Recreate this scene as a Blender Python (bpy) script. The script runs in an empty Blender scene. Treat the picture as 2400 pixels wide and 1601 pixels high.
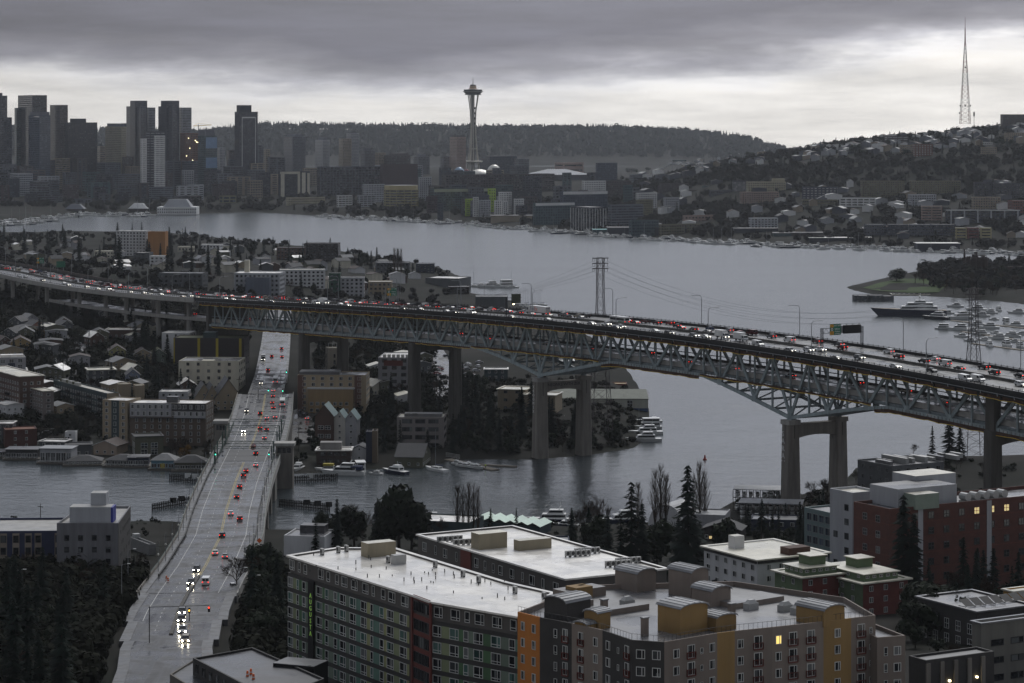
import bpy, math, random
import numpy as np
from mathutils import Vector, Matrix
sc = bpy.context.scene
# ---------------------------------------------------------------- camera, sky, sun, exposure
ZC, F, HY = 150.0, 5965.0, 282.0          # eye height above the water, focal length and horizon row for a 2400 px wide frame
cd = bpy.data.cameras.new('camera'); cam = bpy.data.objects.new('camera', cd); sc.collection.objects.link(cam)
cd.sensor_width = 36.0; cd.lens = 36.0 * F / 2400.0; cd.clip_start = 5; cd.clip_end = 60000
cd.shift_y = -(800.5 - HY) / 2400.0
cam.location = (0, 0, ZC); cam.rotation_euler = (math.radians(90), 0, 0); sc.camera = cam
SUN_EL, SUN_AZ = math.radians(42), math.radians(14)      # soft light from beyond the scene
wd = bpy.data.worlds.new('World'); sc.world = wd; wd.use_nodes = True
def build_world():
    t = wd.node_tree; N = t.nodes; L = t.links; N.clear()
    out = N.new('ShaderNodeOutputWorld'); bg = N.new('ShaderNodeBackground'); L.new(bg.outputs[0], out.inputs[0])
    bg.inputs['Strength'].default_value = 0.1
    def m(op, a, b=None, c=None):
        n = N.new('ShaderNodeMath'); n.operation = op
        for i, v in enumerate((a, b, c)):
            if v is None: continue
            if isinstance(v, (int, float)): n.inputs[i].default_value = v
            else: L.new(v, n.inputs[i])
        return n.outputs[0]
    tc = N.new('ShaderNodeTexCoord'); sx = N.new('ShaderNodeSeparateXYZ'); L.new(tc.outputs['Generated'], sx.inputs[0])
    X, Y, Z = sx.outputs
    hyp = m('SQRT', m('ADD', m('MULTIPLY', X, X), m('MULTIPLY', Y, Y)))
    e = m('DIVIDE', Z, m('MAXIMUM', hyp, 0.02)); a = m('ARCTAN2', X, Y)
    def noise(ka, ke, scale, det, off, rough=.55):
        cx = N.new('ShaderNodeCombineXYZ'); L.new(m('MULTIPLY', a, ka), cx.inputs[0]); L.new(m('MULTIPLY', e, ke), cx.inputs[1]); cx.inputs[2].default_value = off
        n = N.new('ShaderNodeTexNoise'); n.inputs['Scale'].default_value = scale; n.inputs['Detail'].default_value = det; n.inputs['Roughness'].default_value = rough
        L.new(cx.outputs[0], n.inputs['Vector']); return n.outputs['Fac']
    n1 = noise(8, 40, 1.0, 5, 3.3); n2 = noise(26, 90, 1.0, 6, 8.1, .6)
    edge = m('ADD', m('MULTIPLY_ADD', m('SINE', m('MULTIPLY', a, 6.0)), .004, .0215), m('MULTIPLY', -.007, m('COSINE', m('MULTIPLY_ADD', a, 12.0, .2))))
    s = m('SUBTRACT', e, edge)
    s = m('ADD', s, m('MULTIPLY', m('SUBTRACT', n1, .5), .030)); s = m('ADD', s, m('MULTIPLY', m('SUBTRACT', n2, .5), .014))
    # cloud deck: bright gap along the horizon, heavy dark base above it, even overcast towards the zenith
    ramp = N.new('ShaderNodeValToRGB'); cr = ramp.color_ramp
    # ramp is indexed by a squashed elevation so that the low band gets most of it
    q = m('ADD', m('MULTIPLY', m('MINIMUM', m('MAXIMUM', m('ADD', s, .03), 0.0), .12), 5.0), m('MULTIPLY', m('MINIMUM', m('MAXIMUM', m('SUBTRACT', s, .09), 0.0), 1.0), .4))
    L.new(q, ramp.inputs[0])
    stops = [(0, (9.6, 9.25, 8.75)), (.105, (9.6, 9.3, 8.9)), (.14, (9.0, 8.9, 9.0)), (.165, (5.0, 5.0, 5.5)), (.19, (2.7, 2.7, 3.2)), (.24, (1.35, 1.38, 1.85)), (.48, (1.9, 2.0, 2.6)), (.6, (4.0, 4.25, 4.9)), (1, (3.5, 3.75, 4.3))]
    while len(cr.elements) < len(stops): cr.elements.new(.5)
    for el, (p, c) in zip(cr.elements, stops): el.position = p; el.color = (*[v / 14 for v in c], 1)
    n3 = noise(11, 95, 1.0, 7, 1.7, .62)
    var = m('MULTIPLY', m('MULTIPLY_ADD', n3, 1.2, .4), m('MULTIPLY_ADD', m('SINE', m('MULTIPLY_ADD', a, 6.0, .2)), .12, .92))
    # the overcast is brighter around the hidden sun
    sd = N.new('ShaderNodeVectorMath'); sd.operation = 'DOT_PRODUCT'; L.new(tc.outputs['Generated'], sd.inputs[0]); sd.inputs[1].default_value = (math.sin(SUN_AZ) * math.cos(SUN_EL), math.cos(SUN_AZ) * math.cos(SUN_EL), math.sin(SUN_EL))
    glow = m('MULTIPLY_ADD', m('POWER', m('MULTIPLY_ADD', sd.outputs['Value'], .5, .5), 3.0), 1.25, .6)
    var = m('MULTIPLY', var, m('ADD', m('MULTIPLY', glow, m('MINIMUM', m('MAXIMUM', m('MULTIPLY_ADD', e, 14.0, -.7), 0.0), 1.0)), m('SUBTRACT', 1.0, m('MINIMUM', m('MAXIMUM', m('MULTIPLY_ADD', e, 14.0, -.7), 0.0), 1.0))))
    mul = N.new('ShaderNodeVectorMath'); mul.operation = 'SCALE'; L.new(ramp.outputs[0], mul.inputs[0]); L.new(m('MULTIPLY', var, 14.0), mul.inputs['Scale'])
    sky = N.new('ShaderNodeTexSky'); sky.sky_type = 'NISHITA'; sky.sun_disc = False
    sky.sun_elevation = SUN_EL; sky.sun_rotation = SUN_AZ; sky.altitude = 150; sky.air_density = 1.0; sky.dust_density = 3.0
    hsv = N.new('ShaderNodeHueSaturation'); hsv.inputs['Saturation'].default_value = .35; hsv.inputs['Value'].default_value = 1.0; L.new(sky.outputs[0], hsv.inputs['Color'])
    mix = N.new('ShaderNodeMix'); mix.data_type = 'RGBA'; mix.inputs['Factor'].default_value = .9       # thick overcast lets a little of the clear sky through
    L.new(hsv.outputs[0], mix.inputs['A']); L.new(mul.outputs[0], mix.inputs['B'])
    L.new(mix.outputs['Result'], bg.inputs['Color'])
build_world()
sl = bpy.data.lights.new('sun', 'SUN'); sl.energy = 1.5; sl.angle = math.radians(30); sl.color = (1.0, .985, .96)
so = bpy.data.objects.new('sun', sl); sc.collection.objects.link(so)
so.rotation_euler = Vector((-math.sin(SUN_AZ) * math.cos(SUN_EL), -math.cos(SUN_AZ) * math.cos(SUN_EL), -math.sin(SUN_EL))).to_track_quat('-Z', 'Y').to_euler()
vs = sc.view_settings; vs.view_transform = 'Standard'; vs.look = 'None'; vs.exposure = 0.0; vs.gamma = 1.0; vs.use_curve_mapping = False
sc.cycles.use_denoising = True; sc.cycles.max_bounces = 5; sc.cycles.diffuse_bounces = 2; sc.cycles.glossy_bounces = 2; sc.cycles.transmission_bounces = 2
sc.cycles.volume_bounces = 0; sc.cycles.transparent_max_bounces = 8; sc.cycles.use_adaptive_sampling = True; sc.cycles.adaptive_threshold = .015
sc.cycles.sample_clamp_indirect = 4.0; sc.cycles.use_light_tree = True; sc.cycles.caustics_reflective = False; sc.cycles.caustics_refractive = False
HAZE = 1.8e-5
R = random.Random(7)
# ---------------------------------------------------------------- helpers
COL = sc.collection; MATS = {}
def mat(key, col, rough=.75, var=.18, s=.25, metal=0.0, spec=.4, bump=0.0, emit=0.0, obj=.12, streak=False, wet=0.0):
    if key in MATS: return MATS[key]
    m = bpy.data.materials.new(key); m.use_nodes = True; t = m.node_tree; N = t.nodes; L = t.links
    b = N['Principled BSDF']; b.inputs['Roughness'].default_value = rough; b.inputs['Metallic'].default_value = metal; b.inputs['Specular IOR Level'].default_value = spec
    g = N.new('ShaderNodeNewGeometry'); mp = N.new('ShaderNodeMapping'); L.new(g.outputs['Position'], mp.inputs[0])
    mp.inputs['Scale'].default_value = (1, 1, .12) if streak else (1, 1, 1)
    n = N.new('ShaderNodeTexNoise'); n.inputs['Scale'].default_value = s; n.inputs['Detail'].default_value = 5; n.inputs['Roughness'].default_value = .65; L.new(mp.outputs[0], n.inputs['Vector'])
    oi = N.new('ShaderNodeObjectInfo')
    r = N.new('ShaderNodeMapRange'); r.inputs[1].default_value = .3; r.inputs[2].default_value = .7; r.inputs[3].default_value = 1 - var; r.inputs[4].default_value = 1 + var; L.new(n.outputs['Fac'], r.inputs[0])
    k = N.new('ShaderNodeMath'); k.operation = 'MULTIPLY_ADD'; L.new(oi.outputs['Random'], k.inputs[0]); k.inputs[1].default_value = 2 * obj; k.inputs[2].default_value = 1 - obj
    p = N.new('ShaderNodeMath'); p.operation = 'MULTIPLY'; L.new(r.outputs[0], p.inputs[0]); L.new(k.outputs[0], p.inputs[1])
    v = N.new('ShaderNodeVectorMath'); v.operation = 'SCALE'; v.inputs[0].default_value = col; L.new(p.outputs[0], v.inputs['Scale']); L.new(v.outputs[0], b.inputs['Base Color'])
    if wet:      # rain-wet surface: patches of standing water are smoother
        w = N.new('ShaderNodeMapRange'); w.inputs[1].default_value = .42; w.inputs[2].default_value = .6; w.inputs[3].default_value = wet; w.inputs[4].default_value = rough
        n2 = N.new('ShaderNodeTexNoise'); n2.inputs['Scale'].default_value = s * .35; n2.inputs['Detail'].default_value = 4; L.new(g.outputs['Position'], n2.inputs['Vector'])
        L.new(n2.outputs['Fac'], w.inputs[0]); L.new(w.outputs[0], b.inputs['Roughness'])
    if bump:
        bp = N.new('ShaderNodeBump'); bp.inputs['Strength'].default_value = bump; bp.inputs['Distance'].default_value = .1; L.new(n.outputs['Fac'], bp.inputs['Height']); L.new(bp.outputs[0], b.inputs['Normal'])
    if emit: b.inputs['Emission Color'].default_value = (*col, 1); b.inputs['Emission Strength'].default_value = emit; m.cycles.emission_sampling = 'FRONT' if emit > 20 else 'NONE'
    MATS[key] = m; return m
def glassmat(key, col=(.012, .014, .018), light=(.16, .17, .17), share=.3, rough=.12):
    """dark window glass; some panes (by object) show pale blinds behind"""
    if key in MATS: return MATS[key]
    m = bpy.data.materials.new(key); m.use_nodes = True; t = m.node_tree; N = t.nodes; L = t.links; b = N['Principled BSDF']
    b.inputs['Roughness'].default_value = rough; b.inputs['Specular IOR Level'].default_value = .6
    oi = N.new('ShaderNodeObjectInfo'); g = N.new('ShaderNodeNewGeometry'); n = N.new('ShaderNodeTexWhiteNoise'); n.noise_dimensions = '3D'
    sn = N.new('ShaderNodeVectorMath'); sn.operation = 'SNAP'; sn.inputs[1].default_value = (2.9, 2.9, 2.9); L.new(g.outputs['Position'], sn.inputs[0])
    ad = N.new('ShaderNodeVectorMath'); L.new(sn.outputs[0], ad.inputs[0]); L.new(oi.outputs['Random'], ad.inputs[1]); L.new(ad.outputs[0], n.inputs['Vector'])
    r = N.new('ShaderNodeMapRange'); r.inputs[1].default_value = 1 - share; r.inputs[2].default_value = 1.0; L.new(n.outputs['Value'], r.inputs[0])
    x = N.new('ShaderNodeMix'); x.data_type = 'RGBA'; x.inputs['A'].default_value = (*col, 1); x.inputs['B'].default_value = (*light, 1); L.new(r.outputs[0], x.inputs['Factor']); L.new(x.outputs['Result'], b.inputs['Base Color'])
    MATS[key] = m; return m
class MB:
    """collects faces and links them as one mesh object"""
    def __init__(s): s.v = []; s.f = []; s.m = []; s.ms = []
    def mi(s, m):
        if m not in s.ms: s.ms.append(m)
        return s.ms.index(m)
    def face(s, pts, m):
        i = len(s.v); s.v += [tuple(p) for p in pts]; s.f.append(tuple(range(i, i + len(pts)))); s.m.append(s.mi(m))
    def box(s, x0, x1, y0, y1, z0, z1, m, top=None, bottom=True):
        i = len(s.v); s.v += [(x0, y0, z0), (x1, y0, z0), (x1, y1, z0), (x0, y1, z0), (x0, y0, z1), (x1, y0, z1), (x1, y1, z1), (x0, y1, z1)]
        k = s.mi(m); kt = s.mi(top) if top else k
        for q in ((0, 1, 5, 4), (1, 2, 6, 5), (2, 3, 7, 6), (3, 0, 4, 7)): s.f.append(tuple(i + j for j in q)); s.m.append(k)
        s.f.append((i + 4, i + 5, i + 6, i + 7)); s.m.append(kt)
        if bottom: s.f.append((i + 3, i + 2, i + 1, i)); s.m.append(k)
    def prism(s, poly, z0, z1, m, top=None, taper=None):
        """vertical prism on a counter-clockwise polygon; taper scales the top about the polygon's centre"""
        n = len(poly); i = len(s.v); cx = sum(p[0] for p in poly) / n; cy = sum(p[1] for p in poly) / n; tp = taper or 1
        s.v += [(p[0], p[1], z0) for p in poly] + [(cx + (p[0] - cx) * tp, cy + (p[1] - cy) * tp, z1) for p in poly]
        for j in range(n): s.f.append((i + j, i + (j + 1) % n, i + n + (j + 1) % n, i + n + j)); s.m.append(s.mi(m))
        s.f.append(tuple(i + n + j for j in range(n))); s.m.append(s.mi(top or m))
    def bar(s, p, q, r, m, n=4, r2=None):
        p = Vector(p); q = Vector(q); d = q - p
        if d.length < 1e-6: return
        d.normalize(); u = d.cross(Vector((0, 0, 1)) if abs(d.z) < .95 else Vector((1, 0, 0))).normalized(); w = d.cross(u); i = len(s.v); r2 = r if r2 is None else r2
        for c, rr in ((p, r), (q, r2)):
            for k in range(n):
                a = 2 * math.pi * (k + .5) / n; s.v.append(tuple(c + (u * math.cos(a) + w * math.sin(a)) * rr))
        km = s.mi(m)
        for k in range(n): s.f.append((i + k, i + (k + 1) % n, i + n + (k + 1) % n, i + n + k)); s.m.append(km)
        s.f.append(tuple(i + k for k in reversed(range(n)))); s.m.append(km); s.f.append(tuple(i + n + k for k in range(n))); s.m.append(km)
    def lathe(s, prof, n, m, c=(0, 0)):
        i = len(s.v)
        for r, z in prof:
            for k in range(n): a = 2 * math.pi * k / n; s.v.append((c[0] + r * math.cos(a), c[1] + r * math.sin(a), z))
        for j in range(len(prof) - 1):
            for k in range(n): s.f.append((i + j * n + k, i + j * n + (k + 1) % n, i + (j + 1) * n + (k + 1) % n, i + (j + 1) * n + k)); s.m.append(s.mi(m))
        s.f.append(tuple(i + (len(prof) - 1) * n + k for k in range(n))); s.m.append(s.mi(m))
    def sweep(s, path, prof, m, closed=True, top=None):
        """profile [(offset to the right, height)] carried along a path of points"""
        n = len(prof); i = len(s.v); P = [Vector(p) for p in path]
        for j, p in enumerate(P):
            d = (P[min(j + 1, len(P) - 1)] - P[max(j - 1, 0)]); d.z = 0; d.normalize(); rt = Vector((d.y, -d.x, 0))
            for o, h in prof: s.v.append((p.x + rt.x * o, p.y + rt.y * o, p.z + h))
        km = s.mi(m)
        for j in range(len(P) - 1):
            for k in range(n if closed else n - 1):
                a, b = i + j * n + k, i + j * n + (k + 1) % n
                s.f.append((a, a + n, b + n, b)); s.m.append(km)
        if closed:
            s.f.append(tuple(i + k for k in range(n))); s.m.append(km); s.f.append(tuple(i + (len(P) - 1) * n + k for k in reversed(range(n)))); s.m.append(km)
    def mesh(s, name):
        me = bpy.data.meshes.new(name); me.from_pydata(s.v, [], s.f)
        for m in s.ms: me.materials.append(m)
        me.polygons.foreach_set('material_index', s.m); me.update(); return me
    def build(s, name, parent=None, loc=(0, 0, 0), rz=0.0, kind=None): return link(name, s.mesh(name), parent, loc, rz, kind)
def link(name, me, parent=None, loc=(0, 0, 0), rz=0.0, kind=None):
    o = bpy.data.objects.new(name, me); COL.objects.link(o); o.location = loc
    if rz: o.rotation_euler = (0, 0, rz)
    if parent is not None: o.parent = parent
    if kind: o['kind'] = kind
    return o
RANK = {}
def tag(o, label, cat, group=None, phrase=None):
    o['category'] = cat; o['label'] = label
    if group: o['group'] = group
    if phrase is not None: RANK.setdefault((label, phrase), []).append(o)
    return o
def thing(name, label, cat, loc=(0, 0, 0), rz=0.0, group=None, phrase=None):
    return tag(link(name, None, None, loc, rz), label, cat, group, phrase)
ORD = 'first second third fourth fifth sixth seventh eighth ninth tenth eleventh twelfth thirteenth fourteenth fifteenth sixteenth seventeenth eighteenth nineteenth'.split()
def ordinal(n):
    if n < 20: return ORD[n - 1]
    t = 'twenty thirty forty fifty sixty seventy eighty ninety'.split(); h = ''
    if n >= 100: h = ('', 'hundred ', 'two-hundred ', 'three-hundred ')[n // 100]; n %= 100
    if n == 0: return h.strip() + 'th'
    if n < 20: return h + ORD[n - 1]
    a, b = divmod(n, 10); return h + (t[a - 2][:-1] + 'ieth' if b == 0 else t[a - 2] + '-' + ORD[b - 1])
def finish_labels():
    for (label, phrase), os in RANK.items():
        if len(os) == 1: os[0]['label'] = (label + ' ' + phrase).strip(); continue
        os.sort(key=lambda o: o.location.x / max(o.location.y, 1))
        for i, o in enumerate(os): o['label'] = f"{label} {phrase}, {'leftmost' if i == 0 else 'rightmost' if i == len(os) - 1 else ordinal(i + 1) + ' from the left'}"
def G(px, py, z=0.0):
    """the point at height z that the camera sees at a pixel of the 2400 px frame"""
    Y = F * (ZC - z) / (py - HY); return Vector(((px - 1200) / F * Y, Y, z))
def D(px, py, Y): return Vector(((px - 1200) / F * Y, Y, ZC - (py - HY) / F * Y))
def PXY(p): return 1200 + F * p[0] / p[1], HY + F * (ZC - p[2]) / p[1]
GR = math.radians(-60)                                    # the street grid: local x runs north (towards the eye), local y west
U = Vector((math.cos(GR), math.sin(GR), 0)); V = Vector((-math.sin(GR), math.cos(GR), 0))
# ---------------------------------------------------------------- terrain, water
LAKE_PX = [(-600, 1235), (-200, 1225), (0, 1222), (300, 1225), (400, 1225), (600, 1240), (680, 1250), (760, 1245), (850, 1235), (1000, 1222), (1250, 1228), (1350, 1240), (1480, 1232), (1640, 1220), (1720, 1175), (1800, 1165), (1880, 1160), (1980, 1130), (2010, 1095), (2150, 1075), (2400, 1068), (2600, 1060),
    (2900, 900), (2560, 800), (2480, 740), (2400, 712), (2280, 700), (2150, 692), (2050, 690), (2000, 680), (1985, 672), (2060, 655), (2130, 640), (2230, 622), (2400, 612), (2700, 606),
    (2700, 600), (2400, 594), (2006, 581), (1710, 570), (1540, 558), (1370, 547), (1200, 534), (1110, 524), (940, 515), (770, 507), (600, 497), (470, 500), (400, 502), (330, 504), (200, 503), (140, 508), (90, 518), (0, 522), (-300, 530),
    (-300, 560), (0, 552), (200, 550), (400, 552), (500, 560), (640, 575), (800, 590), (900, 605), (1020, 625), (1080, 650), (1085, 690), (1200, 705), (1290, 740), (1400, 800), (1470, 870), (1500, 915), (1518, 960), (1520, 1000), (1505, 1035), (1483, 1050), (1406, 1063), (1253, 1078), (1100, 1077), (1060, 1080), (1000, 1092), (760, 1108), (650, 1112), (470, 1110), (400, 1100), (300, 1090), (100, 1080), (0, 1075), (-200, 1070), (-600, 1055)]
LAKE = np.array([[G(a, b).x, G(a, b).y] for a, b in LAKE_PX])
def lake_sd(X, Y):
    """distance to the shoreline, negative over water"""
    X = np.asarray(X, float); Y = np.asarray(Y, float); d = np.full(X.shape, 1e12); ins = np.zeros(X.shape, bool); n = len(LAKE)
    for i in range(n):
        ax, ay = LAKE[i]; bx, by = LAKE[(i + 1) % n]; ex, ey = bx - ax, by - ay
        t = np.clip(((X - ax) * ex + (Y - ay) * ey) / (ex * ex + ey * ey), 0, 1)
        d = np.minimum(d, (X - ax - t * ex) ** 2 + (Y - ay - t * ey) ** 2)
        c = ((ay > Y) != (by > Y)) & (X < (bx - ax) * (Y - ay) / (by - ay + 1e-12) + ax); ins ^= c
    return np.where(ins, -1, 1) * np.sqrt(d)
def ramp(x, a, b):
    t = np.clip((x - a) / (b - a), 0, 1); return t * t * (3 - 2 * t)
def ground(X, Y, rough=True):
    X = np.asarray(X, float); Y = np.asarray(Y, float); s = lake_sd(X, Y); px = 1200 + F * X / np.maximum(Y, 1)
    north = np.interp(Y, [0, 300, 450, 520, 600, 700, 800, 880, 960], [60, 50, 43, 36, 28, 20, 13, 6, 0])
    east = ramp(-X, 40, 290) * ramp(Y, 1120, 1620) * (17 + 5 * ramp(Y, 1720, 1980)) + ramp(Y, 1130, 1450) * 6
    east = east * (1 - .82 * ramp(Y, 1900, 2750))
    city = np.interp(Y, [3400, 4300, 5200, 6000, 6600, 8000], [0, 12, 38, 32, 14, 7])
    ys = np.interp(px, [1100, 1200, 1540, 1700, 2000, 2400, 2900], [3700, 3550, 3240, 3110, 2990, 2868, 2750])
    zc = np.interp(px, [1250, 1400, 1480, 1580, 1700, 1850, 2000, 2200, 2400, 2700], [38, 40, 44, 56, 74, 92, 110, 124, 137, 141])
    w = np.clip((Y - ys) / (4350 - ys), 0, 1.0)
    prof = np.interp(w, [0, .1, .3, .45, .62, .85, 1], [0, .06, .26, .36, .66, .92, 1])
    qa = zc * prof * (1 - ramp(Y, 4600, 6000) * .8)
    far = np.where(px < 1330, city, np.where(px > 1560, qa, city + (qa - city) * (px - 1330) / 230))
    bay = ramp(Y, 7900, 8200); far = far * (1 - bay) - 8 * bay
    zr = np.interp(px, [-1500, 0, 330, 470, 600, 800, 1000, 1200, 1450, 1600, 1720, 1800, 1860, 2000, 4000], [90, 108, 96, 92, 118, 116, 112, 108, 108, 96, 76, 46, 10, -8, -8])
    hill = np.where(Y > 8300, -8 + (zr + 8) * np.interp(Y, [8300, 8600, 9700, 11600], [0, .25, 1, .92]), -8)
    far = np.where(Y > 8250, hill, far)
    h = np.where(Y < 1000, north, np.where(Y < 3500, np.where((px < 1500) & (Y < 3500), east, 1.5), 0))
    h = np.where((Y > 2700) & (s > 0) & (lake_far(X, Y)), far, h)
    ubx = np.interp(Y, [500, 560, 601, 660, 700, 830, 1000, 1095, 1270, 1563, 1800], [-70, -76, -81, -86.5, -89, -95, -107, -111, -122, -146, -165]); ubz = np.interp(Y, [500, 560, 601, 660, 700, 760, 830, 890, 968, 1270, 1362, 1563, 1800], [34, 30, 27, 22.5, 20, 17, 14.5, 13.5, 13, 13.3, 13.5, 14.4, 17])
    rd = np.abs(X - ubx); road = ramp(rd, 26, 60) if True else 0; lim = ubz - 2.8 + 14 * road + 60 * ramp(rd, 50, 90)
    h = np.where(Y < 1850, np.minimum(h, lim), h)
    cap = s * .16
    z = np.where(Y < 6500, np.minimum(h, np.where(Y < 1000, s * .2, cap)) + np.minimum(s * .04, 1.4), h)
    if rough: z = z + np.where(s > 8, .35 * np.sin(X * .071 + 1.3) * np.sin(Y * .053), 0)
    return np.where(s < 0, np.maximum(s * .08, -4), np.where(Y > 6500, z, np.maximum(z, np.minimum(s * .1, .25))))
def lake_far(X, Y):
    px = 1200 + F * X / np.maximum(Y, 1); yy = np.interp(px, [-400, 0, 330, 600, 940, 1200, 1540, 2000, 2400, 2900], [3500, 3650, 3900, 4080, 3700, 3450, 3150, 2920, 2800, 2700])
    return Y > yy
_GS = np.linspace(-.36, .36, 641); _GY = np.exp(np.linspace(math.log(230), math.log(12300), 1200)); _A, _B = np.meshgrid(_GS, _GY); _GZ = ground(_A * _B, _B, False)
def gz(x, y):
    """terrain height, looked up in a fine grid"""
    i = min(max((math.log(max(y, 231)) - math.log(230)) / (math.log(12300) - math.log(230)) * 1199, 0), 1198.999); j = min(max((x / max(y, 1) + .36) / .72 * 640, 0), 639.999); a, b = int(i), int(j); f, g = i - a, j - b
    return float((_GZ[a, b] * (1 - g) + _GZ[a, b + 1] * g) * (1 - f) + (_GZ[a + 1, b] * (1 - g) + _GZ[a + 1, b + 1] * g) * f)
M_SOIL = mat('soil', (.022, .022, .018), .95, .45, .05, bump=.4, spec=.08)
def terrain_mat():
    m = MATS['soil']; N = m.node_tree.nodes; L = m.node_tree.links; b = N['Principled BSDF']
    g = N.new('ShaderNodeNewGeometry'); n = N.new('ShaderNodeTexNoise'); n.inputs['Scale'].default_value = .02; n.inputs['Detail'].default_value = 8; L.new(g.outputs['Position'], n.inputs['Vector'])
    r = N.new('ShaderNodeValToRGB'); L.new(n.outputs['Fac'], r.inputs[0]); e = r.color_ramp.elements
    e[0].position = .35; e[0].color = (.008, .01, .006, 1); e[1].position = .7; e[1].color = (.026, .024, .021, 1); k = e.new(.52); k.color = (.014, .014, .011, 1)
    L.new(r.outputs[0], b.inputs['Base Color'])
terrain_mat()
def build_terrain():
    ys = [240.0]
    while ys[-1] < 12200: ys.append(ys[-1] * (1.006 if ys[-1] < 1900 else 1.0085))
    ys = np.array(ys); ss = np.linspace(-.34, .34, 301); A, B_ = np.meshgrid(ss, ys); X = A * B_; Z = ground(X, B_)
    nv, nc = len(ys), len(ss); v = np.stack([X, B_, Z], -1).reshape(-1, 3)
    i = (np.arange(nv - 1)[:, None] * nc + np.arange(nc - 1)[None]).reshape(-1); f = np.stack([i, i + 1, i + nc + 1, i + nc], -1)
    me = bpy.data.meshes.new('ground'); me.from_pydata(v.tolist(), [], f.tolist()); me.materials.append(M_SOIL)
    me.polygons.foreach_set('use_smooth', [True] * len(f)); me.update(); o = link('ground', me, kind='structure'); return o
build_terrain()
def water_mat():
    m = bpy.data.materials.new('water'); m.use_nodes = True; N = m.node_tree.nodes; L = m.node_tree.links; b = N['Principled BSDF']
    b.inputs['Base Color'].default_value = (.03, .04, .046, 1); b.inputs['Roughness'].default_value = .2; b.inputs['IOR'].default_value = 1.333
    g = N.new('ShaderNodeNewGeometry'); hs = []
    for sc_, st, w, rot in ((.55, .5, 1.0, .5), (.16, .6, 1.9, .2), (.02, .3, 2.2, .9)):
        mp = N.new('ShaderNodeMapping'); mp.inputs['Scale'].default_value = (st, 1, 1); mp.inputs['Rotation'].default_value = (0, 0, rot); L.new(g.outputs['Position'], mp.inputs[0])
        n = N.new('ShaderNodeTexNoise'); n.inputs['Scale'].default_value = sc_; n.inputs['Detail'].default_value = 3; L.new(mp.outputs[0], n.inputs['Vector'])
        k = N.new('ShaderNodeMath'); k.operation = 'MULTIPLY'; k.inputs[1].default_value = w; L.new(n.outputs['Fac'], k.inputs[0]); hs.append(k.outputs[0])
    s1 = N.new('ShaderNodeMath'); L.new(hs[0], s1.inputs[0]); L.new(hs[1], s1.inputs[1]); s2 = N.new('ShaderNodeMath'); L.new(s1.outputs[0], s2.inputs[0]); L.new(hs[2], s2.inputs[1])
    # wind patches: calmer and rougher areas
    n = N.new('ShaderNodeTexNoise'); n.inputs['Scale'].default_value = .006; n.inputs['Detail'].default_value = 3
    mp = N.new('ShaderNodeMapping'); mp.inputs['Scale'].default_value = (.5, 1.6, 1); L.new(g.outputs['Position'], mp.inputs[0]); L.new(mp.outputs[0], n.inputs['Vector'])
    r = N.new('ShaderNodeMapRange'); r.inputs[1].default_value = .35; r.inputs[2].default_value = .65; r.inputs[3].default_value = .3; r.inputs[4].default_value = .62; L.new(n.outputs['Fac'], r.inputs[0])
    bp = N.new('ShaderNodeBump'); bp.inputs['Distance'].default_value = .5; L.new(r.outputs[0], bp.inputs['Strength']); L.new(s2.outputs[0], bp.inputs['Height']); L.new(bp.outputs[0], b.inputs['Normal'])
    MATS['water'] = m; return m
M_WATER = water_mat()
mb = MB(); mb.face([(-4300, 700, 0), (4300, 700, 0), (4300, 12400, 0), (-4300, 12400, 0)], M_WATER); mb.build('lake_water', kind='structure')
# ---------------------------------------------------------------- the high steel bridge with its two decks
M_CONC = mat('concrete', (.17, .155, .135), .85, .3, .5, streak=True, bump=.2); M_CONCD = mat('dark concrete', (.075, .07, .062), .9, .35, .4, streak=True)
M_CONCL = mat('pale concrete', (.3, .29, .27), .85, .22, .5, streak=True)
M_STEEL = mat('green-grey steel', (.27, .32, .33), .6, .3, .6, streak=True, spec=.3); M_STEELD = mat('steel with painted shade', (.16, .19, .2), .65, .3, .6)  # darker copy for far and under-deck members, shade put into the colour
M_ROAD = mat('wet asphalt', (.03, .03, .032), .52, .45, .3, spec=.3, wet=.2, bump=.12)
def wheel_tracks(m, rot):
    """long worn tracks and damp streaks along the driving direction"""
    N = m.node_tree.nodes; L = m.node_tree.links; b = N['Principled BSDF']; g = N.new('ShaderNodeNewGeometry'); r0 = N.new('ShaderNodeMapping'); r0.inputs['Rotation'].default_value = (0, 0, rot); L.new(g.outputs['Position'], r0.inputs[0]); mp = N.new('ShaderNodeMapping'); mp.inputs['Scale'].default_value = (.55, .012, .2); L.new(r0.outputs[0], mp.inputs[0])
    n = N.new('ShaderNodeTexNoise'); n.inputs['Scale'].default_value = 1; n.inputs['Detail'].default_value = 3; L.new(mp.outputs[0], n.inputs['Vector'])
    for sock, lo, hi in (('Base Color', .45, 1.6), ('Roughness', .75, 1.3)):
        r = N.new('ShaderNodeMapRange'); r.inputs[1].default_value = .38; r.inputs[2].default_value = .62; r.inputs[3].default_value = lo; r.inputs[4].default_value = hi; L.new(n.outputs['Fac'], r.inputs[0]); v = N.new('ShaderNodeVectorMath'); v.operation = 'SCALE'; L.new(b.inputs[sock].links[0].from_socket, v.inputs[0]); L.new(r.outputs[0], v.inputs['Scale']); L.new(v.outputs[0], b.inputs[sock])
M_AVE = mat('wet avenue asphalt', (.03, .03, .032), .52, .45, .3, spec=.3, wet=.2, bump=.12); M_DARK = mat('dark steel', (.016, .016, .017), .6, .3, .8, spec=.2)
M_BLACK = mat('black', (.008, .008, .009), .6, .2, .5, spec=.2); M_WHITE = mat('white paint', (.62, .62, .6), .5, .12, .6); M_LINE = mat('road paint', (.42, .42, .4), .6, .3, 1.2)
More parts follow.
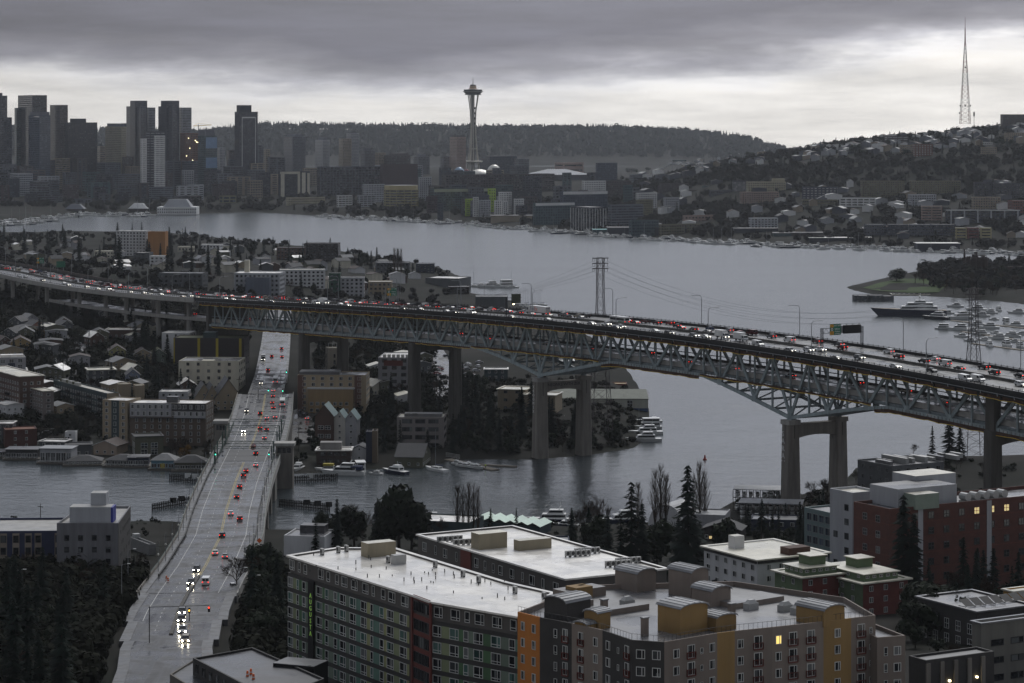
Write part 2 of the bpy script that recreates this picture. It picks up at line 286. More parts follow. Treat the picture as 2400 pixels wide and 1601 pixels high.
M_YEL = mat('yellow rope', (.75, .5, .05), .6, .1, 1); M_RUST = mat('rusty netting', (.075, .035, .02), .9, .4, .5); M_GREENSIGN = mat('green sign', (.005, .13, .07), .4, .1, 1)
M_ORSIGN = mat('amber sign', (.8, .38, .02), .4, .1, 1); M_LAMP = mat('galvanised pole', (.22, .23, .24), .5, .15, .5); M_SIGNBACK = mat('sign back', (.05, .055, .035), .7, .2, 1)
M_LIT = mat('lit bulb', (1, .8, .45), .5, 0, 1, emit=9)
M_GREENLIT = mat('green signal', (.05, 1, .55), .5, 0, 1, emit=7); M_REDLIT = mat('red signal', (1, .04, .02), .5, 0, 1, emit=6); M_AMBLIT = mat('amber signal', (1, .5, .05), .5, 0, 1, emit=7)
wheel_tracks(M_ROAD, -GR + math.radians(90)); wheel_tracks(M_AVE, -.055)
A0 = G(1266, 1074); BR = A0 + 11.3 * V; HALF = 20.0
def t_of(px, y):
    """distance along the bridge of the point at cross offset y seen in column px"""
    p = BR + y * V; k = (px - 1200) / F; return (k * p.y - p.x) / (U.x - k * U.y)
PAR = [(0, 640), (153, 669), (470, 697), (790, 716), (1130, 739), (1266, 747), (1448, 765), (1750, 809), (1853, 824), (2069, 858), (2400, 920)]
_t = np.array([t_of(a, -HALF) for a, b in PAR]); _z = np.array([ZC - (b - HY) / F * (BR.y + q * U.y - HALF * V.y) - 1.1 for (a, b), q in zip(PAR, _t)])
_c = np.polyfit(_t / 500, _z, 4)
TMIN, TEND, TMAX = -980, t_of(492, -11.3), 440
def zd(t): return float(np.polyval(_c, np.clip(t, _t[0], 380) / 500))
PB = t_of(1853, -11.3); PANEL = PB / 8
def zbot(t):
    """underside of the truss: 15 m below the deck, dipping to the two main piers"""
    z = zd(t) - 15.0
    for p in (0, PB):
        d = abs(t - p)
        if d < 60: z -= (1 - d / 60) ** 1.12 * (z - 36.8)
    return z
bridge = thing('highway_bridge', 'long two-deck steel truss highway bridge on tall concrete piers', 'bridge', (BR.x, BR.y, 0), GR)
TS = np.linspace(TMIN, TMAX, 143)
def strip(name, t0, t1, prof, m, z=zd, n=None, kind=None, parent=bridge):
    n = n or max(2, int((t1 - t0) / 10)); mb = MB()
    # offsets run across the deck: local y = -offset to the right of the travel direction
    mb.sweep([(t, 0, z(t)) for t in np.linspace(t0, t1, n)], [(-o, h) for o, h in prof], m); return mb.build(name, parent, kind=kind)
# upper deck
strip('upper_deck', TMIN, TMAX, [(-19.6, 0), (-19.6, -.9), (-12, -1.6), (12, -1.6), (19.6, -.9), (19.6, 0)], M_ROAD)
strip('edge_girder', TEND, TMAX, [(-19.9, -.05), (-19.6, -1.75), (-19.0, -1.75), (-19.0, -.1)], M_DARK)
strip('edge_girder', TEND, TMAX, [(19.9, -.05), (19.6, -1.75), (19.0, -1.75), (19.0, -.1)], M_DARK)
strip('fascia', TMIN, TEND - 3, [(-19.95, .75), (-19.95, -1.9), (-17.5, -2.7), (-17, -2.7), (-17, .05), (-19.65, .75)], M_CONCL)
for s in (-1, 1):
    strip('parapet', TMIN if s > 0 else TEND - 3, TMAX, [(s * 20.0, -.1), (s * 19.62, -.1), (s * 19.66, 1.05), (s * 19.96, 1.05)], M_DARK)
    strip('hand_rail', TMIN, TMAX, [(s * 19.9, 1.3), (s * 19.9, 1.45), (s * 19.7, 1.45), (s * 19.7, 1.3)], M_DARK)
    mb = MB()
    for t in np.arange(TMIN, TMAX, 3.2): mb.box(t - .1, t + .1, s * 19.8 - .09, s * 19.8 + .09, zd(t) + 1, zd(t) + 1.75, M_DARK)
    mb.build('rail_posts', bridge, kind='stuff')
strip('drip_rail', TEND, TMAX, [(-19.98, -.95), (-19.98, -1.15), (-19.88, -1.15), (-19.88, -.95)], M_LAMP)
mb = MB()
for t in np.arange(TEND + 4, TMAX, 8.5): mb.bar((t, -20.0, zd(t) - 1.1), (t + .5, -20.2, zd(t) - 1.9), .12, M_LAMP)
mb.build('drain_spouts', bridge, kind='stuff')
strip('median_barrier', TMIN, TMAX, [(-1.6, .02), (-1.3, 1.0), (-.9, 1.0), (-.6, .02)], M_CONCD)
mb = MB()
for t in np.arange(t_of(700, 0), TMAX, 1.9): mb.box(t - .12, t + .12, -.28, -.06, zd(t) + .05, zd(t) + 1.0, M_WHITE)
mb.build('lane_delineators', bridge, kind='stuff')
mb = MB()
for y in (-15.5, -11.9, -8.3, -4.7, 3.2, 6.8, 10.4, 14.0):
    for t in np.arange(-760, TMAX, 12): 
        a, b = t, t + 3.2; mb.face([(a, y - .08, zd(a) + .02), (b, y - .08, zd(b) + .02), (b, y + .08, zd(b) + .02), (a, y + .08, zd(a) + .02)], M_LINE)
for y in (-18.6, -1.9, .6, 18.4):
    tt = np.arange(-760, TMAX, 10)
    for a, b in zip(tt, tt[1:]): mb.face([(a, y - .07, zd(a) + .02), (b, y - .07, zd(b) + .02), (b, y + .07, zd(b) + .02), (a, y + .07, zd(a) + .02)], M_LINE)
mb.build('lane_lines', bridge, kind='stuff')
# lower deck
strip('lower_deck', -640, TMAX, [(-10.2, -12.2), (-10.2, -13.4), (10.2, -13.4), (10.2, -12.2)], M_ROAD)
for s in (-1, 1):
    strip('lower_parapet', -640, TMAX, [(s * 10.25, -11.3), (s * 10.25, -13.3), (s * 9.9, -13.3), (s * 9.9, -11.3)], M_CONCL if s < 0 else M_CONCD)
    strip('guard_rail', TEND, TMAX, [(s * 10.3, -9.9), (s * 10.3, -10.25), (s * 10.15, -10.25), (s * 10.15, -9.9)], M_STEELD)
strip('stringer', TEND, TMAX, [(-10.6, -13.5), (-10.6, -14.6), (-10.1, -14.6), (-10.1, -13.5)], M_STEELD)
# trusses
K0, K1 = math.ceil((TEND - 4) / PANEL * 2), int(TMAX / PANEL * 2)
def member(name, a, b, w, d, m, par=bridge):
    mb = MB(); a = Vector(a); b = Vector(b); dr = (b - a).normalized(); side = Vector((0, 1, 0)); up = dr.cross(side).normalized()
    cs = [side * sx * w / 2 + up * sz * d / 2 for sx, sz in ((-1, -1), (1, -1), (1, 1), (-1, 1))]; i = 0
    mb.v = [tuple(a + c) for c in cs] + [tuple(b + c) for c in cs]
    for q in ((0, 1, 5, 4), (1, 2, 6, 5), (2, 3, 7, 6), (3, 0, 4, 7), (0, 3, 2, 1), (4, 5, 6, 7)): mb.f.append(q); mb.m.append(mb.mi(m))
    return mb.build(name, par)
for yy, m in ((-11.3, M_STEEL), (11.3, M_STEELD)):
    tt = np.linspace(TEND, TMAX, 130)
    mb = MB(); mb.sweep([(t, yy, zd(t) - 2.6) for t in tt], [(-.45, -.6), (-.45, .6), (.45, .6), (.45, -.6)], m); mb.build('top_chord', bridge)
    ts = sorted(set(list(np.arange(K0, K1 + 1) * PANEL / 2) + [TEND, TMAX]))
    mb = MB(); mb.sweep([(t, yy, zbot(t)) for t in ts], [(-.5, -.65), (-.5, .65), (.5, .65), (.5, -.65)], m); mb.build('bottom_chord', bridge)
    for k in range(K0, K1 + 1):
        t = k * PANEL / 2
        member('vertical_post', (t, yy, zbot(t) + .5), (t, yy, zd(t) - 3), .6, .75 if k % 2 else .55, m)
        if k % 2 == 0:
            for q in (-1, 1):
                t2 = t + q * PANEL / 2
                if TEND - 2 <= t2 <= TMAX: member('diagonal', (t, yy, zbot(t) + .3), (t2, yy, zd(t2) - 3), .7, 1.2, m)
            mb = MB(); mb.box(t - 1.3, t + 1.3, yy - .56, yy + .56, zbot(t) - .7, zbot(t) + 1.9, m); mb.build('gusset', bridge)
for k in range(K0, K1 + 1):
    t = k * PANEL / 2; mb = MB()
    mb.box(t - .3, t + .3, -18.8, 18.8, zd(t) - 3.2, zd(t) - 1.62, M_DARK); mb.build('floor_beam', bridge)
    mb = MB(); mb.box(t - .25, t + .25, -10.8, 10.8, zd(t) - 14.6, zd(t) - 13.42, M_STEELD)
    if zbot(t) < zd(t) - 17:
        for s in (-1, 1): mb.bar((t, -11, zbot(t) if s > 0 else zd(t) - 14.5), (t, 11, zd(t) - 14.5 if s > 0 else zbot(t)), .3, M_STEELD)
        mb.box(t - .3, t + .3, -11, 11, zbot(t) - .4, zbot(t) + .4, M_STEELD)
    mb.build('cross_brace', bridge)
# work netting slung below the decks, with its yellow edge rope
def net(name, t0, t1, y, zf, h):
    tt = np.arange(t0, t1, 2.0); mb = MB(); zz = []
    for i, t in enumerate(tt): zz.append(zf(t) - h - .28 * abs(math.sin(i * .42)) - .25 * R.random())
    for i in range(len(tt) - 1): mb.face([(tt[i], y, zf(tt[i])), (tt[i + 1], y, zf(tt[i + 1])), (tt[i + 1], y, zz[i + 1]), (tt[i], y, zz[i])], M_RUST)
    mb.build(name, bridge); mb = MB()
    for i, t in enumerate(tt): mb.box(t - .06, t + .06, y - .12, y - .04, zz[i], zf(t) + .9, M_RUST)
    mb.build(name + '_hangers', bridge, kind='stuff'); mb = MB()
    for i in range(len(tt) - 1): mb.bar((tt[i], y - .1, zz[i]), (tt[i + 1], y - .1, zz[i + 1]), .13, M_YEL)
    mb.build('edge_rope', bridge)
net('upper_netting', TEND + 2, TMAX, -18.4, lambda t: zd(t) - 1.8, 1.15)
net('lower_netting', TEND + 4, -62, -11.9, lambda t: zbot(t) - .3, .5)
net('lower_netting', -62, 52, -11.95, lambda t: zd(t) - 14.6, .5)
net('lower_netting', 52, PB - 60, -11.9, lambda t: zbot(t) - .4, .9)
net('lower_netting', PB - 60, PB + 52, -11.95, lambda t: zd(t) - 14.6, .5)
net('lower_netting', PB + 52, TMAX, -11.9, lambda t: zbot(t) - .5, 1.0)
# piers
def txt(name, s, size, parent, loc, rot, m, ext=.02, align='CENTER', sp=1.0):
    c = bpy.data.curves.new(name, 'FONT'); c.body = s; c.size = size; c.extrude = ext; c.align_x = align; c.space_line = sp; c.resolution_u = 2; c.materials.append(m)
    o = bpy.data.objects.new(name, c); COL.objects.link(o); TXT.append((o, name, parent, loc, rot)); return o
TXT = []
def flush_text():
    dg = bpy.context.evaluated_depsgraph_get()
    for o, name, parent, loc, rot in TXT:
        me = bpy.data.meshes.new_from_object(o.evaluated_get(dg)); n = link(name, me, parent, loc); n.rotation_euler = rot
    for o, *_ in TXT: bpy.data.objects.remove(o)
def pier(t, base, top, w0, w1, beam, m, name='pier', cap=True, yy=11.3):
    root = link(name, None, bridge)
    for s in (-1, 1):
        y = s * yy; mb = MB()
        for z0, z1, a, b in ((base, top, w0, w1),):
            q0, q1 = a / 2, b / 2; c = .55
            def ring(q): return [(t - q, y - q + c), (t - q + c, y - q), (t + q - c, y - q), (t + q - c * .2, y - q + c * .9), (t + q, y - q + c), (t + q, y + q - c), (t + q - c, y + q), (t - q + c, y + q), (t - q, y + q - c)]
            r0, r1 = ring(q0), ring(q1); n = len(r0); i = len(mb.v); mb.v += [(x, yv, z0) for x, yv in r0] + [(x, yv, z1) for x, yv in r1]
            for j in range(n): mb.f.append((i + j, i + (j + 1) % n, i + n + (j + 1) % n, i + n + j)); mb.m.append(mb.mi(m))
            mb.f.append(tuple(i + n + j for j in range(n))); mb.m.append(0)
        mb.build('pier_leg', root); mb = MB()
        mb.box(t - .22, t + .22, y - w1 / 2 - .12, y - w1 / 2 + .25, base, top - 1.8, M_CONCD); mb.box(t + w1 / 2 - .2, t + w1 / 2 + .1, y - .2, y + .2, base, top - 1.8, M_CONCD); mb.build('rib', root)
        if cap:
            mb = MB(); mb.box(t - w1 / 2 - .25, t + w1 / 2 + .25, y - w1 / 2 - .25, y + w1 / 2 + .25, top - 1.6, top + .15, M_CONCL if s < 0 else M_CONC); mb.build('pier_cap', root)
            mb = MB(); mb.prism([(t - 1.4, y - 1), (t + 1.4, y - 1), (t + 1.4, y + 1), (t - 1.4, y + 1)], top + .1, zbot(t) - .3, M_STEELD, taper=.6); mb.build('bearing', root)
    z1, z0 = beam; mb = MB(); n = 10; ys = np.linspace(-yy + w1 / 2 - .5, yy - w1 / 2 + .5, n)
    lo = [z0 - 1.6 * (abs(y) / yy) ** 2 for y in ys]; q = w1 / 2 - .7
    for x, flip in ((t - q, 0), (t + q, 1)):
        for j in range(n - 1):
            f = [(x, ys[j], lo[j]), (x, ys[j + 1], lo[j + 1]), (x, ys[j + 1], z1), (x, ys[j], z1)]; mb.face(f if flip else f[::-1], m)
    for j in range(n - 1): mb.face([(t - q, ys[j], lo[j]), (t - q, ys[j + 1], lo[j + 1]), (t + q, ys[j + 1], lo[j + 1]), (t + q, ys[j], lo[j])], m); mb.face([(t - q, ys[j], z1), (t + q, ys[j], z1), (t + q, ys[j + 1], z1), (t - q, ys[j + 1], z1)], m)
    mb.build('portal_beam', root); return root
pa = pier(0, -3, 35.6, 6.0, 5.0, (34, 30.4), M_CONC); pb = pier(PB, 2, 36.0, 6.0, 5.0, (34.6, 30.2), M_CONC)
M_TAG = mat('white graffiti', (.75, .75, .73), .6, .1, 1); M_TAGB = mat('black graffiti', (.01, .01, .012), .6, .1, 1)
txt('graffiti_outline', 'S\nA\nR\nA\nN', 3.5, pb, (PB - 1.15, -11.3 - 2.62, 29.8), (math.radians(90), 0, 0), M_TAGB, .03, sp=.8)
txt('graffiti', 'S\nA\nR\nA\nN', 3.0, pb, (PB - 1.15, -11.3 - 2.7, 29.9), (math.radians(90), 0, 0), M_TAG, .03, sp=.93)
txt('graffiti', 'X\nR\nO\nO\nM\nS\nX', 1.9, pa, (-1.3, -11.3 - 2.7, 31), (math.radians(90), 0, 0), M_TAG, .03, sp=.95)
txt('graffiti', 'NEONKS WITH ZEK', 1.9, pa, (2.0, 0, 31.9), (math.radians(90), 0, math.radians(90)), M_TAGB, .03)
for tt_, s_, m_ in ((PB + 84, 'AMBISCES', M_TAG), (PB + 103, 'samuel', M_TAG), (PB + 122, 'bonsy', M_TAG), (PB + 134, 'Somos', M_TAG), (112, 'SEDO', M_TAG)):
    txt('graffiti', s_, 1.35, bridge, (tt_, -11.3 - .56, zbot(tt_) - .4), (math.radians(90), math.radians(4 if tt_ > 130 else 2), 0), m_, .02)
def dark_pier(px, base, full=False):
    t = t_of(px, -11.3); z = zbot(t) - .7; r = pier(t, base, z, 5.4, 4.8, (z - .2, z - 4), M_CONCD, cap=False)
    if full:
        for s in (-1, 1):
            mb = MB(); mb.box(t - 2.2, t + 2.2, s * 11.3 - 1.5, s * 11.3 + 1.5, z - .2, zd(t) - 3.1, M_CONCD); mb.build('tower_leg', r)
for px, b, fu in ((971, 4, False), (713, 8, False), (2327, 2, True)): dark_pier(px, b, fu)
mb = MB(); mb.box(TEND - 3.2, TEND + .2, -12.3, 12.3, gz(*(BR + TEND * U).xy) - 3, zd(TEND) - 2.8, M_CONCD); mb.build('end_pier', bridge)
for px in (30, 110, 186, 248, 296, 371, 443):
    for y in (-8.5, 9.5):
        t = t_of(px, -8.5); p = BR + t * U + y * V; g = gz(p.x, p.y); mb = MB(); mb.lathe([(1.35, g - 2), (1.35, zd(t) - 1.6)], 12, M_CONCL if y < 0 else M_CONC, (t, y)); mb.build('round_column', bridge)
# retaining wall beyond the roadway at the far end
strip('noise_wall', t_of(-140, 20), t_of(262, 20), [(20.6, -1), (20.6, 2.6), (21, 2.6), (21, -1)], mat('noise wall', (.11, .095, .085), .9, .25, .5), n=20)
# ---- lamps on the bridge
lampN = [t_of(p, -19.8) for p in (1248, 1444, 1660, 1902, 2171)]; lampF = [t_of(p, 19.8) for p in (1245, 1436, 1644, 1874, 2117, 2392)]
d1 = lampN[1] - lampN[0]
lampN += [lampN[0] - d1 * k for k in range(1, 12)]; lampF += [lampF[0] - d1 * k for k in range(1, 12)]
mb = MB(); H = 12.3
path = [(0, 0, 0), (0, 0, H - 1.6)] + [(0, 1.6 - 1.6 * math.cos(a), H - 1.6 + 1.6 * math.sin(a)) for a in np.linspace(.25, 1.57, 6)] + [(0, 4.6, H + .15)]
for a, b in zip(path, path[1:]): mb.bar(a, b, .15 if a[2] < H - 2 else .1, M_LAMP, 5)
me_pole = mb.mesh('lamp_pole'); mb = MB(); mb.box(-.16, .16, 4.3, 5.2, H + .02, H + .2, M_LAMP); me_head = mb.mesh('lamp_head')
for side, ts in ((-1, lampN), (1, lampF)):
    for t in ts:
        p = BR + t * U + side * 19.85 * V; px = PXY((p.x, p.y, 60))[0]
        if not -60 < px < 2440: continue
        o = thing('street_lamp', 'tall curved street lamp on the near parapet' if side < 0 else 'tall curved street lamp on the far parapet', 'street lamp', (p.x, p.y, zd(t) + 1.0), GR + (0 if side < 0 else math.pi), 'lamps along the high bridge', 'of the truss bridge')
        link('pole', me_pole, o); link('lamp_head', me_head, o)
# ---- overhead signs
def lattice(mb, p, q, w, m, n=5, r=.09, vert=True):
    p = Vector(p); q = Vector(q); d = (q - p).normalized(); s = Vector((0, 1, 0)) if abs(d.y) < .5 else Vector((1, 0, 0)); s = s * w / 2
    for k in (-1, 1): mb.bar(p + s * k, q + s * k, r, m)
    for i in range(n): a = p + (q - p) * i / n; b = p + (q - p) * (i + 1) / n; mb.bar(a + s * (1 if i % 2 else -1), b + s * (-1 if i % 2 else 1), r * .6, m)
def highway_sign(parent, x, y, z, w, h, face=1):
    """exit sign facing along +x (local), lettered white on green"""
    mb = MB(); mb.box(x, x + .12, y - w / 2, y + w / 2, z, z + h, M_SIGNBACK); mb.box(x + .12, x + .15, y - w / 2 + .05, y + w / 2 - .05, z + .05, z + h - .05, M_GREENSIGN); s = mb.build('sign_panel', parent)
    # west-facing reader: left edge of the text is at the +y... text runs from -y to +y when seen from +x
    r = (math.radians(90), 0, math.radians(90)); X = x + .16
    for yy, zz, ww, hh in ((y - w * .33, z + h * .72, w * .3, h * .24), (y - w * .32, z + h * .04, w * .33, h * .3)):
        mb = MB(); mb.box(x + .15, x + .18, yy - ww / 2, yy + ww / 2, zz, zz + hh, M_ORSIGN); mb.build('amber_plate', s)
    mb = MB(); mb.bar((x + .14, y - w * .32, z + h * .52), (x + .18, y - w * .32, z + h * .52), h * .14, M_WHITE, 10); mb.build('route_shield', s)
    txt('lettering', '520', h * .14, s, (x + .2, y - w * .32, z + h * .47), r, M_TAGB)
    for k, (st, zz) in enumerate((('EXIT 168B', .8), ('Bellevue', .5), ('Kirkland', .28), ('1/4 MILE', .07))): txt('lettering', st, h * .17, s, (X + .02, y + w * .17, z + h * zz), r, M_TAG)
    txt('lettering', 'LEFT', h * .13, s, (x + .2, y - w * .33, z + h * .79), r, M_TAGB); txt('lettering', 'EXIT\nONLY', h * .12, s, (x + .2, y - w * .32, z + h * .2), r, M_TAGB)
t0 = t_of(1924, -.8); p = BR + t0 * U; zg = zd(t0)
g1 = thing('sign_gantry', 'steel gantry carrying a green exit sign and a black message board over the bridge', 'sign gantry', (p.x, p.y, zg), GR)
for y in (-.8, 19.2):
    for dy in ((0, .9) if y < 0 else (0, -.9)):
        mb = MB(); lattice(mb, (0, y + dy, .6), (0, y + dy, 8.2), .5, M_DARK, 9); mb.build('gantry_post', g1)
for z in (6.2, 8.0):
    mb = MB(); mb.bar((0, -.8, z), (0, 19.2, z), .13, M_DARK); mb.build('gantry_chord', g1)
mb = MB()
for i in range(16): mb.bar((0, -.8 + i * 1.25, 6.2 if i % 2 else 8), (0, .45 + i * 1.25, 8 if i % 2 else 6.2), .06, M_DARK)
mb.build('gantry_web', g1)
highway_sign(g1, .5, 5.6, 5.4, 5.2, 4.2)
mb = MB(); mb.box(.3, 1.3, 9.4, 17.4, 5.8, 9.0, M_BLACK); mb.box(-.5, .3, 8.6, 17.0, 6, 8.8, M_LAMP); b = mb.build('message_board', g1)
for y in (10.4, 13.4, 16.4): mb = MB(); mb.bar((1, y, 9), (1.4, y, 9.5), .1, M_DARK); mb.box(1.1, 1.7, y - .2, y + .2, 9.4, 9.55, M_DARK); mb.build('board_lamp', b)
t0 = t_of(934, 20); p = BR + t0 * U + 13 * V
g2 = thing('exit_sign', 'green exit sign with amber plates on a post beside the jammed far lanes', 'sign', (p.x, p.y, zd(t0)), GR)
for y in (-.8, 6.8): mb = MB(); mb.bar((0, y, 0), (0, y, 8.5), .16, M_LAMP, 6); mb.build('sign_post', g2)
highway_sign(g2, .3, 3, 4.2, 5.4, 4.2)
t0 = t_of(1185, -19.5); p = BR + t0 * U - 19.2 * V
g3 = thing('cantilever_sign', 'dark cantilever road sign seen from behind on the bridge beside the delivery truck', 'sign', (p.x, p.y, zd(t0)), GR)
mb = MB(); mb.bar((0, 0, 0), (0, 0, 9.6), .26, M_BLACK, 6); mb.build('sign_post', g3); mb = MB(); mb.bar((0, 0, 9.3), (0, 8, 9.3), .13, M_BLACK); mb.bar((0, 0, 7.8), (0, 8, 7.8), .13, M_BLACK); mb.build('sign_arm', g3)
mb = MB(); mb.box(.1, .3, 2.6, 7.4, 6.8, 11, M_SIGNBACK); mb.build('sign_panel', g3); mb = MB(); mb.box(-.3, .1, 3.6, 4.2, 6.2, 6.6, M_LIT); mb.build('sign_lamp', g3)
for px, dz in ((86, 4.5), (134, 4.0)):
    t0 = t_of(px, 20); p = BR + t0 * U + 22.5 * V
    g4 = thing('exit_sign', 'green exit sign with amber plates above the far wall' if px < 100 else 'plain green sign above the far wall', 'sign', (p.x, p.y, zd(t0)), GR)
    mb = MB(); mb.bar((0, -2, 0), (0, -2, 8), .16, M_LAMP, 6); mb.bar((0, 2, 0), (0, 2, 8), .16, M_LAMP, 6); mb.build('sign_post', g4)
    if px < 100: highway_sign(g4, .3, 0, dz, 5.4, 4.2)
    else: mb = MB(); mb.box(.3, .45, -3.2, 3.2, dz, dz + 4.2, M_GREENSIGN); mb.build('sign_panel', g4)
# ---------------------------------------------------------------- streets and the low bascule bridge
def GT(px, py, lift=0.0):
    """where the sight line of a pixel first meets the terrain"""
    k = (px - 1200) / F; j = min(max((k + .36) / .72 * 640, 0), 639.999); b = int(j); g = _GZ[:, b] * (1 - j + b) + _GZ[:, b + 1] * (j - b); d = ZC - (py - HY) / F * _GY - g; i = int(np.argmax((d <= 0) & (_GY > 300)))
    if d[i] > 0 or i == 0: i = len(_GY) - 1; Y = _GY[i]
    else: f = d[i - 1] / (d[i - 1] - d[i] + 1e-9); Y = _GY[i - 1] + (_GY[i] - _GY[i - 1]) * f
    return Vector((k * Y, Y, gz(k * Y, Y) + lift))
UB = [(-70, 500, 34), (-76, 560, 30), (-79.5, 585, 28.5), (-81, 601, 27), (-86.5, 660, 22.5), (-89, 700, 20), (-91.5, 760, 17), (-95, 830, 14.5), (-100, 890, 13.5), (-105, 968, 13), (-111, 1095, 13), (-116, 1180, 13), (-123, 1270, 13.3), (-130, 1380, 13.5), (-148, 1600, 14.4), (-165, 1800, 17)]
_ub = np.array(UB, float)
def ub(Y, off=0.0, dz=0.0):
    """a point of the avenue's line at depth Y, shifted to the right (as seen going away) by off"""
    return Vector((float(np.interp(Y, _ub[:, 1], _ub[:, 0])) + off, Y, float(np.interp(Y, _ub[:, 1], _ub[:, 2])) + dz))
def ubY(py):
    ys = np.linspace(500, 1790, 500); pp = np.array([PXY(ub(y))[1] for y in ys]); return float(np.interp(-py, -pp, ys))
M_WALK = mat('wet sidewalk', (.085, .085, .085), .6, .4, .5, spec=.3, wet=.35); M_GRATE = mat('steel grating', (.025, .026, .027), .6, .2, 2, spec=.3); M_GREENST = mat('green painted steel', (.035, .07, .055), .55, .25, .6)
bas = thing('bascule_bridge', 'low concrete and green steel drawbridge carrying the avenue over the canal', 'bridge')
def away(y0, y1, prof, m, name, n=None, parent=bas, dz=0, kind=None):
    ys = np.linspace(y0, y1, n or max(3, int((y1 - y0) / 8))); mb = MB(); mb.sweep([ub(y, 0, dz) for y in ys], prof, m); return mb.build(name, parent, kind=kind)
away(700, 1270, [(-11.6, 0), (-11.6, -1.2), (11.6, -1.2), (11.6, 0)], M_AVE, 'roadway')
away(1022, 1058, [(-9, .03), (-9, -.05), (9, -.05), (9, .03)], M_GRATE, 'grating')
for s in (-1, 1):
    a, b = sorted((s * 11.6, s * 13.7)); away(690, 1270, [(a, .22), (a, -1.6), (b, -1.6), (b, .22)], M_WALK, 'sidewalk')
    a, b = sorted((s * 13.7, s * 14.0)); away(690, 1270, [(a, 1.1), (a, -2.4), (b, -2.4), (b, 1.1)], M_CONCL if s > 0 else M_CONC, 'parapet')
    a, b = sorted((s * 11.3, s * 11.7)); away(735, 1010, [(a, .8), (a, .0), (b, .0), (b, .8)], M_DARK, 'traffic_barrier')
    a, b = sorted((s * 13.78, s * 13.92)); away(735, 1240, [(a, 1.55), (a, 1.4), (b, 1.4), (b, 1.55)], M_GREENST, 'hand_rail')
    a, b = sorted((s * 12.2, s * 13.4)); away(1010, 1150, [(a, -1.6), (a, -4.2), (b, -4.2), (b, -1.6)], M_GREENST, 'steel_girder')
away(1110, 1275, [(-13.8, -1.5), (-13.8, -16), (13.8, -16), (13.8, -1.5)], M_CONCD, 'approach_wall')
away(690, 770, [(-13.8, -1.5), (-13.8, -9), (13.8, -9), (13.8, -1.5)], M_CONCD, 'approach_wall')
for Y in (800, 845, 890, 930, 971, 1006, 1110):
    c = ub(Y); w = 3 if Y < 1000 else 9; mb = MB(); mb.box(c.x - 13.5, c.x + 13.5, Y - w / 2, Y + w / 2, -3 if Y > 860 else gz(c.x, Y) - 3, c.z - 1.6, M_CONC); mb.build('bridge_pier', bas)
for Y in (1015, 1031, 1062, 1084, 1107):                     # portal frames and railings of the lift span
    fr = link('portal_frame', None, bas); c = ub(Y)
    for s in (-1, 1): mb = MB(); mb.box(c.x + s * 11.4 - .25, c.x + s * 11.4 + .25, Y - .25, Y + .25, c.z, c.z + 7, M_GREENST); mb.build('frame_post', fr)
    mb = MB(); lat = 14
    for i in range(lat): x0 = c.x - 11.4 + 22.8 * i / lat; mb.bar((x0, Y, c.z + (6.1 if i % 2 else 6.9)), (x0 + 22.8 / lat, Y, c.z + (6.9 if i % 2 else 6.1)), .07, M_GREENST)
    mb.bar((c.x - 11.4, Y, c.z + 7), (c.x + 11.4, Y, c.z + 7), .16, M_GREENST); mb.bar((c.x - 11.4, Y, c.z + 6), (c.x + 11.4, Y, c.z + 6), .13, M_GREENST); mb.build('frame_beam', fr)
for s in (-1, 1):
    mb = MB()
    for Y in np.arange(1006, 1150, 2.4): c = ub(Y, s * 11.5); mb.bar(c, c + Vector((0, 2.4, 1.3)), .06, M_GREENST); mb.bar(c + Vector((0, 0, 1.3)), c + Vector((0, 2.4, 0)), .06, M_GREENST)
    mb.build('lattice_rail', bas, kind='stuff')
def tower(x0, x1, y0, y1, zt, label):
    t = thing('bridge_tower', label, 'control tower'); mb = MB(); mb.box(x0, x1, y0, y1, -3, zt - 1.2, M_CONC); mb.build('wall', t)
    mb = MB(); mb.box(x0 - .8, x1 + .8, y0 - .8, y1 + .8, zt - 1.2, zt, M_CONCL); mb.build('roof', t)
    for i in range(3):
        a = x0 + .5 + (x1 - x0 - 1) / 3 * i; mb = MB(); mb.box(a + .15, a + (x1 - x0 - 1) / 3 - .15, y0 - .06, y0 + .1, zt - 4, zt - 1.9, GLASS); mb.build('window', t)
GLASS = glassmat('window glass'); GLASSB = glassmat('blue glass', (.02, .03, .045), (.1, .13, .17), .3, .08)
c = ub(1038); tower(c.x + 12.2, c.x + 19, 1036, 1042, 18.6, 'square concrete bridge tower with flat roof on the near side of the drawbridge')
c = ub(1100); tower(c.x - 16.8, c.x - 11.8, 1097, 1103, 20.5, 'square concrete bridge tower on the far side of the drawbridge')
# painted lines
mb = MB()
def line(off, y0, y1, w, dash=None):
    y = y0
    while y < y1:
        e = min(y1, y + (dash[0] if dash else 12)); a = ub(y, off - w, .035); b = ub(y, off + w, .035); c_ = ub(e, off + w, .035); d = ub(e, off - w, .035); mb.face([a, b, c_, d], M_YLINE if off == 0 or abs(off) == .25 else M_LINE); y = e + (dash[1] if dash else 0)
M_YLINE = mat('yellow road paint', (.4, .3, .06), .6, .3, 1.2)
line(-.25, 700, 1020, .09); line(.25, 700, 1020, .09); line(-.25, 1060, 1500, .09); line(.25, 1060, 1500, .09)
for o in (-8.2, 8.2): line(o, 640, 1480, .1)
for o in (-4.2, 4.2): line(o, 620, 1480, .08, (3, 6))
mb.build('lane_lines', bas, kind='stuff')
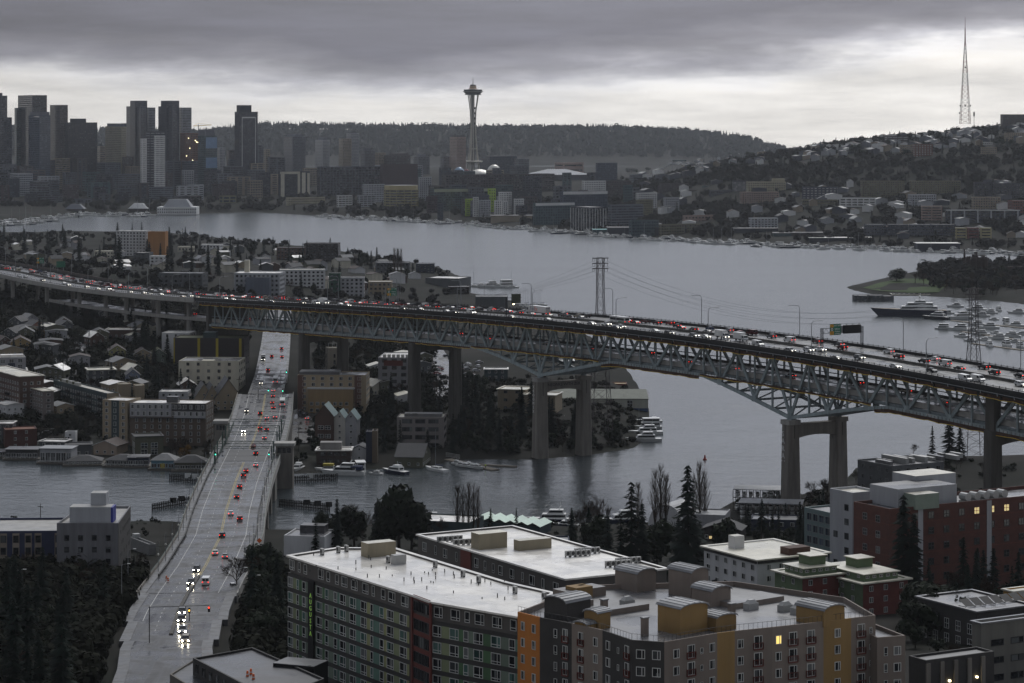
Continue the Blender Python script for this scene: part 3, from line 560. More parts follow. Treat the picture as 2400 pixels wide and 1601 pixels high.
# the avenue on land, streets
def street(name, pts, w, walk=2.0, m=None, lift=.35):
    P = [Vector(p) + Vector((0, 0, lift)) for p in pts]; Q = []
    for a, b in zip(P, P[1:]):
        n = max(1, int((b - a).length / 12))
        for i in range(n): q = a + (b - a) * i / n; Q.append(Vector((q.x, q.y, max(q.z, gz(q.x, q.y) + lift))))
    Q.append(P[-1]); mb = MB(); mb.sweep(Q, [(-w, 0), (-w, -2.5), (w, -2.5), (w, 0)], m or M_AVE); o = mb.build(name, kind='structure')
    if walk:
        for s in (-1, 1): a, b = sorted((s * w, s * (w + walk))); mb = MB(); mb.sweep(Q, [(a, .15), (a, -2.5), (b, -2.5), (b, .15)], M_WALK); mb.build('sidewalk', o)
    return o
street('avenue', [ub(y) for y in (1271, 1362, 1460, 1563, 1680, 1800)], 7.5, 1.3, lift=.1)
street('avenue', [ub(y) for y in (505, 555, 585, 601)], 8, 2.5, lift=.05); street('avenue', [ub(y) for y in (601, 620, 640)], 9.2, 2.5, lift=.06); street('avenue', [ub(y) for y in (640, 660, 680, 699)], 10.6, 2.5, lift=.05)
side = [ub(y, o) for y, o in ((600, 16), (640, 21), (680, 17), (720, 12))]

street('hill_street', [GT(150, 925), GT(140, 903), GT(158, 845), GT(180, 800), GT(195, 775)], 5)
street('shore_street', [GT(690, 1040), GT(704, 1005), GT(718, 965), GT(760, 950), GT(840, 948), GT(930, 940)], 5)
away(612, 735, [(-.45, .45), (-.45, -.3), (.45, -.3), (.45, .45)], M_CONCD, 'median_curb')
street('parking_lane', [GT(1062, 935), GT(1050, 900), GT(1035, 868), GT(1012, 832), GT(990, 800)], 9, 0)
# timber fenders in the canal
M_PILE = mat('black timber', (.012, .011, .011), .9, .3, 1, spec=.1)
def fender(p, q, label, n, boards=0, sc_=1.0):
    p = Vector(p); q = Vector(q); t = thing('timber_fender', label, 'fender'); 
    for i in range(n):
        c = p + (q - p) * i / (n - 1); mb = MB(); mb.lathe([(.28, -2), (.25, 2.7 + .3 * R.random())], 6, M_PILE, (c.x, c.y)); mb.build('pile', t)
    for z in (.7, 1.9): mb = MB(); mb.bar(p + Vector((0, -.3, z)), q + Vector((0, -.3, z)), .2, M_PILE); mb.build('waler', t)
    for k in range(boards):
        c = p + (q - p) * (.55 + .22 * k); mb = MB(); mb.box(c.x - 1.3, c.x + 1.3, c.y - .5, c.y - .4, 1.6, 3.6, M_WHITE if 'white' in label else M_DARK); mb.build('notice_board', t)
fender(G(650, 1133), G(790, 1126), 'dark timber fender along the far canal bank with one small white board', 34, 1)
fender(G(655, 1186), G(772, 1198), 'dark timber fender beside the drawbridge pier with three dark boards', 30, 3)
fender(G(357, 1197), G(446, 1180), 'dark timber fender left of the drawbridge with two dark boards', 22, 2)
fender(G(398, 1126), G(476, 1132), 'dark timber fender with two white boards near the houseboats', 20, 2)
# poles along the drawbridge
mb = MB(); mb.bar((0, 0, 0), (0, 0, 8.5), .11, M_LAMP, 6, .07); me_tp = mb.mesh('pole'); mb = MB(); mb.lathe([(.05, 4.6), (.28, 4.75), (.3, 5.1), (.1, 5.3)], 8, mat('lamp globe', (.7, .68, .6), .4, .05, 1)); me_glb = mb.mesh('globe')
for s in (-1, 1):
    for Y in np.arange(745, 1010, 24):
        c = ub(Y, s * 12.7, .2); o = thing('trolley_pole', 'trolley pole with globe lamp', 'pole', c, 0, 'poles on the drawbridge', 'on the drawbridge ' + ('left' if s < 0 else 'right') + ' sidewalk'); link('pole', me_tp, o); link('globe', me_glb, o)
wires = thing('trolley_wires', 'thin span wires hung across the drawbridge road', 'wires')
for Y in np.arange(745, 1010, 24):
    mb = MB(); a = ub(Y, -13.4, 7.6); b = ub(Y, 13.4, 7.6)
    for i in range(6): u0, u1 = i / 6, (i + 1) / 6; mb.bar(a + (b - a) * u0 + Vector((0, 0, -2.2 * u0 * (1 - u0))), a + (b - a) * u1 + Vector((0, 0, -2.2 * u1 * (1 - u1))), .03, M_BLACK, 3)
    mb.build('span_wire', wires)
# traffic signals
def signal(loc, label, lit, h=5.2, arm=0.0, rz=0.0):
    t = thing('traffic_signal', label, 'traffic signal', loc, rz); mb = MB(); mb.bar((0, 0, 0), (0, 0, h), .11, M_BLACK, 6)
    if arm: mb.bar((0, 0, h - .2), (arm, 0, h + .2), .08, M_BLACK, 5)
    mb.build('pole', t); mb = MB(); mb.box(arm - .25, arm + .25, -.3, .2, h - 1.3, h, M_BLACK); hd = mb.build('signal_head', t)
    for i in range(3):
        on = i == {'r': 0, 'y': 1, 'g': 2}[lit]; mb = MB(); z = h - .25 - .4 * i; mb.bar((arm, -.3, z), (arm, -.36, z), .17, ({'r': M_REDLIT, 'y': M_AMBLIT, 'g': M_GREENLIT}[lit] if on else M_BLACK), 8); mb.build('lens', hd)
signal(ub(1012, -10.8, 0), 'black traffic signal showing green at the drawbridge left curb', 'g'); signal(ub(1012, 10.4, 0), 'black traffic signal showing green at the drawbridge right curb', 'g')
signal(ub(1240, 9, 0), 'black traffic signal showing green past the drawbridge', 'g', 6); signal(ub(1240, -3, 0), 'black traffic signal with a long arm over the avenue past the drawbridge', 'g', 6.2, 5)
signal(ub(1330, 6, 0), 'traffic signal showing green on the avenue below the truss bridge', 'g', 6, 3)
signal(ub(640, 3.5, 0), 'traffic signal showing amber on the median where the road divides', 'y', 3.4)
signal(G(350, 1531, 25), 'tall black signal mast with a long arm at the road junction', 'r', 11, 14)
# ---------------------------------------------------------------- vehicles
M_TYRE = mat('tyre', (.012, .012, .012), .85, .1, 2, spec=.1); M_HEAD = mat('headlight', (1, .93, .78), .3, 0, 1, emit=8); M_HEADB = mat('bright headlight', (1, .9, .68), .3, 0, 1, emit=140); M_TAIL = mat('tail light', (1, .03, .015), .3, 0, 1, emit=3); M_TAILD = mat('unlit tail light', (.25, .01, .008), .3, .1, 1); M_LENS = mat('clear lens', (.5, .5, .5), .2, .1, 1)
CARGL = glassmat('car glass', (.01, .012, .014), (.03, .035, .04), .3, .06)
PAINT = {'white': (.66, .66, .65), 'silver': (.36, .37, .38), 'grey': (.12, .125, .13), 'black': (.012, .012, .014), 'dark': (.03, .032, .036), 'red': (.22, .012, .012), 'blue': (.02, .05, .13), 'beige': (.32, .28, .21), 'green': (.02, .07, .045), 'maroon': (.07, .01, .012)}
def paint(c): return mat('paint ' + c, PAINT[c], .28, .04, 1, spec=.5, metal=.15)
def extr(mb, prof, w, m, w2=None, zt=None):
    """side outline extruded across the width; points above zt pull in to w2"""
    n = len(prof); i = len(mb.v)
    for s in (-1, 1): mb.v += [(x, s * ((w2 if (w2 and z > zt) else w)), z) for x, z in prof]
    k = mb.mi(m)
    for j in range(n): mb.f.append((i + j, i + (j + 1) % n, i + n + (j + 1) % n, i + n + j)); mb.m.append(k)
    mb.f.append(tuple(i + j for j in reversed(range(n)))); mb.m.append(k); mb.f.append(tuple(i + n + j for j in range(n))); mb.m.append(k)
SPEC = {  # side outline of the body, glasshouse (x0,x1,z0, x2,x3,z1,half widths), wheels, lamps
 'sedan': dict(b=[(-2.3, .32), (2.2, .3), (2.32, .62), (2.15, .8), (1.05, .98), (-1.55, 1.02), (-2.25, .98), (-2.36, .7)], w=.9, g=(-1.85, 1.1, .98, -1.1, .3, 1.42, .84, .66), wx=(1.4, -1.4), r=.33, f=2.28, k=-2.36, lz=.68, tz=.84),
 'suv': dict(b=[(-2.3, .4), (2.25, .38), (2.36, .75), (2.2, .98), (1.1, 1.1), (-2.2, 1.15), (-2.36, .9)], w=.95, g=(-2.22, 1.15, 1.1, -1.95, .35, 1.68, .9, .74), wx=(1.42, -1.42), r=.38, f=2.32, k=-2.37, lz=.85, tz=1.0),
 'hatchback': dict(b=[(-1.95, .32), (1.95, .3), (2.05, .65), (1.9, .84), (1.0, 1.0), (-1.85, 1.05), (-2.0, .8)], w=.88, g=(-1.9, 1.1, 1.0, -1.5, .3, 1.5, .83, .68), wx=(1.2, -1.2), r=.32, f=2.02, k=-2.02, lz=.72, tz=.92),
 'van': dict(b=[(-2.75, .4), (2.65, .38), (2.75, .95), (2.1, 1.25), (1.35, 2.25), (-2.75, 2.3)], w=1.0, g=None, ws=((2.08, 1.28), (1.42, 2.2)), wx=(1.75, -1.7), r=.37, f=2.74, k=-2.76, lz=.88, tz=1.1),
 'pickup': dict(b=[(-2.8, .5), (2.7, .48), (2.8, .85), (2.6, 1.1), (1.3, 1.2), (-.6, 1.2), (-.62, .95), (-2.75, .95), (-2.78, 1.15), (-2.85, 1.15)], w=.98, g=(-.65, 1.35, 1.18, -.45, .55, 1.8, .92, .78), wx=(1.75, -1.75), r=.4, f=2.76, k=-2.86, lz=.92, tz=1.0),
 'truck': dict(b=[(1.3, .5), (3.4, .45), (3.45, 1.2), (3.2, 1.45), (2.9, 2.35), (1.3, 2.4)], w=1.05, g=None, ws=((3.22, 1.5), (2.95, 2.3)), wx=(2.5, -2.1), r=.45, f=3.45, k=-3.8, lz=.9, tz=.8, box=(-3.8, 1.25, .95, 3.4)),
 'bus': dict(b=[(-6, .4), (6, .4), (6, 2.9), (5.8, 3.1), (-5.9, 3.1), (-6, 2.9)], w=1.27, g=None, band=(-5.6, 5.7, 1.45, 2.5), ws=((6.02, 1.2), (6.02, 2.7)), wx=(3.9, -3.2), r=.5, f=6.02, k=-6.02, lz=.8, tz=1.1),
}
VC = {}
def vmesh(kind, color):
    if (kind, color) in VC: return VC[kind, color]
    S = SPEC[kind]; P = paint(color); out = []; mb = MB(); extr(mb, S['b'], S['w'], P)
    if S['g']:
        x0, x1, z0, x2, x3, z1, wa, wb = S['g']; mb.box(x2 - .06, x3 + .06, -wb - .02, wb + .02, z1, z1 + .05, P)
        for s in (-1, 1):
            for xb, xt in ((x1 - .1, x3 - .02), ((x0 + x1) / 2, (x2 + x3) / 2), (x0 + .12, x2 + .05)): mb.bar((xb, s * wa, z0), (xt, s * wb, z1 + .02), .06, P)
    out.append(('body', mb.mesh('body'))); mb = MB()
    if S['g']:
        i = len(mb.v); mb.v += [(x0, -wa, z0), (x1, -wa, z0), (x1, wa, z0), (x0, wa, z0), (x2, -wb, z1), (x3, -wb, z1), (x3, wb, z1), (x2, wb, z1)]
        for q in ((0, 1, 5, 4), (1, 2, 6, 5), (2, 3, 7, 6), (3, 0, 4, 7)): mb.f.append(q); mb.m.append(mb.mi(CARGL))
    else:
        (xa, za), (xb, zb) = S['ws']; w = S['w'] - .08; e = .03; mb.face([(xa + e, -w, za + e), (xa + e, w, za + e), (xb + e, w * .93, zb + e), (xb + e, -w * .93, zb + e)], CARGL)
        if kind in ('van', 'truck'):
            for s in (-1, 1): mb.face([(xa - .25, s * (S['w'] + .015), za), (xb - .12, s * (S['w'] + .015), zb - .12), (xb - 1.0, s * (S['w'] + .015), zb - .12), (xb - 1.0, s * (S['w'] + .015), za)], CARGL)
        if kind == 'van':
            for s in (-1, 1): mb.face([(-2.77, s * .1, 1.45), (-2.77, s * .85, 1.45), (-2.77, s * .85, 2.05), (-2.77, s * .1, 2.05)], CARGL)
        if 'band' in S:
            a, b, c, d = S['band']
            for s in (-1, 1): mb.face([(a, s * (S['w'] + .015), c), (b, s * (S['w'] + .015), c), (b, s * (S['w'] + .015), d), (a, s * (S['w'] + .015), d)], CARGL)
            mb.face([(-6.03, -1.0, 1.6), (-6.03, 1.0, 1.6), (-6.03, 1.0, 2.6), (-6.03, -1.0, 2.6)], CARGL)
    out.append(('window_glass', mb.mesh('window_glass')))
    if 'box' in S: a, b, c, d = S['box']; mb = MB(); mb.box(a, b, -1.2, 1.2, c, d, paint('white')); mb.box(a, 1.3, -.5, .5, .55, c, M_DARK); out.append(('cargo_box', mb.mesh('cargo_box')))
    mb = MB(); mb.bar((0, -.11, 0), (0, .11, 0), S['r'], M_TYRE, 10); wm = mb.mesh('wheel')
    for x in S['wx']:
        for s in (-1, 1): out.append(('wheel', wm, (x, s * (S['w'] - .1), S['r'])))
    VC[kind, color] = out; return out
LM = {}
def lampmesh(m, w=.34, h=.16):
    k = (m.name, w, h)
    if k not in LM: mb = MB(); mb.box(-.05, .05, -w / 2, w / 2, -h / 2, h / 2, m); LM[k] = mb.mesh('lamp')
    return LM[k]
NV = 0
def vehicle(kind, color, loc, rz, label, group, phrase, head=None, tail=None, cat=None):
    global NV; NV += 1; S = SPEC[kind]; o = thing({'van': 'van', 'truck': 'box_truck', 'bus': 'city_bus', 'pickup': 'pickup_truck'}.get(kind, 'parked_car' if 'parked' in group else 'car'), label, cat or {'van': 'van', 'truck': 'truck', 'bus': 'bus', 'pickup': 'pickup'}.get(kind, 'car'), loc, rz, group, phrase)
    for p in vmesh(kind, color): link(p[0], p[1], o, p[2] if len(p) > 2 else (0, 0, 0))
    for s in (-1, 1):
        link('headlight', lampmesh(head or M_LENS), o, (S['f'], s * (S['w'] - .25), S['lz'])); link('tail_light', lampmesh(tail or M_TAILD, .3, .2), o, (S['k'], s * (S['w'] - .2), S['tz']))
    return o
NAMES = {'suv': 'SUV', 'truck': 'box truck'}
def on_bridge(t, y, kind, color, head, tail, side):
    p = BR + t * U + y * V; sl = math.atan2(zd(t + 4) - zd(t - 4), 8)
    lab = f"{color} {NAMES.get(kind, kind)}" + (' with red tail lights' if tail else ' with headlights on' if head else '')
    o = vehicle(kind, color, (p.x, p.y, zd(t) + .02), GR + (0 if side < 0 else math.pi), lab, 'vehicles on the upper bridge deck', 'in the ' + ('near' if side < 0 else 'far') + ' bridge lanes', head, tail)
    o.rotation_euler = (0, -sl if side < 0 else sl, GR + (0 if side < 0 else math.pi)); return o
NEAR = [(1105, 'van', 'white', -12), (1199, 'sedan', 'silver', -15.5), (1284, 'sedan', 'white', -13), (1353, 'sedan', 'black', -16.5), (1387, 'hatchback', 'silver', -12.5), (1421, 'pickup', 'white', -10), (1445, 'sedan', 'blue', -16.5), (1456, 'suv', 'silver', -13), (1536, 'sedan', 'white', -13.5), (1568, 'suv', 'dark', -15), (1627, 'suv', 'grey', -13.5), (1654, 'sedan', 'white', -11.5), (1693, 'truck', 'white', -7.2), (1737, 'truck', 'white', -7.2), (1776, 'van', 'white', -14), (1852, 'suv', 'silver', -17), (1895, 'suv', 'white', -9.5), (1922, 'pickup', 'white', -5), (1960, 'sedan', 'dark', -17), (2014, 'suv', 'grey', -8.5), (2098, 'sedan', 'white', -13.5), (2184, 'sedan', 'black', -9), (2262, 'van', 'white', -14), (2292, 'van', 'white', -10.5), (2392, 'suv', 'white', -5),
  (1047, 'sedan', 'silver', -13), (1066, 'suv', 'black', -16), (985, 'sedan', 'dark', -12), (946, 'suv', 'black', -15), (815, 'sedan', 'white', -14), (798, 'sedan', 'white', -10), (760, 'truck', 'white', -8), (740, 'van', 'white', -12), (709, 'suv', 'dark', -15.5), (635, 'sedan', 'blue', -15), (612, 'suv', 'silver', -12), (545, 'sedan', 'white', -15), (526, 'van', 'white', -13), (460, 'suv', 'grey', -14), (446, 'suv', 'silver', -10), (428, 'sedan', 'maroon', -15.5), (377, 'sedan', 'white', -12), (350, 'suv', 'white', -15.5), (337, 'sedan', 'black', -11), (305, 'hatchback', 'silver', -13), (264, 'sedan', 'maroon', -15.5), (254, 'van', 'white', -10), (229, 'sedan', 'silver', -14), (203, 'sedan', 'grey', -11), (160, 'sedan', 'silver', -14), (150, 'sedan', 'white', -10), (100, 'suv', 'dark', -13), (60, 'sedan', 'white', -11), (45, 'suv', 'silver', -14)]
for px, k, c, y in NEAR: on_bridge(t_of(px, y), y, k, c, M_HEAD if (px * 7) % 3 else None, None, -1)
FARL = [(1470, 'sedan', 'black', 8.6), (1540, 'suv', 'maroon', 12), (1596, 'sedan', 'dark', 5), (1570, 'suv', 'red', 15.5), (1625, 'suv', 'dark', 3.3), (1808, 'suv', 'grey', 11), (1850, 'van', 'white', 7), (1915, 'suv', 'maroon', 14), (1966, 'suv', 'dark', 14), (1974, 'suv', 'maroon', 8.5), (2083, 'suv', 'white', 14.5), (2106, 'suv', 'maroon', 7), (2165, 'suv', 'black', 6), (2190, 'sedan', 'white', 15), (2214, 'van', 'white', 7.5), (2248, 'sedan', 'black', 4), (2306, 'suv', 'dark', 14.5), (2330, 'suv', 'black', 7.5), (2390, 'sedan', 'black', 11)]
for px, k, c, y in FARL: on_bridge(t_of(px, y), y, k, c, None, M_TAIL, 1)
COLS = ['white', 'white', 'silver', 'grey', 'dark', 'black', 'black', 'maroon', 'red', 'dark', 'blue', 'beige']
rt = random.Random(11)
for y in (2.6, 5.9, 9.4, 12.9):
    t = t_of(-60, y) + rt.random() * 20; tstop = t_of(1780, y)
    while t < tstop:
        px = PXY(BR + t * U + y * V + Vector((0, 0, 60)))[0]
        if not ((1215 < px < 1310 and 5 < y < 11) or (1395 < px < 1490 and y < 5) or any(abs(px - q[0]) < 16 and abs(y - q[3]) < 2.6 for q in FARL)):
            on_bridge(t, y, rt.choice(['sedan', 'sedan', 'suv', 'suv', 'hatchback', 'pickup', 'van']), rt.choice(COLS), None, M_TAIL if rt.random() < .42 else None, 1)
        t += rt.choice([11, 13, 16, 20, 28, 36]) * (1.25 if px > 1300 else 1)
# lower deck traffic glimpsed through the truss
for i in range(16):
    t = t_of(430 + i * 118 + rt.random() * 40, 0); y = rt.choice((-5, -1.5, 2.5, 6)); p = BR + t * U + y * V
    vehicle(rt.choice(['sedan', 'suv']), rt.choice(COLS), (p.x, p.y, zd(t) - 12.2), GR + math.pi, 'car with glowing tail lights', 'cars on the lower bridge deck', 'on the shaded lower deck', None, M_TAIL)
# articulated delivery truck and coach
def semi():
    t = t_of(1262, 8.6); p = BR + t * U + 8.6 * V; o = thing('delivery_truck', 'white articulated delivery truck with a lettered trailer on the far bridge lanes', 'truck', (p.x, p.y, zd(t)), GR + math.pi)
    Pw = paint('white'); mb = MB(); mb.box(-8.5, 5.6, -1.3, 1.3, 1.25, 4.1, Pw); tr = mb.build('trailer', o); mb = MB(); mb.box(-8.56, -8.5, -1.15, 1.15, 1.35, 4.0, mat('trailer door', (.42, .4, .38), .5, .1, 1)); mb.build('rear_door', tr)
    mb = MB(); mb.box(-8.3, 5.4, -.6, .6, .8, 1.25, M_DARK); mb.build('chassis', tr)
    mb = MB(); extr(mb, [(6.0, .6), (8.9, .55), (9.0, 1.5), (8.8, 1.9), (8.5, 3.2), (7.9, 3.7), (6.0, 3.8)], 1.25, Pw); cb = mb.build('cab', o); mb = MB(); mb.face([(8.84, -1.1, 1.95), (8.84, 1.1, 1.95), (8.55, 1.05, 3.1), (8.55, -1.05, 3.1)], CARGL); mb.face([(8.4, 1.27, 1.9), (8.2, 1.27, 3.0), (7.2, 1.27, 3.0), (7.2, 1.27, 1.9)], CARGL); mb.build('windscreen', cb)
    mb = MB(); mb.bar((0, -.15, 0), (0, .15, 0), .5, M_TYRE, 10); wm = mb.mesh('wheel')
    for x in (8, 6.4, 5.2, -5.5, -6.8):
        for s in (-1, 1): link('wheel', wm, o, (x, s * 1.1, .5))
    M_FP = mat('purple lettering', (.05, .02, .12), .5, .05, 1); M_FO = mat('orange lettering', (.75, .1, .01), .5, .05, 1)
    # the side seen by the camera is the truck's left (local +y turned towards the eye)
    txt('lettering', 'Fed', 2.6, tr, (5.2, 1.32, 1.95), (math.radians(90), 0, math.radians(180)), M_FP, .01, 'LEFT'); txt('lettering', 'Ex', 2.6, tr, (1.35, 1.32, 1.95), (math.radians(90), 0, math.radians(180)), M_FO, .01, 'LEFT')
    txt('lettering', 'FedEx', .75, tr, (-8.58, 0, 3.2), (math.radians(90), 0, math.radians(-90)), M_FP, .01)
    for s in (-1, 1): link('tail_light', lampmesh(M_TAIL, .3, .2), o, (-8.52, s * .9, 1.15))
semi()
def coach():
    t = t_of(1452, 3.2); p = BR + t * U + 3.2 * V; o = vehicle('bus', 'white', (p.x, p.y, zd(t)), GR + math.pi, 'white and green coach in the far bridge lanes behind the median', 'vehicles on the upper bridge deck', None, None, M_TAIL)
    mb = MB(); mb.box(-6.0, -1, -1.29, 1.29, .5, 1.15, mat('coach green', (.02, .16, .05), .4, .1, 1)); mb.build('green_stripe', o)
coach()
# the avenue
def on_ave(px, py, kind, color, toward, lit, group='vehicles on the avenue and drawbridge', extra=''):
    Y = ubY(py); c = ub(Y); off = (px - PXY(c)[0]) / F * Y; q = ub(Y, off); d = ub(Y + 4) - ub(Y - 4); a = math.atan2(d.y, d.x) + (math.pi if toward else 0)
    lab = f"{color} {NAMES.get(kind, kind)}" + (' with headlights on' if toward else ' with red tail lights')
    return vehicle(kind, color, q + Vector((0, 0, .03)), a, lab, group, 'on the avenue' if Y > 1110 else 'on the drawbridge road', (M_HEADB if lit > 1 else M_HEAD) if toward else None, None if toward else M_TAIL)
AVE = [(660, 820, 'suv', 'dark', 0), (661, 838, 'sedan', 'dark', 0), (637, 838, 'suv', 'dark', 0), (628, 870, 'suv', 'black', 0), (646, 897, 'bus', 'white', 0), (641, 918, 'sedan', 'white', 0), (640, 931, 'sedan', 'maroon', 0), (638, 946, 'sedan', 'red', 0), (641, 958, 'sedan', 'maroon', 0), (662, 950, 'bus', 'white', 0), (610, 972, 'suv', 'black', 0), (626, 982, 'sedan', 'white', 0), (645, 980, 'sedan', 'silver', 0), (610, 1005, 'sedan', 'red', 0), (625, 1010, 'suv', 'dark', 0), (620, 1029, 'sedan', 'silver', 0), (594, 1049, 'sedan', 'red', 0), (600, 1066, 'suv', 'dark', 0), (600, 1093, 'sedan', 'white', 0), (577, 1106, 'sedan', 'red', 0), (571, 1118, 'suv', 'black', 0), (562, 1143, 'sedan', 'red', 0), (555, 1167, 'sedan', 'black', 0), (541, 1207, 'sedan', 'white', 0), (562, 1220, 'suv', 'red', 0), (521, 1259, 'suv', 'dark', 0), (505, 1300, 'sedan', 'white', 0), (528, 1308, 'sedan', 'silver', 0), (483, 1370, 'van', 'white', 0),
  (571, 1012, 'sedan', 'silver', 2), (461, 1340, 'suv', 'dark', 3), (448, 1371, 'suv', 'dark', 3), (427, 1440, 'suv', 'grey', 3), (425, 1458, 'suv', 'dark', 2), (428, 1484, 'pickup', 'silver', 3), (435, 1506, 'suv', 'beige', 3), (578, 966, 'suv', 'dark', 1), (617, 845, 'truck', 'white', 1), (612, 900, 'sedan', 'dark', 1)]
for px, py, k, c, l in AVE: on_ave(px, py, k, c, l > 0, l)
# parked and slow cars on the side streets
def parked(px, py, kind, color, rz, phrase, tail=None, lift=.4): p = GT(px, py, lift); vehicle(kind, color, p, rz, f"{color} {NAMES.get(kind, kind)}" + (' with red tail lights' if tail else ''), 'cars parked ' + phrase, phrase, None, tail)
for i, (px, py) in enumerate([(120, 897), (127, 882), (133, 872), (136, 862), (140, 855), (141, 849), (142, 846), (155, 826), (160, 830), (186, 806), (188, 812)]): parked(px, py, ('suv', 'sedan')[i % 2], ('grey', 'dark', 'silver', 'black')[i % 4], math.radians(98), 'along the hillside street')
for i, (px, py, c) in enumerate([(722, 985, 'white'), (714, 975, 'dark'), (706, 968, 'black'), (730, 965, 'silver')]): parked(px, py, 'sedan', c, math.radians(80), 'on the shore street', M_TAIL if i == 0 else None)
pk = random.Random(5)
for i in range(34):
    if i < 20: px, py = pk.uniform(1078, 1125), pk.uniform(852, 895)
    else: px, py = pk.choice([(1022 + pk.random() * 10, 862 + pk.random() * 22), (1046 + (i - 20) * 2.4, 838 + (i - 20) * 1.6)])
    parked(px, py, pk.choice(['sedan', 'suv', 'hatchback']), pk.choice(['white', 'silver', 'white', 'grey', 'dark', 'red']), math.radians(pk.choice((20, 25, 110))), 'in the lot below the truss bridge')
for px, py, k, c in ((102, 1022, 'sedan', 'silver'), (112, 1020, 'suv', 'black'), (125, 1014, 'sedan', 'dark'), (500, 963, 'sedan', 'silver'), (545, 1385, 'pickup', 'white')): parked(px, py, k, c, math.radians(20), 'near the avenue')
# ---------------------------------------------------------------- building kit
W_WHITE = mat('window frame white', (.5, .5, .48), .5, .08, 1); W_DARK = mat('window frame dark', (.02, .02, .022), .5, .1, 1); W_GREY = mat('window frame grey', (.2, .2, .2), .5, .1, 1)
WM = {}
def winmesh(w, h, kind='two', frame=None, glass=None):
    """window: frame, mullions and panes, facing -y, centred on x, sill at z=0"""
    k = (round(w, 2), round(h, 2), kind, frame.name if frame else '', glass.name if glass else '')
    if k in WM: return WM[k]
    fm = frame or W_WHITE; gm = glass or GLASS; mb = MB(); t = min(.11, w * .1); d = -.1; x = w / 2
    for a, b, c, e in ((-x, x, 0, t), (-x, x, h - t, h), (-x, -x + t, t, h - t), (x - t, x, t, h - t)): mb.box(a, b, d, .02, c, e, fm)
    mb.face([(-x + t, -.03, t), (x - t, -.03, t), (x - t, -.03, h - t), (-x + t, -.03, h - t)], gm)
    if kind in ('two', 'aug'): mb.box(x * .3 - t / 2, x * .3 + t / 2, d, 0, t, h - t, fm)
    if kind == 'mid': mb.box(-t / 2, t / 2, d, 0, t, h - t, fm)
    if kind in ('aug', 'nar', 'hung'): mb.box(-x + t, x - t, d, 0, h * .26 - t / 2, h * .26 + t / 2, fm)
    if kind == 'grid': mb.box(-t / 2, t / 2, d, 0, t, h - t, fm); mb.box(-x + t, x - t, d, 0, h * .5 - t / 2, h * .5 + t / 2, fm)
    WM[k] = mb.mesh('window'); return WM[k]
def inset(poly, d):
    n = len(poly); out = []
    for i in range(n):
        a, b, c = Vector(poly[i - 1]), Vector(poly[i]), Vector(poly[(i + 1) % n]); e1 = (b - a).normalized(); e2 = (c - b).normalized(); n1 = Vector((-e1.y, e1.x)); n2 = Vector((-e2.y, e2.x)); m = n1 + n2; k = d / max(.35, m.length_squared / 2); out.append((b.x + m.x * k, b.y + m.y * k))
    return out
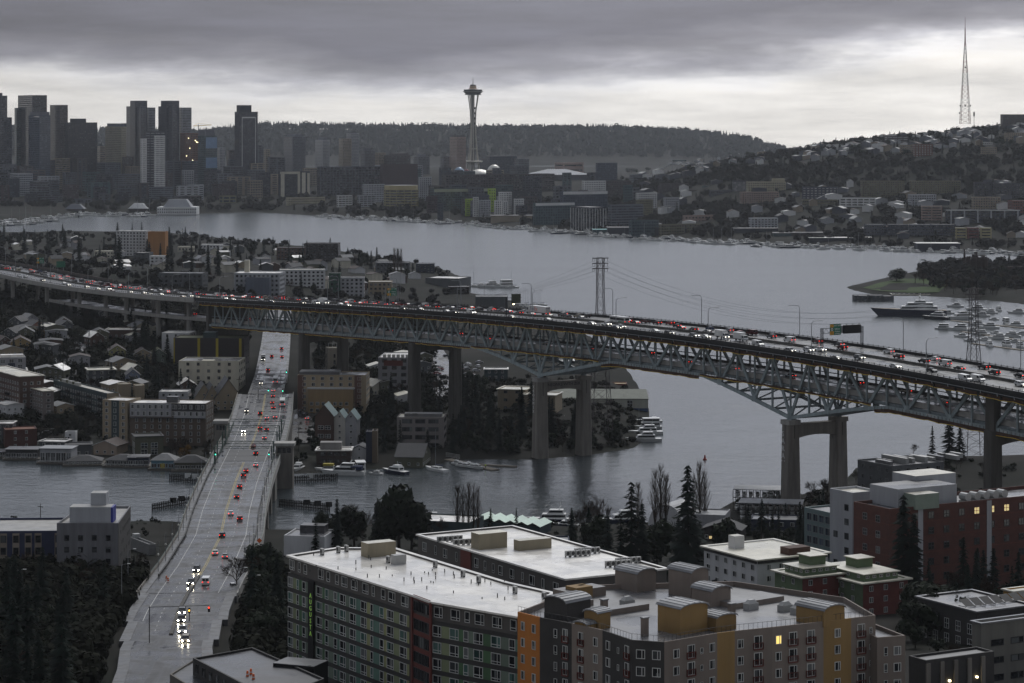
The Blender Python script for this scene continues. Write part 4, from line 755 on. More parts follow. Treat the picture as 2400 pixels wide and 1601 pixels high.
class Bld:
    """a building on a counter-clockwise footprint; edges are faced outwards (to the right of each edge)"""
    def __init__(s, name, label, cat, poly, z0, z1, wall, roof, parapet=.7, group=None, phrase=None, overhang=0.0, empty=None):
        s.c = Vector((poly[0][0], poly[0][1], z0)); s.P = [Vector((p[0] - s.c.x, p[1] - s.c.y)) for p in poly]; s.h = z1 - z0; s.z0 = z0
        s.o = thing(name, label, cat, s.c, 0, group, phrase); s.wallm = wall
        if parapet is not None: s.shell(0, s.h, wall, roof, parapet, overhang)
    def shell(s, za, zb, wall, roof, parapet=.7, overhang=0.0, ins=0.0, name='wall'):
        P = inset(s.P, ins) if ins else [tuple(p) for p in s.P]; n = len(P); mb = MB()
        for i in range(n): a, b = P[i], P[(i + 1) % n]; mb.face([(*a, za), (*b, za), (*b, zb), (*a, zb)], wall)
        mb.build(name, s.o); mb = MB(); Q = inset(P, .35); O = inset(P, -overhang) if overhang else P
        if overhang:
            for i in range(n): a, b, c, d = P[i], P[(i + 1) % n], O[(i + 1) % n], O[i]; mb.face([(*a, zb - .35), (*b, zb - .35), (*c, zb - .35), (*d, zb - .35)], wall); mb.face([(*d, zb - .35), (*c, zb - .35), (*c, zb + .002), (*d, zb + .002)], roof)
        for i in range(n):
            a, b, c, d = O[i], O[(i + 1) % n], Q[(i + 1) % n], Q[i]; mb.face([(*a, zb + .002), (*b, zb + .002), (*c, zb + .002), (*d, zb + .002)], roof if overhang else wall); mb.face([(*d, zb), (*c, zb), (*c, zb - parapet), (*d, zb - parapet)], wall)
        mb.face([(*q, zb - parapet) for q in Q], roof); mb.build('roof', s.o)
    def edge(s, e):
        a = s.P[e]; b = s.P[(e + 1) % len(s.P)]; d = b - a; return a, d.normalized(), d.length, math.atan2(d.y, d.x)
    def put(s, e, x, z, me, name='window', out=0.0, parent=None):
        a, d, L, an = s.edge(e); p = a + d * x; return link(name, me, parent or s.o, (p.x + d.y * out, p.y - d.x * out, z), an)
    def rows(s, e, xs, zs, h, kind='two', frame=None, glass=None, w=None, skip=0.0):
        L = s.edge(e)[2]
        for z in zs:
            for x in xs:
                xx, ww, kk = x if isinstance(x, tuple) else (x, w, kind)
                if skip and R.random() < skip: continue
                if xx - ww / 2 > .1 and xx + ww / 2 < L - .1: s.put(e, xx, z, winmesh(ww, h, kk, frame, glass))
    def auto(s, e, pitch, w, h, fl=3.0, z0=1.0, top=.8, kind='two', frame=None, glass=None, m=None, skip=0.0):
        L = s.edge(e)[2]; m = pitch / 2 if m is None else m; n = int((L - 2 * m) / pitch + 1.001)
        if n < 1: return
        off = (L - (n - 1) * pitch) / 2; s.rows(e, [off + i * pitch for i in range(n)], [z0 + k * fl for k in range(int((s.h - top - z0 - h) / fl + 1.001))], h, kind, frame, glass, w, skip)
    def far(s, e, cols, rows, fw=.6, fh=.55, glass=None, z0=2.0, top=1.5, name='windows', proud=.06, inset_=.6):
        """many small windows of a distant face joined as one part"""
        a, d, L, an = s.edge(e); mb = MB(); gm = glass or GLASS; ch = (s.h - z0 - top) / rows; cw = (L - 2 * inset_) / cols
        for r in range(rows):
            for c in range(cols):
                x0 = inset_ + c * cw + cw * (1 - fw) / 2; x1 = x0 + cw * fw; z = z0 + r * ch + ch * (1 - fh) / 2; mb.face([(x0, -proud, z), (x1, -proud, z), (x1, -proud, z + ch * fh), (x0, -proud, z + ch * fh)], gm)
        return link(name, mb.mesh(name), s.o, (a.x, a.y, 0), an, 'stuff')
    def strip(s, e, x0, x1, z0, z1, m, out=.12, name='panel'):
        a, d, L, an = s.edge(e); mb = MB(); mb.box(x0, x1, -out, .05, z0, z1, m); return link(name, mb.mesh(name), s.o, (a.x, a.y, 0), an)
    def box(s, e, x0, x1, y0, y1, z0, z1, m, name='roof_box', top=None, parent=None):
        """box in an edge's frame: x along it, y inwards"""
        a, d, L, an = s.edge(e); mb = MB(); mb.box(x0, x1, y0, y1, z0, z1, m, top); return link(name, mb.mesh(name), parent or s.o, (a.x, a.y, 0), an)
    def balcony(s, e, x, z, w, d, m, name='balcony'):
        a, dd, L, an = s.edge(e); mb = MB(); mb.box(-w / 2, w / 2, -d, 0, -.15, 0, m)
        mb.box(-w / 2, w / 2, -d, -d + .06, .95, 1.05, m)
        n = max(3, int(w / .3))
        for i in range(n + 1): xx = -w / 2 + w * i / n; mb.box(xx - .025, xx + .025, -d, -d + .05, 0, 1, m)
        for q in (-1, 1): mb.box(q * w / 2 - .03, q * w / 2 + .03, -d, 0, .0, 1.05, m)
        p = a + dd * x; return link(name, mb.mesh(name), s.o, (p.x, p.y, z), an)
def corner(L, M, Rr, top, Y=None, base=None, zb=None, zt=None):
    """footprint on the street grid from the columns of its three visible corners"""
    if Y is None: Y = GT(M, base).y if zt is None else F * (ZC - zt) / (top - HY)
    C = Vector(((M - 1200) / F * Y, Y)); k = (L - 1200) / F; a = (C.x - k * C.y) / (U.x - k * U.y); a = max(a, 1.0)
    k = (Rr - 1200) / F; b = max((k * C.y - C.x) / (V.x - k * V.y), 1.0); u, v = Vector((U.x, U.y)), Vector((V.x, V.y)); zt = ZC - (top - HY) / F * Y if zt is None else zt
    poly = [C - a * u, C, C + b * v, C - a * u + b * v]
    if zb is None: zb = min(gz(p.x, p.y) for p in poly) - .8
    return poly, zb, zt
def facing(L, Rr, top, Y, depth, rot=0.0, zb=None):
    """footprint whose long side faces the eye between two columns"""
    k0, k1 = (L - 1200) / F, (Rr - 1200) / F; a = Vector((k0 * Y, Y)); b = Vector((k1 * Y, Y)); c = (a + b) / 2; h = (b - a) / 2; r = Matrix.Rotation(rot, 2); h = r @ h; n = Vector((-h.y, h.x)).normalized() * depth; poly = [c - h, c + h, c + h + n, c - h + n]
    if zb is None: zb = min(gz(p.x, p.y) for p in poly) - .8
    return poly, zb, ZC - (top - HY) / F * Y
def vault(b_or_parent, loc, rz, w, d, h, rise, wall, roof, name='vaulted_stair_tower', n=8):
    """box with a barrel vault; w along local x, d along y, vault spans x"""
    o = link(name, None, b_or_parent, loc, rz); mb = MB(); mb.box(-w / 2, w / 2, 0, d, 0, h, wall); pts = [(-w / 2 * math.cos(math.pi * i / n), h + rise * math.sin(math.pi * i / n)) for i in range(n + 1)]
    for y, fl in ((0, 1), (d, 0)): f = [(x, y, z) for x, z in pts]; mb.face(f[::-1] if fl else f, wall)
    mb.build('tower_wall', o); mb = MB(); e = .35
    P = [(x * 1.06, z + .12) for x, z in pts]
    for (x0, z0), (x1, z1) in zip(P, P[1:]):
        mb.face([(x0, -e, z0), (x1, -e, z1), (x1, d + e, z1), (x0, d + e, z0)], roof); mb.face([(x0, -e, z0), (x0, -e, z0 - .2), (x1, -e, z1 - .2), (x1, -e, z1)], roof)
        mb.box(min(x0, x1) - .03, min(x0, x1) + .03, -e, d + e, z0 - .02, z0 + .07, roof)
    mb.build('vault_roof', o); return o
def gable(mb, w, d, h, rise, wall, roof, ov=.5, axis='x'):
    """house body w x d with a ridge along y (gable faces -y)"""
    mb.box(-w / 2, w / 2, 0, d, 0, h, wall)
    for y in (0, d): mb.face([(-w / 2, y, h), (w / 2, y, h), (0, y, h + rise)], wall)
    e = ov; s = rise / (w / 2)
    for q in (-1, 1):
        x = q * (w / 2 + e); z = h - e * s
        top = [(0, -e, h + rise + .02), (x, -e, z + .02), (x, d + e, z + .02), (0, d + e, h + rise + .02)]; mb.face(top if q < 0 else top[::-1], roof)
        mb.face([(0, -e, h + rise - .22), (x, -e, z - .22), (x, -e, z + .02), (0, -e, h + rise + .02)], roof); mb.face([(x, -e, z - .22), (x, d + e, z - .22), (x, d + e, z + .02), (x, -e, z + .02)], roof)
R_WHITE = mat('wet white membrane roof', (.74, .71, .66), .45, .2, .3, spec=.45, wet=.16); R_TAN = mat('wet tan roof', (.55, .52, .43), .5, .2, .2, spec=.4, wet=.25); R_GREY = mat('wet grey roof', (.12, .12, .125), .5, .3, .2, spec=.45, wet=.22); R_DARK = mat('dark wet roof', (.05, .05, .055), .5, .3, .2, spec=.45, wet=.25); R_METAL = mat('standing seam metal', (.2, .205, .215), .55, .25, .3, metal=.2, spec=.35)
def seams(m, pitch=3.2):
    """welded membrane seams: thin darker lines and a faint ridge"""
    N = m.node_tree.nodes; L = m.node_tree.links; b = N['Principled BSDF']; src = b.inputs['Base Color'].links[0].from_socket; g = N.new('ShaderNodeNewGeometry'); mp = N.new('ShaderNodeMapping'); mp.inputs['Rotation'].default_value = (0, 0, -GR); L.new(g.outputs['Position'], mp.inputs[0])
    t = N.new('ShaderNodeTexBrick'); t.inputs['Color1'].default_value = (1, 1, 1, 1); t.inputs['Color2'].default_value = (.9, .9, .89, 1); t.inputs['Mortar'].default_value = (.72, .71, .68, 1); t.inputs['Scale'].default_value = 1.0; t.inputs['Mortar Size'].default_value = .05; t.inputs['Brick Width'].default_value = pitch * 4; t.inputs['Row Height'].default_value = pitch; L.new(mp.outputs[0], t.inputs['Vector'])
    x = N.new('ShaderNodeMix'); x.data_type = 'RGBA'; x.blend_type = 'MULTIPLY'; x.inputs['Factor'].default_value = 1; L.new(src, x.inputs['A']); L.new(t.outputs['Color'], x.inputs['B']); L.new(x.outputs['Result'], b.inputs['Base Color'])
for _m in (R_WHITE, R_TAN, R_GREY): seams(_m)
B_GREY = mat('grey-brown siding', (.085, .078, .072), .75, .15, .4, streak=True); B_DARK = mat('charcoal siding', (.035, .033, .032), .75, .2, .4); B_ORANGE = mat('orange stucco', (.42, .15, .025), .8, .12, .4, streak=True); B_OCHRE = mat('ochre stucco', (.24, .15, .055), .8, .12, .4, streak=True); B_TAN = mat('tan stucco', (.27, .225, .18), .8, .12, .4, streak=True); B_PINK = mat('pinkish beige stucco', (.2, .165, .14), .8, .12, .4, streak=True)
B_RED = mat('dark red panel', (.12, .025, .018), .7, .15, .4); B_BRICK = mat('red brick', (.085, .03, .022), .85, .2, .6); B_WHITE = mat('white stucco', (.52, .52, .52), .8, .12, .4, streak=True); B_SAGE = mat('sage green siding', (.1, .14, .075), .8, .12, .4); B_BLUE = mat('dark blue panel', (.018, .025, .065), .6, .15, .5); B_LGREY = mat('light grey cladding', (.33, .34, .36), .6, .12, .4, streak=True); B_OLIVE = mat('olive trim', (.2, .17, .1), .8, .1, .5)
PANELS = [mat('pale olive panel', (.2, .23, .13), .7, .1, .6), mat('teal panel', (.1, .19, .15), .6, .1, .6), mat('leaf green panel', (.06, .13, .06), .7, .1, .6), mat('yellow-green panel', (.26, .27, .13), .7, .1, .6), mat('grey-green panel', (.14, .18, .14), .7, .1, .6)]
GL_TEAL = glassmat('teal window glass', (.02, .05, .045), (.09, .17, .15), .6, .1); LITWIN = mat('lit window', (1, .72, .2), .4, .2, .8, emit=1.1); LITDIM = mat('dim lit window', (1, .75, .35), .4, .2, .8, emit=.5)
M_AC = mat('galvanised unit', (.34, .34, .33), .5, .1, 1); M_FAN = mat('fan grille', (.03, .03, .03), .6, .1, 1)
mb = MB(); mb.box(-.55, .55, -.25, .25, .25, 1.35, M_AC); mb.box(-.5, -.42, -.22, .22, 0, .25, M_FAN); mb.box(.42, .5, -.22, .22, 0, .25, M_FAN); mb.bar((0, -.25, .8), (0, -.28, .8), .4, M_FAN, 12); me_ac = mb.mesh('condenser')
def condensers(b, e, x0, y0, nx, ny, z, dx=1.3, dy=1.6):
    a, d, L, an = b.edge(e); n = Vector((-d.y, d.x))
    for i in range(nx):
        for j in range(ny): p = a + d * (x0 + i * dx) + n * (y0 + j * dy); link('condenser', me_ac, b.o, (p.x, p.y, z), an)
def vents(b, e, pts, z):
    a, d, L, an = b.edge(e); n = Vector((-d.y, d.x)); mb = MB()
    for x, y in pts: p = a + d * x + n * y; mb.bar((p.x, p.y, z), (p.x, p.y, z + .5 + .4 * R.random()), .09, M_FAN, 5)
    mb.build('roof_vents', b.o, kind='stuff')
# ---------------------------------------------------------------- foreground: long green-panelled apartment block
ZA = 62.0
pa0, pa1, pa2, pa3 = (G(675, 1301, ZA), G(969, 1394, ZA), G(1009, 1409, ZA), G(1213, 1444, ZA)); pa4, pa5, pa6, pa7 = G(1300, 1389, ZA), G(1188, 1364, ZA), G(926, 1284, ZA), G(791, 1283, ZA)
aug = Bld('apartment_block', 'long apartment block with green panels, white window frames and a wide white roof', 'apartment block', [(p.x, p.y) for p in (pa0, pa1, pa2, pa3, pa4, pa5, pa6, pa7)], 36, ZA, B_DARK, R_WHITE, None)
HA = ZA - 36; aug.shell(0, HA - 3.5, B_DARK, R_GREY, .3); aug.shell(HA - 3.55, HA, B_GREY, R_WHITE, .35, .7, .35, 'top_storey_wall')
L0 = aug.edge(0)[2]; L2 = aug.edge(2)[2]
def zx(v, a=150.0, b=1045.0): return (v - a) / (b - a) * L0
W1 = [(152, 190, 'aug'), (219, 236, 'nar'), (262, 286, 'nar'), (371, 411, 'aug'), (433, 457, 'nar'), (497, 521, 'nar'), (541, 583, 'aug'), (612, 656, 'aug'), (690, 731, 'aug'), (757, 776, 'nar'), (821, 848, 'nar'), (870, 915, 'aug'), (956, 1003, 'aug')]
W2 = [(1190, 1252, 'aug'), (1312, 1377, 'aug'), (1412, 1447, 'nar'), (1484, 1550, 'aug'), (1607, 1675, 'aug'), (1732, 1775, 'nar')]
FZ = [HA - 6.3 - 3.02 * k for k in range(6)]
def aug_face(e, W, f, L):
    pal = 0
    for a, b, k in W: x0, x1 = f(a), f(b); aug.put(e, (x0 + x1) / 2, HA - 2.85, winmesh(x1 - x0, 2.0, k), out=-.35 + .02)
    for r, z in enumerate(FZ):
        prev = f(W[0][0]) - .5
        for i, (a, b, k) in enumerate(W):
            x0, x1 = f(a), f(b); aug.put(e, (x0 + x1) / 2, z, winmesh(x1 - x0, 2.05, k, None, GL_TEAL if (i + r) % 3 == 1 else None), out=.02)
            nx = f(W[i + 1][0]) if i + 1 < len(W) else x1 + .9
            if nx - x1 > 6: nx = x1 + 1.0
            aug.strip(e, x1 + .06, nx - .06, z - .05, z + 2.1, PANELS[(i * 2 + (i // 3)) % 5], .03 + .02 * (i % 2))
aug_face(0, W1, zx, L0); aug_face(2, W2, lambda v: (v - 1172) / (1790 - 1172) * L2, L2)
for k, z in enumerate([HA - 2.85] + FZ):                        # dark glazed recess with red bands
    L = aug.edge(1)[2]
    for i in range(3): aug.put(1, L * (i + .5) / 3, z, winmesh(L / 3 - .35, 2.1, 'mid', W_DARK))
    aug.strip(1, .05, L - .05, z + 2.12, z + 2.95, B_RED, .05, 'red_band')
aug.strip(1, -.6, .0, 8, HA - .2, B_RED, .3, 'red_fin'); aug.strip(1, L, L + .6, 8, HA - .2, B_RED, .3, 'red_fin')
xs0 = zx(340); aug.strip(0, zx(318), zx(358), 3, HA - 3.6, M_BLACK, .5, 'sign_fin')
M_SIGN = mat('green sign letters', (.3, .55, .1), .5, .05, 1, emit=.18); a, d, L, an = aug.edge(0); p = a + d * xs0
txt('sign_lettering', 'A\nU\nG\nU\nS\nT\nA', 1.35, aug.o, (p.x + d.y * .54, p.y - d.x * .54, HA - 6.9), (math.radians(90), 0, an), M_SIGN, .04, sp=.93)
def roof_thing(b, px, py, z, w, d, h, m, name, top=None, an=None):
    p = G(px, py, z); mb = MB(); mb.box(0, w, 0, d, 0, h, m, top); return link(name, mb.mesh(name), b.o, (p.x - b.c.x, p.y - b.c.y, z - b.z0), GR if an is None else an)
B_PENT = mat('khaki stucco', (.23, .2, .14), .8, .12, .4, streak=True)
roof_thing(aug, 846, 1303, ZA - .35, 3.0, 6.4, 2.9, B_PENT, 'penthouse', R_TAN); roof_thing(aug, 916, 1322, ZA - .35, 1.6, 2.6, 1.9, M_AC, 'air_handler')
for px, py in ((793, 1296), (812, 1293), (755, 1301), (910, 1319), (947, 1317), (1020, 1330), (1085, 1352), (1122, 1366), (1207, 1391), (1275, 1405)):
    p = G(px, py, ZA - .35); link('condenser', me_ac, aug.o, (p.x - aug.c.x, p.y - aug.c.y, ZA - .35 - aug.z0), GR)
rv = random.Random(3); mb = MB()
for i in range(46):
    u_ = rv.random(); v_ = rv.random(); px = 720 + 480 * u_; py = 1318 + 66 * u_ + (v_ - .5) * 60
    p = G(px, py, ZA - .35) - aug.c; mb.bar((p.x, p.y, HA - .35), (p.x, p.y, HA - .35 + .3 + .5 * rv.random()), .1, M_FAN, 5)
mb.build('roof_vents', aug.o, kind='stuff')
# block behind it
ZB = 58.0
poly, zb, zt = corner(980, 1326, 1562, 1356, zt=ZB, zb=34)
b2 = Bld('apartment_block', 'dark grey apartment block with white roof and rows of condensers behind the green-panelled one', 'apartment block', poly, 34, ZB, B_GREY, R_WHITE, .4, overhang=.4)
L = b2.edge(0)[2]
b2.strip(0, L * .315, L * .385, 4, 23.9, B_RED, .25, 'red_bay')
xs = [(.05, 1.9, 'aug'), (.13, .8, 'nar'), (.2, 1.8, 'aug'), (.28, .8, 'nar'), (.42, 1.7, 'aug'), (.48, .9, 'nar'), (.535, .9, 'nar'), (.585, 1.7, 'aug'), (.66, 1.8, 'aug'), (.73, .8, 'nar'), (.79, 2.2, 'two'), (.86, 1.1, 'two'), (.94, 2.1, 'aug')]
b2.rows(0, [(f * L, w, k) for f, w, k in xs], [20.6, 17.6, 14.6], 2.0); b2.auto(1, 4.2, 1.7, 1.9, 3.0, 2, 1.2, 'aug')
roof_thing(b2, 1104, 1284, ZB - .4, 3.5, 7, 3.4, B_PENT, 'penthouse', R_TAN); roof_thing(b2, 1204, 1288, ZB - .4, 2.5, 8, 2.2, B_PENT, 'penthouse', R_TAN)
for (px, py, nx) in ((1030, 1272, 5), (1068, 1279, 5), (1330, 1306, 5), (1352, 1300, 5), (1424, 1330, 5), (1448, 1323, 5)):
    for i in range(nx): p = G(px + i * 12, py - i * .8, ZB - .4); link('condenser', me_ac, b2.o, (p.x - b2.c.x, p.y - b2.c.y, ZB - .4 - 34), GR + math.radians(90))
# ---------------------------------------------------------------- foreground: many-coloured building with vaulted stair towers
ZF = 66.0; fp = [G(1213, 1434, ZF), G(1265, 1447, ZF), G(1340, 1461, ZF), G(1412, 1477, ZF), G(1480, 1500, ZF), G(1557, 1505, ZF), G(1681, 1484, ZF), G(1722, 1479, ZF), G(1810, 1470, ZF), G(1930, 1457, ZF), G(1995, 1449, ZF), G(2052, 1442, ZF), G(1980, 1400, ZF), G(1720, 1362, ZF), G(1330, 1372, ZF), G(1300, 1400, ZF)]
mc = Bld('apartment_block', 'many-coloured apartment block with vaulted metal stair towers, in orange, charcoal, ochre and tan', 'apartment block', [(p.x, p.y) for p in fp], 36, ZF, B_TAN, R_GREY, None); HF = ZF - 36
WALLS = [B_ORANGE, B_DARK, B_PINK, B_DARK, B_DARK, B_PINK, B_OCHRE, B_PINK, B_PINK, B_OCHRE, B_PINK, B_PINK, B_PINK, B_PINK, B_PINK]
mb = MB(); P = [tuple(p) for p in mc.P]; n = len(P); Q = inset(P, .3)
for i in range(n): a, b = P[i], P[(i + 1) % n]; w = MB(); w.face([(*a, 0), (*b, 0), (*b, HF), (*a, HF)], WALLS[i] if i < len(WALLS) else B_PINK); w.face([(*a, HF), (*b, HF), (*Q[(i + 1) % n], HF), (*Q[i], HF)], WALLS[i] if i < len(WALLS) else B_PINK); w.face([(*Q[i], HF), (*Q[(i + 1) % n], HF), (*Q[(i + 1) % n], HF - .9), (*Q[i], HF - .9)], B_PINK); w.build('wall', mc.o)
mb.face([(*q, HF - .9) for q in Q], R_GREY); mb.build('roof', mc.o)
# railings on the roof edge
for i in range(11):
    a, d, L, an = mc.edge(i); mb = MB(); mb.box(0, L, .1, .15, .95, 1.0, M_FAN)
    for k in range(int(L / .9) + 1): mb.box(k * .9, k * .9 + .04, .1, .14, 0, 1, M_FAN)
    link('railing', mb.mesh('railing'), mc.o, (a.x, a.y, HF), an, 'stuff')
FL = 2.78; ZW = [HF - 2.95 - FL * k for k in range(8)]
def mcw(e, lst):
    L = mc.edge(e)[2]
    for f, w, kind in lst:
        for k, z in enumerate(ZW):
            if kind == 'door': mc.put(e, f * L, z - .35, winmesh(w, 2.15, 'two')); mc.balcony(e, f * L, z - .4, w + .25, .28, B_RED)
            else: mc.put(e, f * L, z, winmesh(w, 1.5 if w > .6 else 1.0, kind, None, LITWIN if (e == 8 and k == 0 and f < .2) else None))
mcw(0, [(.25, 1.0, 'two'), (.74, 1.0, 'two')]); mcw(1, [(.5, .75, 'nar'), (.8, 1.15, 'door')]); mcw(2, [(.3, 1.2, 'door'), (.78, 1.1, 'two')]); mcw(3, [(.2, 1.3, 'two'), (.55, .55, 'one'), (.85, 1.3, 'door')]); mcw(4, [(.28, 1.5, 'two'), (.76, 1.4, 'two')])
mcw(5, [(.22, 1.3, 'two'), (.5, 1.6, 'door'), (.7, .6, 'nar'), (.9, 1.2, 'two')]); mcw(7, [(.15, 1.2, 'two'), (.62, 1.6, 'door')]); mcw(8, [(.12, 1.2, 'two'), (.4, 1.6, 'door'), (.75, 1.6, 'door')]); mcw(9, [(.5, 1.2, 'two')]); mcw(10, [(.4, 1.6, 'door'), (.8, .6, 'nar')])
def fv(px, py, w, d, h, rise, wall, an, zbase=ZF - .9, name='vaulted_stair_tower'):
    p = G(px, py, zbase) - Vector((mc.c.x, mc.c.y, 36)); return vault(mc.o, p, an, w, d, h, rise, wall, R_METAL, name)
AN = mc.edge(5)[3]; AE = mc.edge(1)[3]
fv(1302, 1453, 5.2, 6.0, 3.0, 1.0, B_DARK, AE); fv(1386, 1474, 3.2, 3.0, 2.6, .6, B_OCHRE, AE); fv(1362, 1478, 3.0, 2.0, 1.0, .5, B_OCHRE, AE)
fv(1626, 1484, 6.2, 5.5, 4.2, .8, B_OCHRE, AN); fv(1702, 1478, 4.6, 4, 2.2, .6, B_OCHRE, AN); fv(1515, 1386, 4.6, 6, 3.2, .9, B_PINK, AN); fv(1640, 1400, 4.2, 6, 4.4, .9, B_PINK, AN); fv(1690, 1420, 4.6, 5, 2.6, .9, B_PINK, AN); fv(1955, 1466, 5.0, 6.5, 2.6, .9, B_OCHRE, AN)
for px, py, h in ((1416, 1446, 2.9), (1511, 1490, 2.9), (1715, 1446, 2.2), (1362, 1400, 2.0), (1905, 1450, 2.6)):
    p = G(px, py, ZF - .9) - Vector((mc.c.x, mc.c.y, 36)); mb = MB(); mb.box(-.55, .55, -.4, .4, 0, h, B_PINK); mb.box(-.65, .65, -.5, .5, h, h + .2, R_METAL); link('chimney', mb.mesh('chimney'), mc.o, p, AN)
for px, py in ((1590, 1392), (1610, 1396), (1840, 1432), (1870, 1438), (1760, 1428), (1470, 1420)):
    p = G(px, py, ZF - .9) - Vector((mc.c.x, mc.c.y, 36)); mb = MB(); mb.box(-1.2, 1.2, -.7, .7, 0, 1.1, M_AC); mb.prism([(-1.1, -.6), (1.1, -.6), (1.1, .6), (-1.1, .6)], 1.1, 1.7, M_AC, taper=.5); link('roof_duct', mb.mesh('roof_duct'), mc.o, p, AN)
for px, py, w, d, h in ((1375, 1402, 9, 4, 1.6), (1450, 1440, 14, 2.2, 1.0), (1780, 1418, 12, 6, .9), (1350, 1425, 8, 3, 1.0)):
    p = G(px, py, ZF - .9) - Vector((mc.c.x, mc.c.y, 36)); mb = MB(); mb.box(-w / 2, w / 2, 0, d, 0, h, B_PINK, R_GREY); link('roof_parapet', mb.mesh('roof_parapet'), mc.o, p, AN)
p = G(1370, 1405, ZF - .9) - Vector((mc.c.x, mc.c.y, 36)); mb = MB(); mb.box(-1.9, 1.9, 0, 3, 0, 2.2, B_OCHRE); link('stair_head', mb.mesh('stair_head'), mc.o, p, AN)
# low wing at its right end
poly, zb, zt = facing(2052, 2126, 1492, 430, 12, math.radians(20), zb=36)
b = Bld('apartment_wing', 'low beige wing with planted roof at the end of the many-coloured block', 'apartment block', poly, 36, zt, B_PINK, R_DARK, .6); b.rows(0, [(1.6, .7, 'nar'), (3.8, 1.4, 'two')], [zt - 36 - 3.2 - 2.8 * k for k in range(6)], 1.5)
# ---------------------------------------------------------------- other near buildings
poly, zb, zt = corner(1650, 1775, 1940, 1311, zt=38.0)
b = Bld('apartment_house', 'white apartment house with tan flat roof, balconies and a brown dormer behind the vaulted towers', 'apartment house', poly, zb, zt, B_WHITE, R_TAN, .25, overhang=.8); b.auto(0, 4.0, 1.6, 1.5, 2.9, 1.2, .8); b.auto(1, 3.8, 1.3, 1.5, 2.9, 1.2, .8)
b.strip(0, 0.1, b.edge(0)[2] - .1, zt - zb - 1.2, zt - zb - .36, B_DARK, .3, 'dark_fascia'); b.strip(1, 0.1, b.edge(1)[2] - .1, zt - zb - 1.2, zt - zb - .36, B_DARK, .3, 'dark_fascia')
for k in range(3):
    for x in (.3, .75): b.balcony(0, b.edge(0)[2] * x, 1.0 + 2.9 * k, 3.4, 1.3, W_DARK)
b.box(0, 4, 7, 5, 8, zt - zb - .3, zt - zb + 3.0, B_WHITE, 'penthouse', R_TAN); L = b.edge(1)[2]; b.box(1, L * .5, L * .8, 1.5, 5.5, zt - zb - .3, zt - zb + 1.6, mat('brown shingle', (.06, .03, .02), .8, .2, 1), 'dormer')
def townhouse(L_, M_, R_, top, zt_, label):
    poly, zb, zt = corner(L_, M_, R_, top, zt=zt_); h = zt - zb
    b = Bld('townhouse', label, 'townhouse', poly, zb, zt, B_SAGE, R_TAN, .25, overhang=.9); L0_, L1_ = b.edge(0)[2], b.edge(1)[2]
    b.auto(0, 4.2, 1.2, 1.4, 2.8, h - 2.4 - 2.8 * 3, .6, 'mid'); b.strip(1, .1, L1_ - .1, .2, h - .5, B_RED, .06, 'red_siding')
    a, d, L, an = b.edge(1)
    for k in range(4):
        for x in (.18, .5, .85): b.put(1, L1_ * x, h - 2.4 - 2.8 * k, winmesh(1.2, 1.4, 'mid'), out=.08)
    P2 = inset([(p.x, p.y) for p in b.P], 1.8); mb = MB()
    for i in range(4): u, v = P2[i], P2[(i + 1) % 4]; mb.face([(*u, h - .3), (*v, h - .3), (*v, h + 1.5), (*u, h + 1.5)], B_SAGE)
    mb.face([(*q, h + 1.5) for q in P2], R_TAN); mb.build('clerestory', b.o); Q2 = inset(P2, -.5); mb = MB(); mb.prism(Q2, h + 1.5, h + 1.7, R_TAN); mb.build('upper_roof', b.o)
    u = Vector(P2[1]) - Vector(P2[0]); w = Vector(P2[2]) - Vector(P2[1])
    for i in range(4): p = Vector(P2[0]) + u * (i + .5) / 4; q = u.normalized(); link('clerestory_window', winmesh(1.1, .7, 'mid'), b.o, (p.x + q.y * .03, p.y - q.x * .03, h + .5), math.atan2(u.y, u.x))
    for i in range(5): p = Vector(P2[1]) + w * (i + .5) / 5; q = w.normalized(); link('clerestory_window', winmesh(1.1, .7, 'mid'), b.o, (p.x + q.y * .03, p.y - q.x * .03, h + .5), math.atan2(w.y, w.x))
    p = Vector(P2[3]) * .6 + Vector(P2[1]) * .4; mb = MB(); mb.box(-2.4, 2.4, -2.4, 2.4, 0, 2.4, B_SAGE); mb.box(-2.8, 2.8, -2.8, 2.8, 2.4, 2.6, R_TAN); link('stair_head', mb.mesh('stair_head'), b.o, (p.x, p.y, h + 1.5), GR); return b
townhouse(1816, 1880, 1985, 1352, 36.5, 'green and dark red townhouse row partly hidden behind a similar one'); townhouse(1905, 2022, 2128, 1366, 35.5, 'green and dark red townhouse row with pale stepped roofs')
poly, zb, zt = corner(2001, 2085, 2500, 1193, zt=48.0)
br = Bld('brick_building', 'large red brick laboratory building with grey rooftop plant', 'brick building', poly, zb, zt, B_BRICK, R_GREY, .9); H = zt - zb
br.auto(0, 5.5, 1.8, 1.9, 4.1, H - 4.2 - 4.1 * 4, 1.0, 'grid', W_GREY); L = br.edge(1)[2]
for k in range(5):
    for i in range(int(L / 5.2)):
        lit = k == 0 and i in (5, 6, 7, 9); br.put(1, 3.5 + i * 5.2, H - 3.6 - 4.1 * k, winmesh(1.9, 1.9, 'grid', W_DARK, LITDIM if lit else None))
    for e in (0, 1): br.strip(e, .05, br.edge(e)[2] - .05, H - 4.3 - 4.1 * k, H - 4.05 - 4.1 * k, mat('brick band', (.1, .03, .02), .85, .1, 1), .05, 'string_course')
for x in (9.5, 33): br.strip(1, x, x + 1.6, .5, H - .3, B_LGREY, .12, 'stair_glazing')
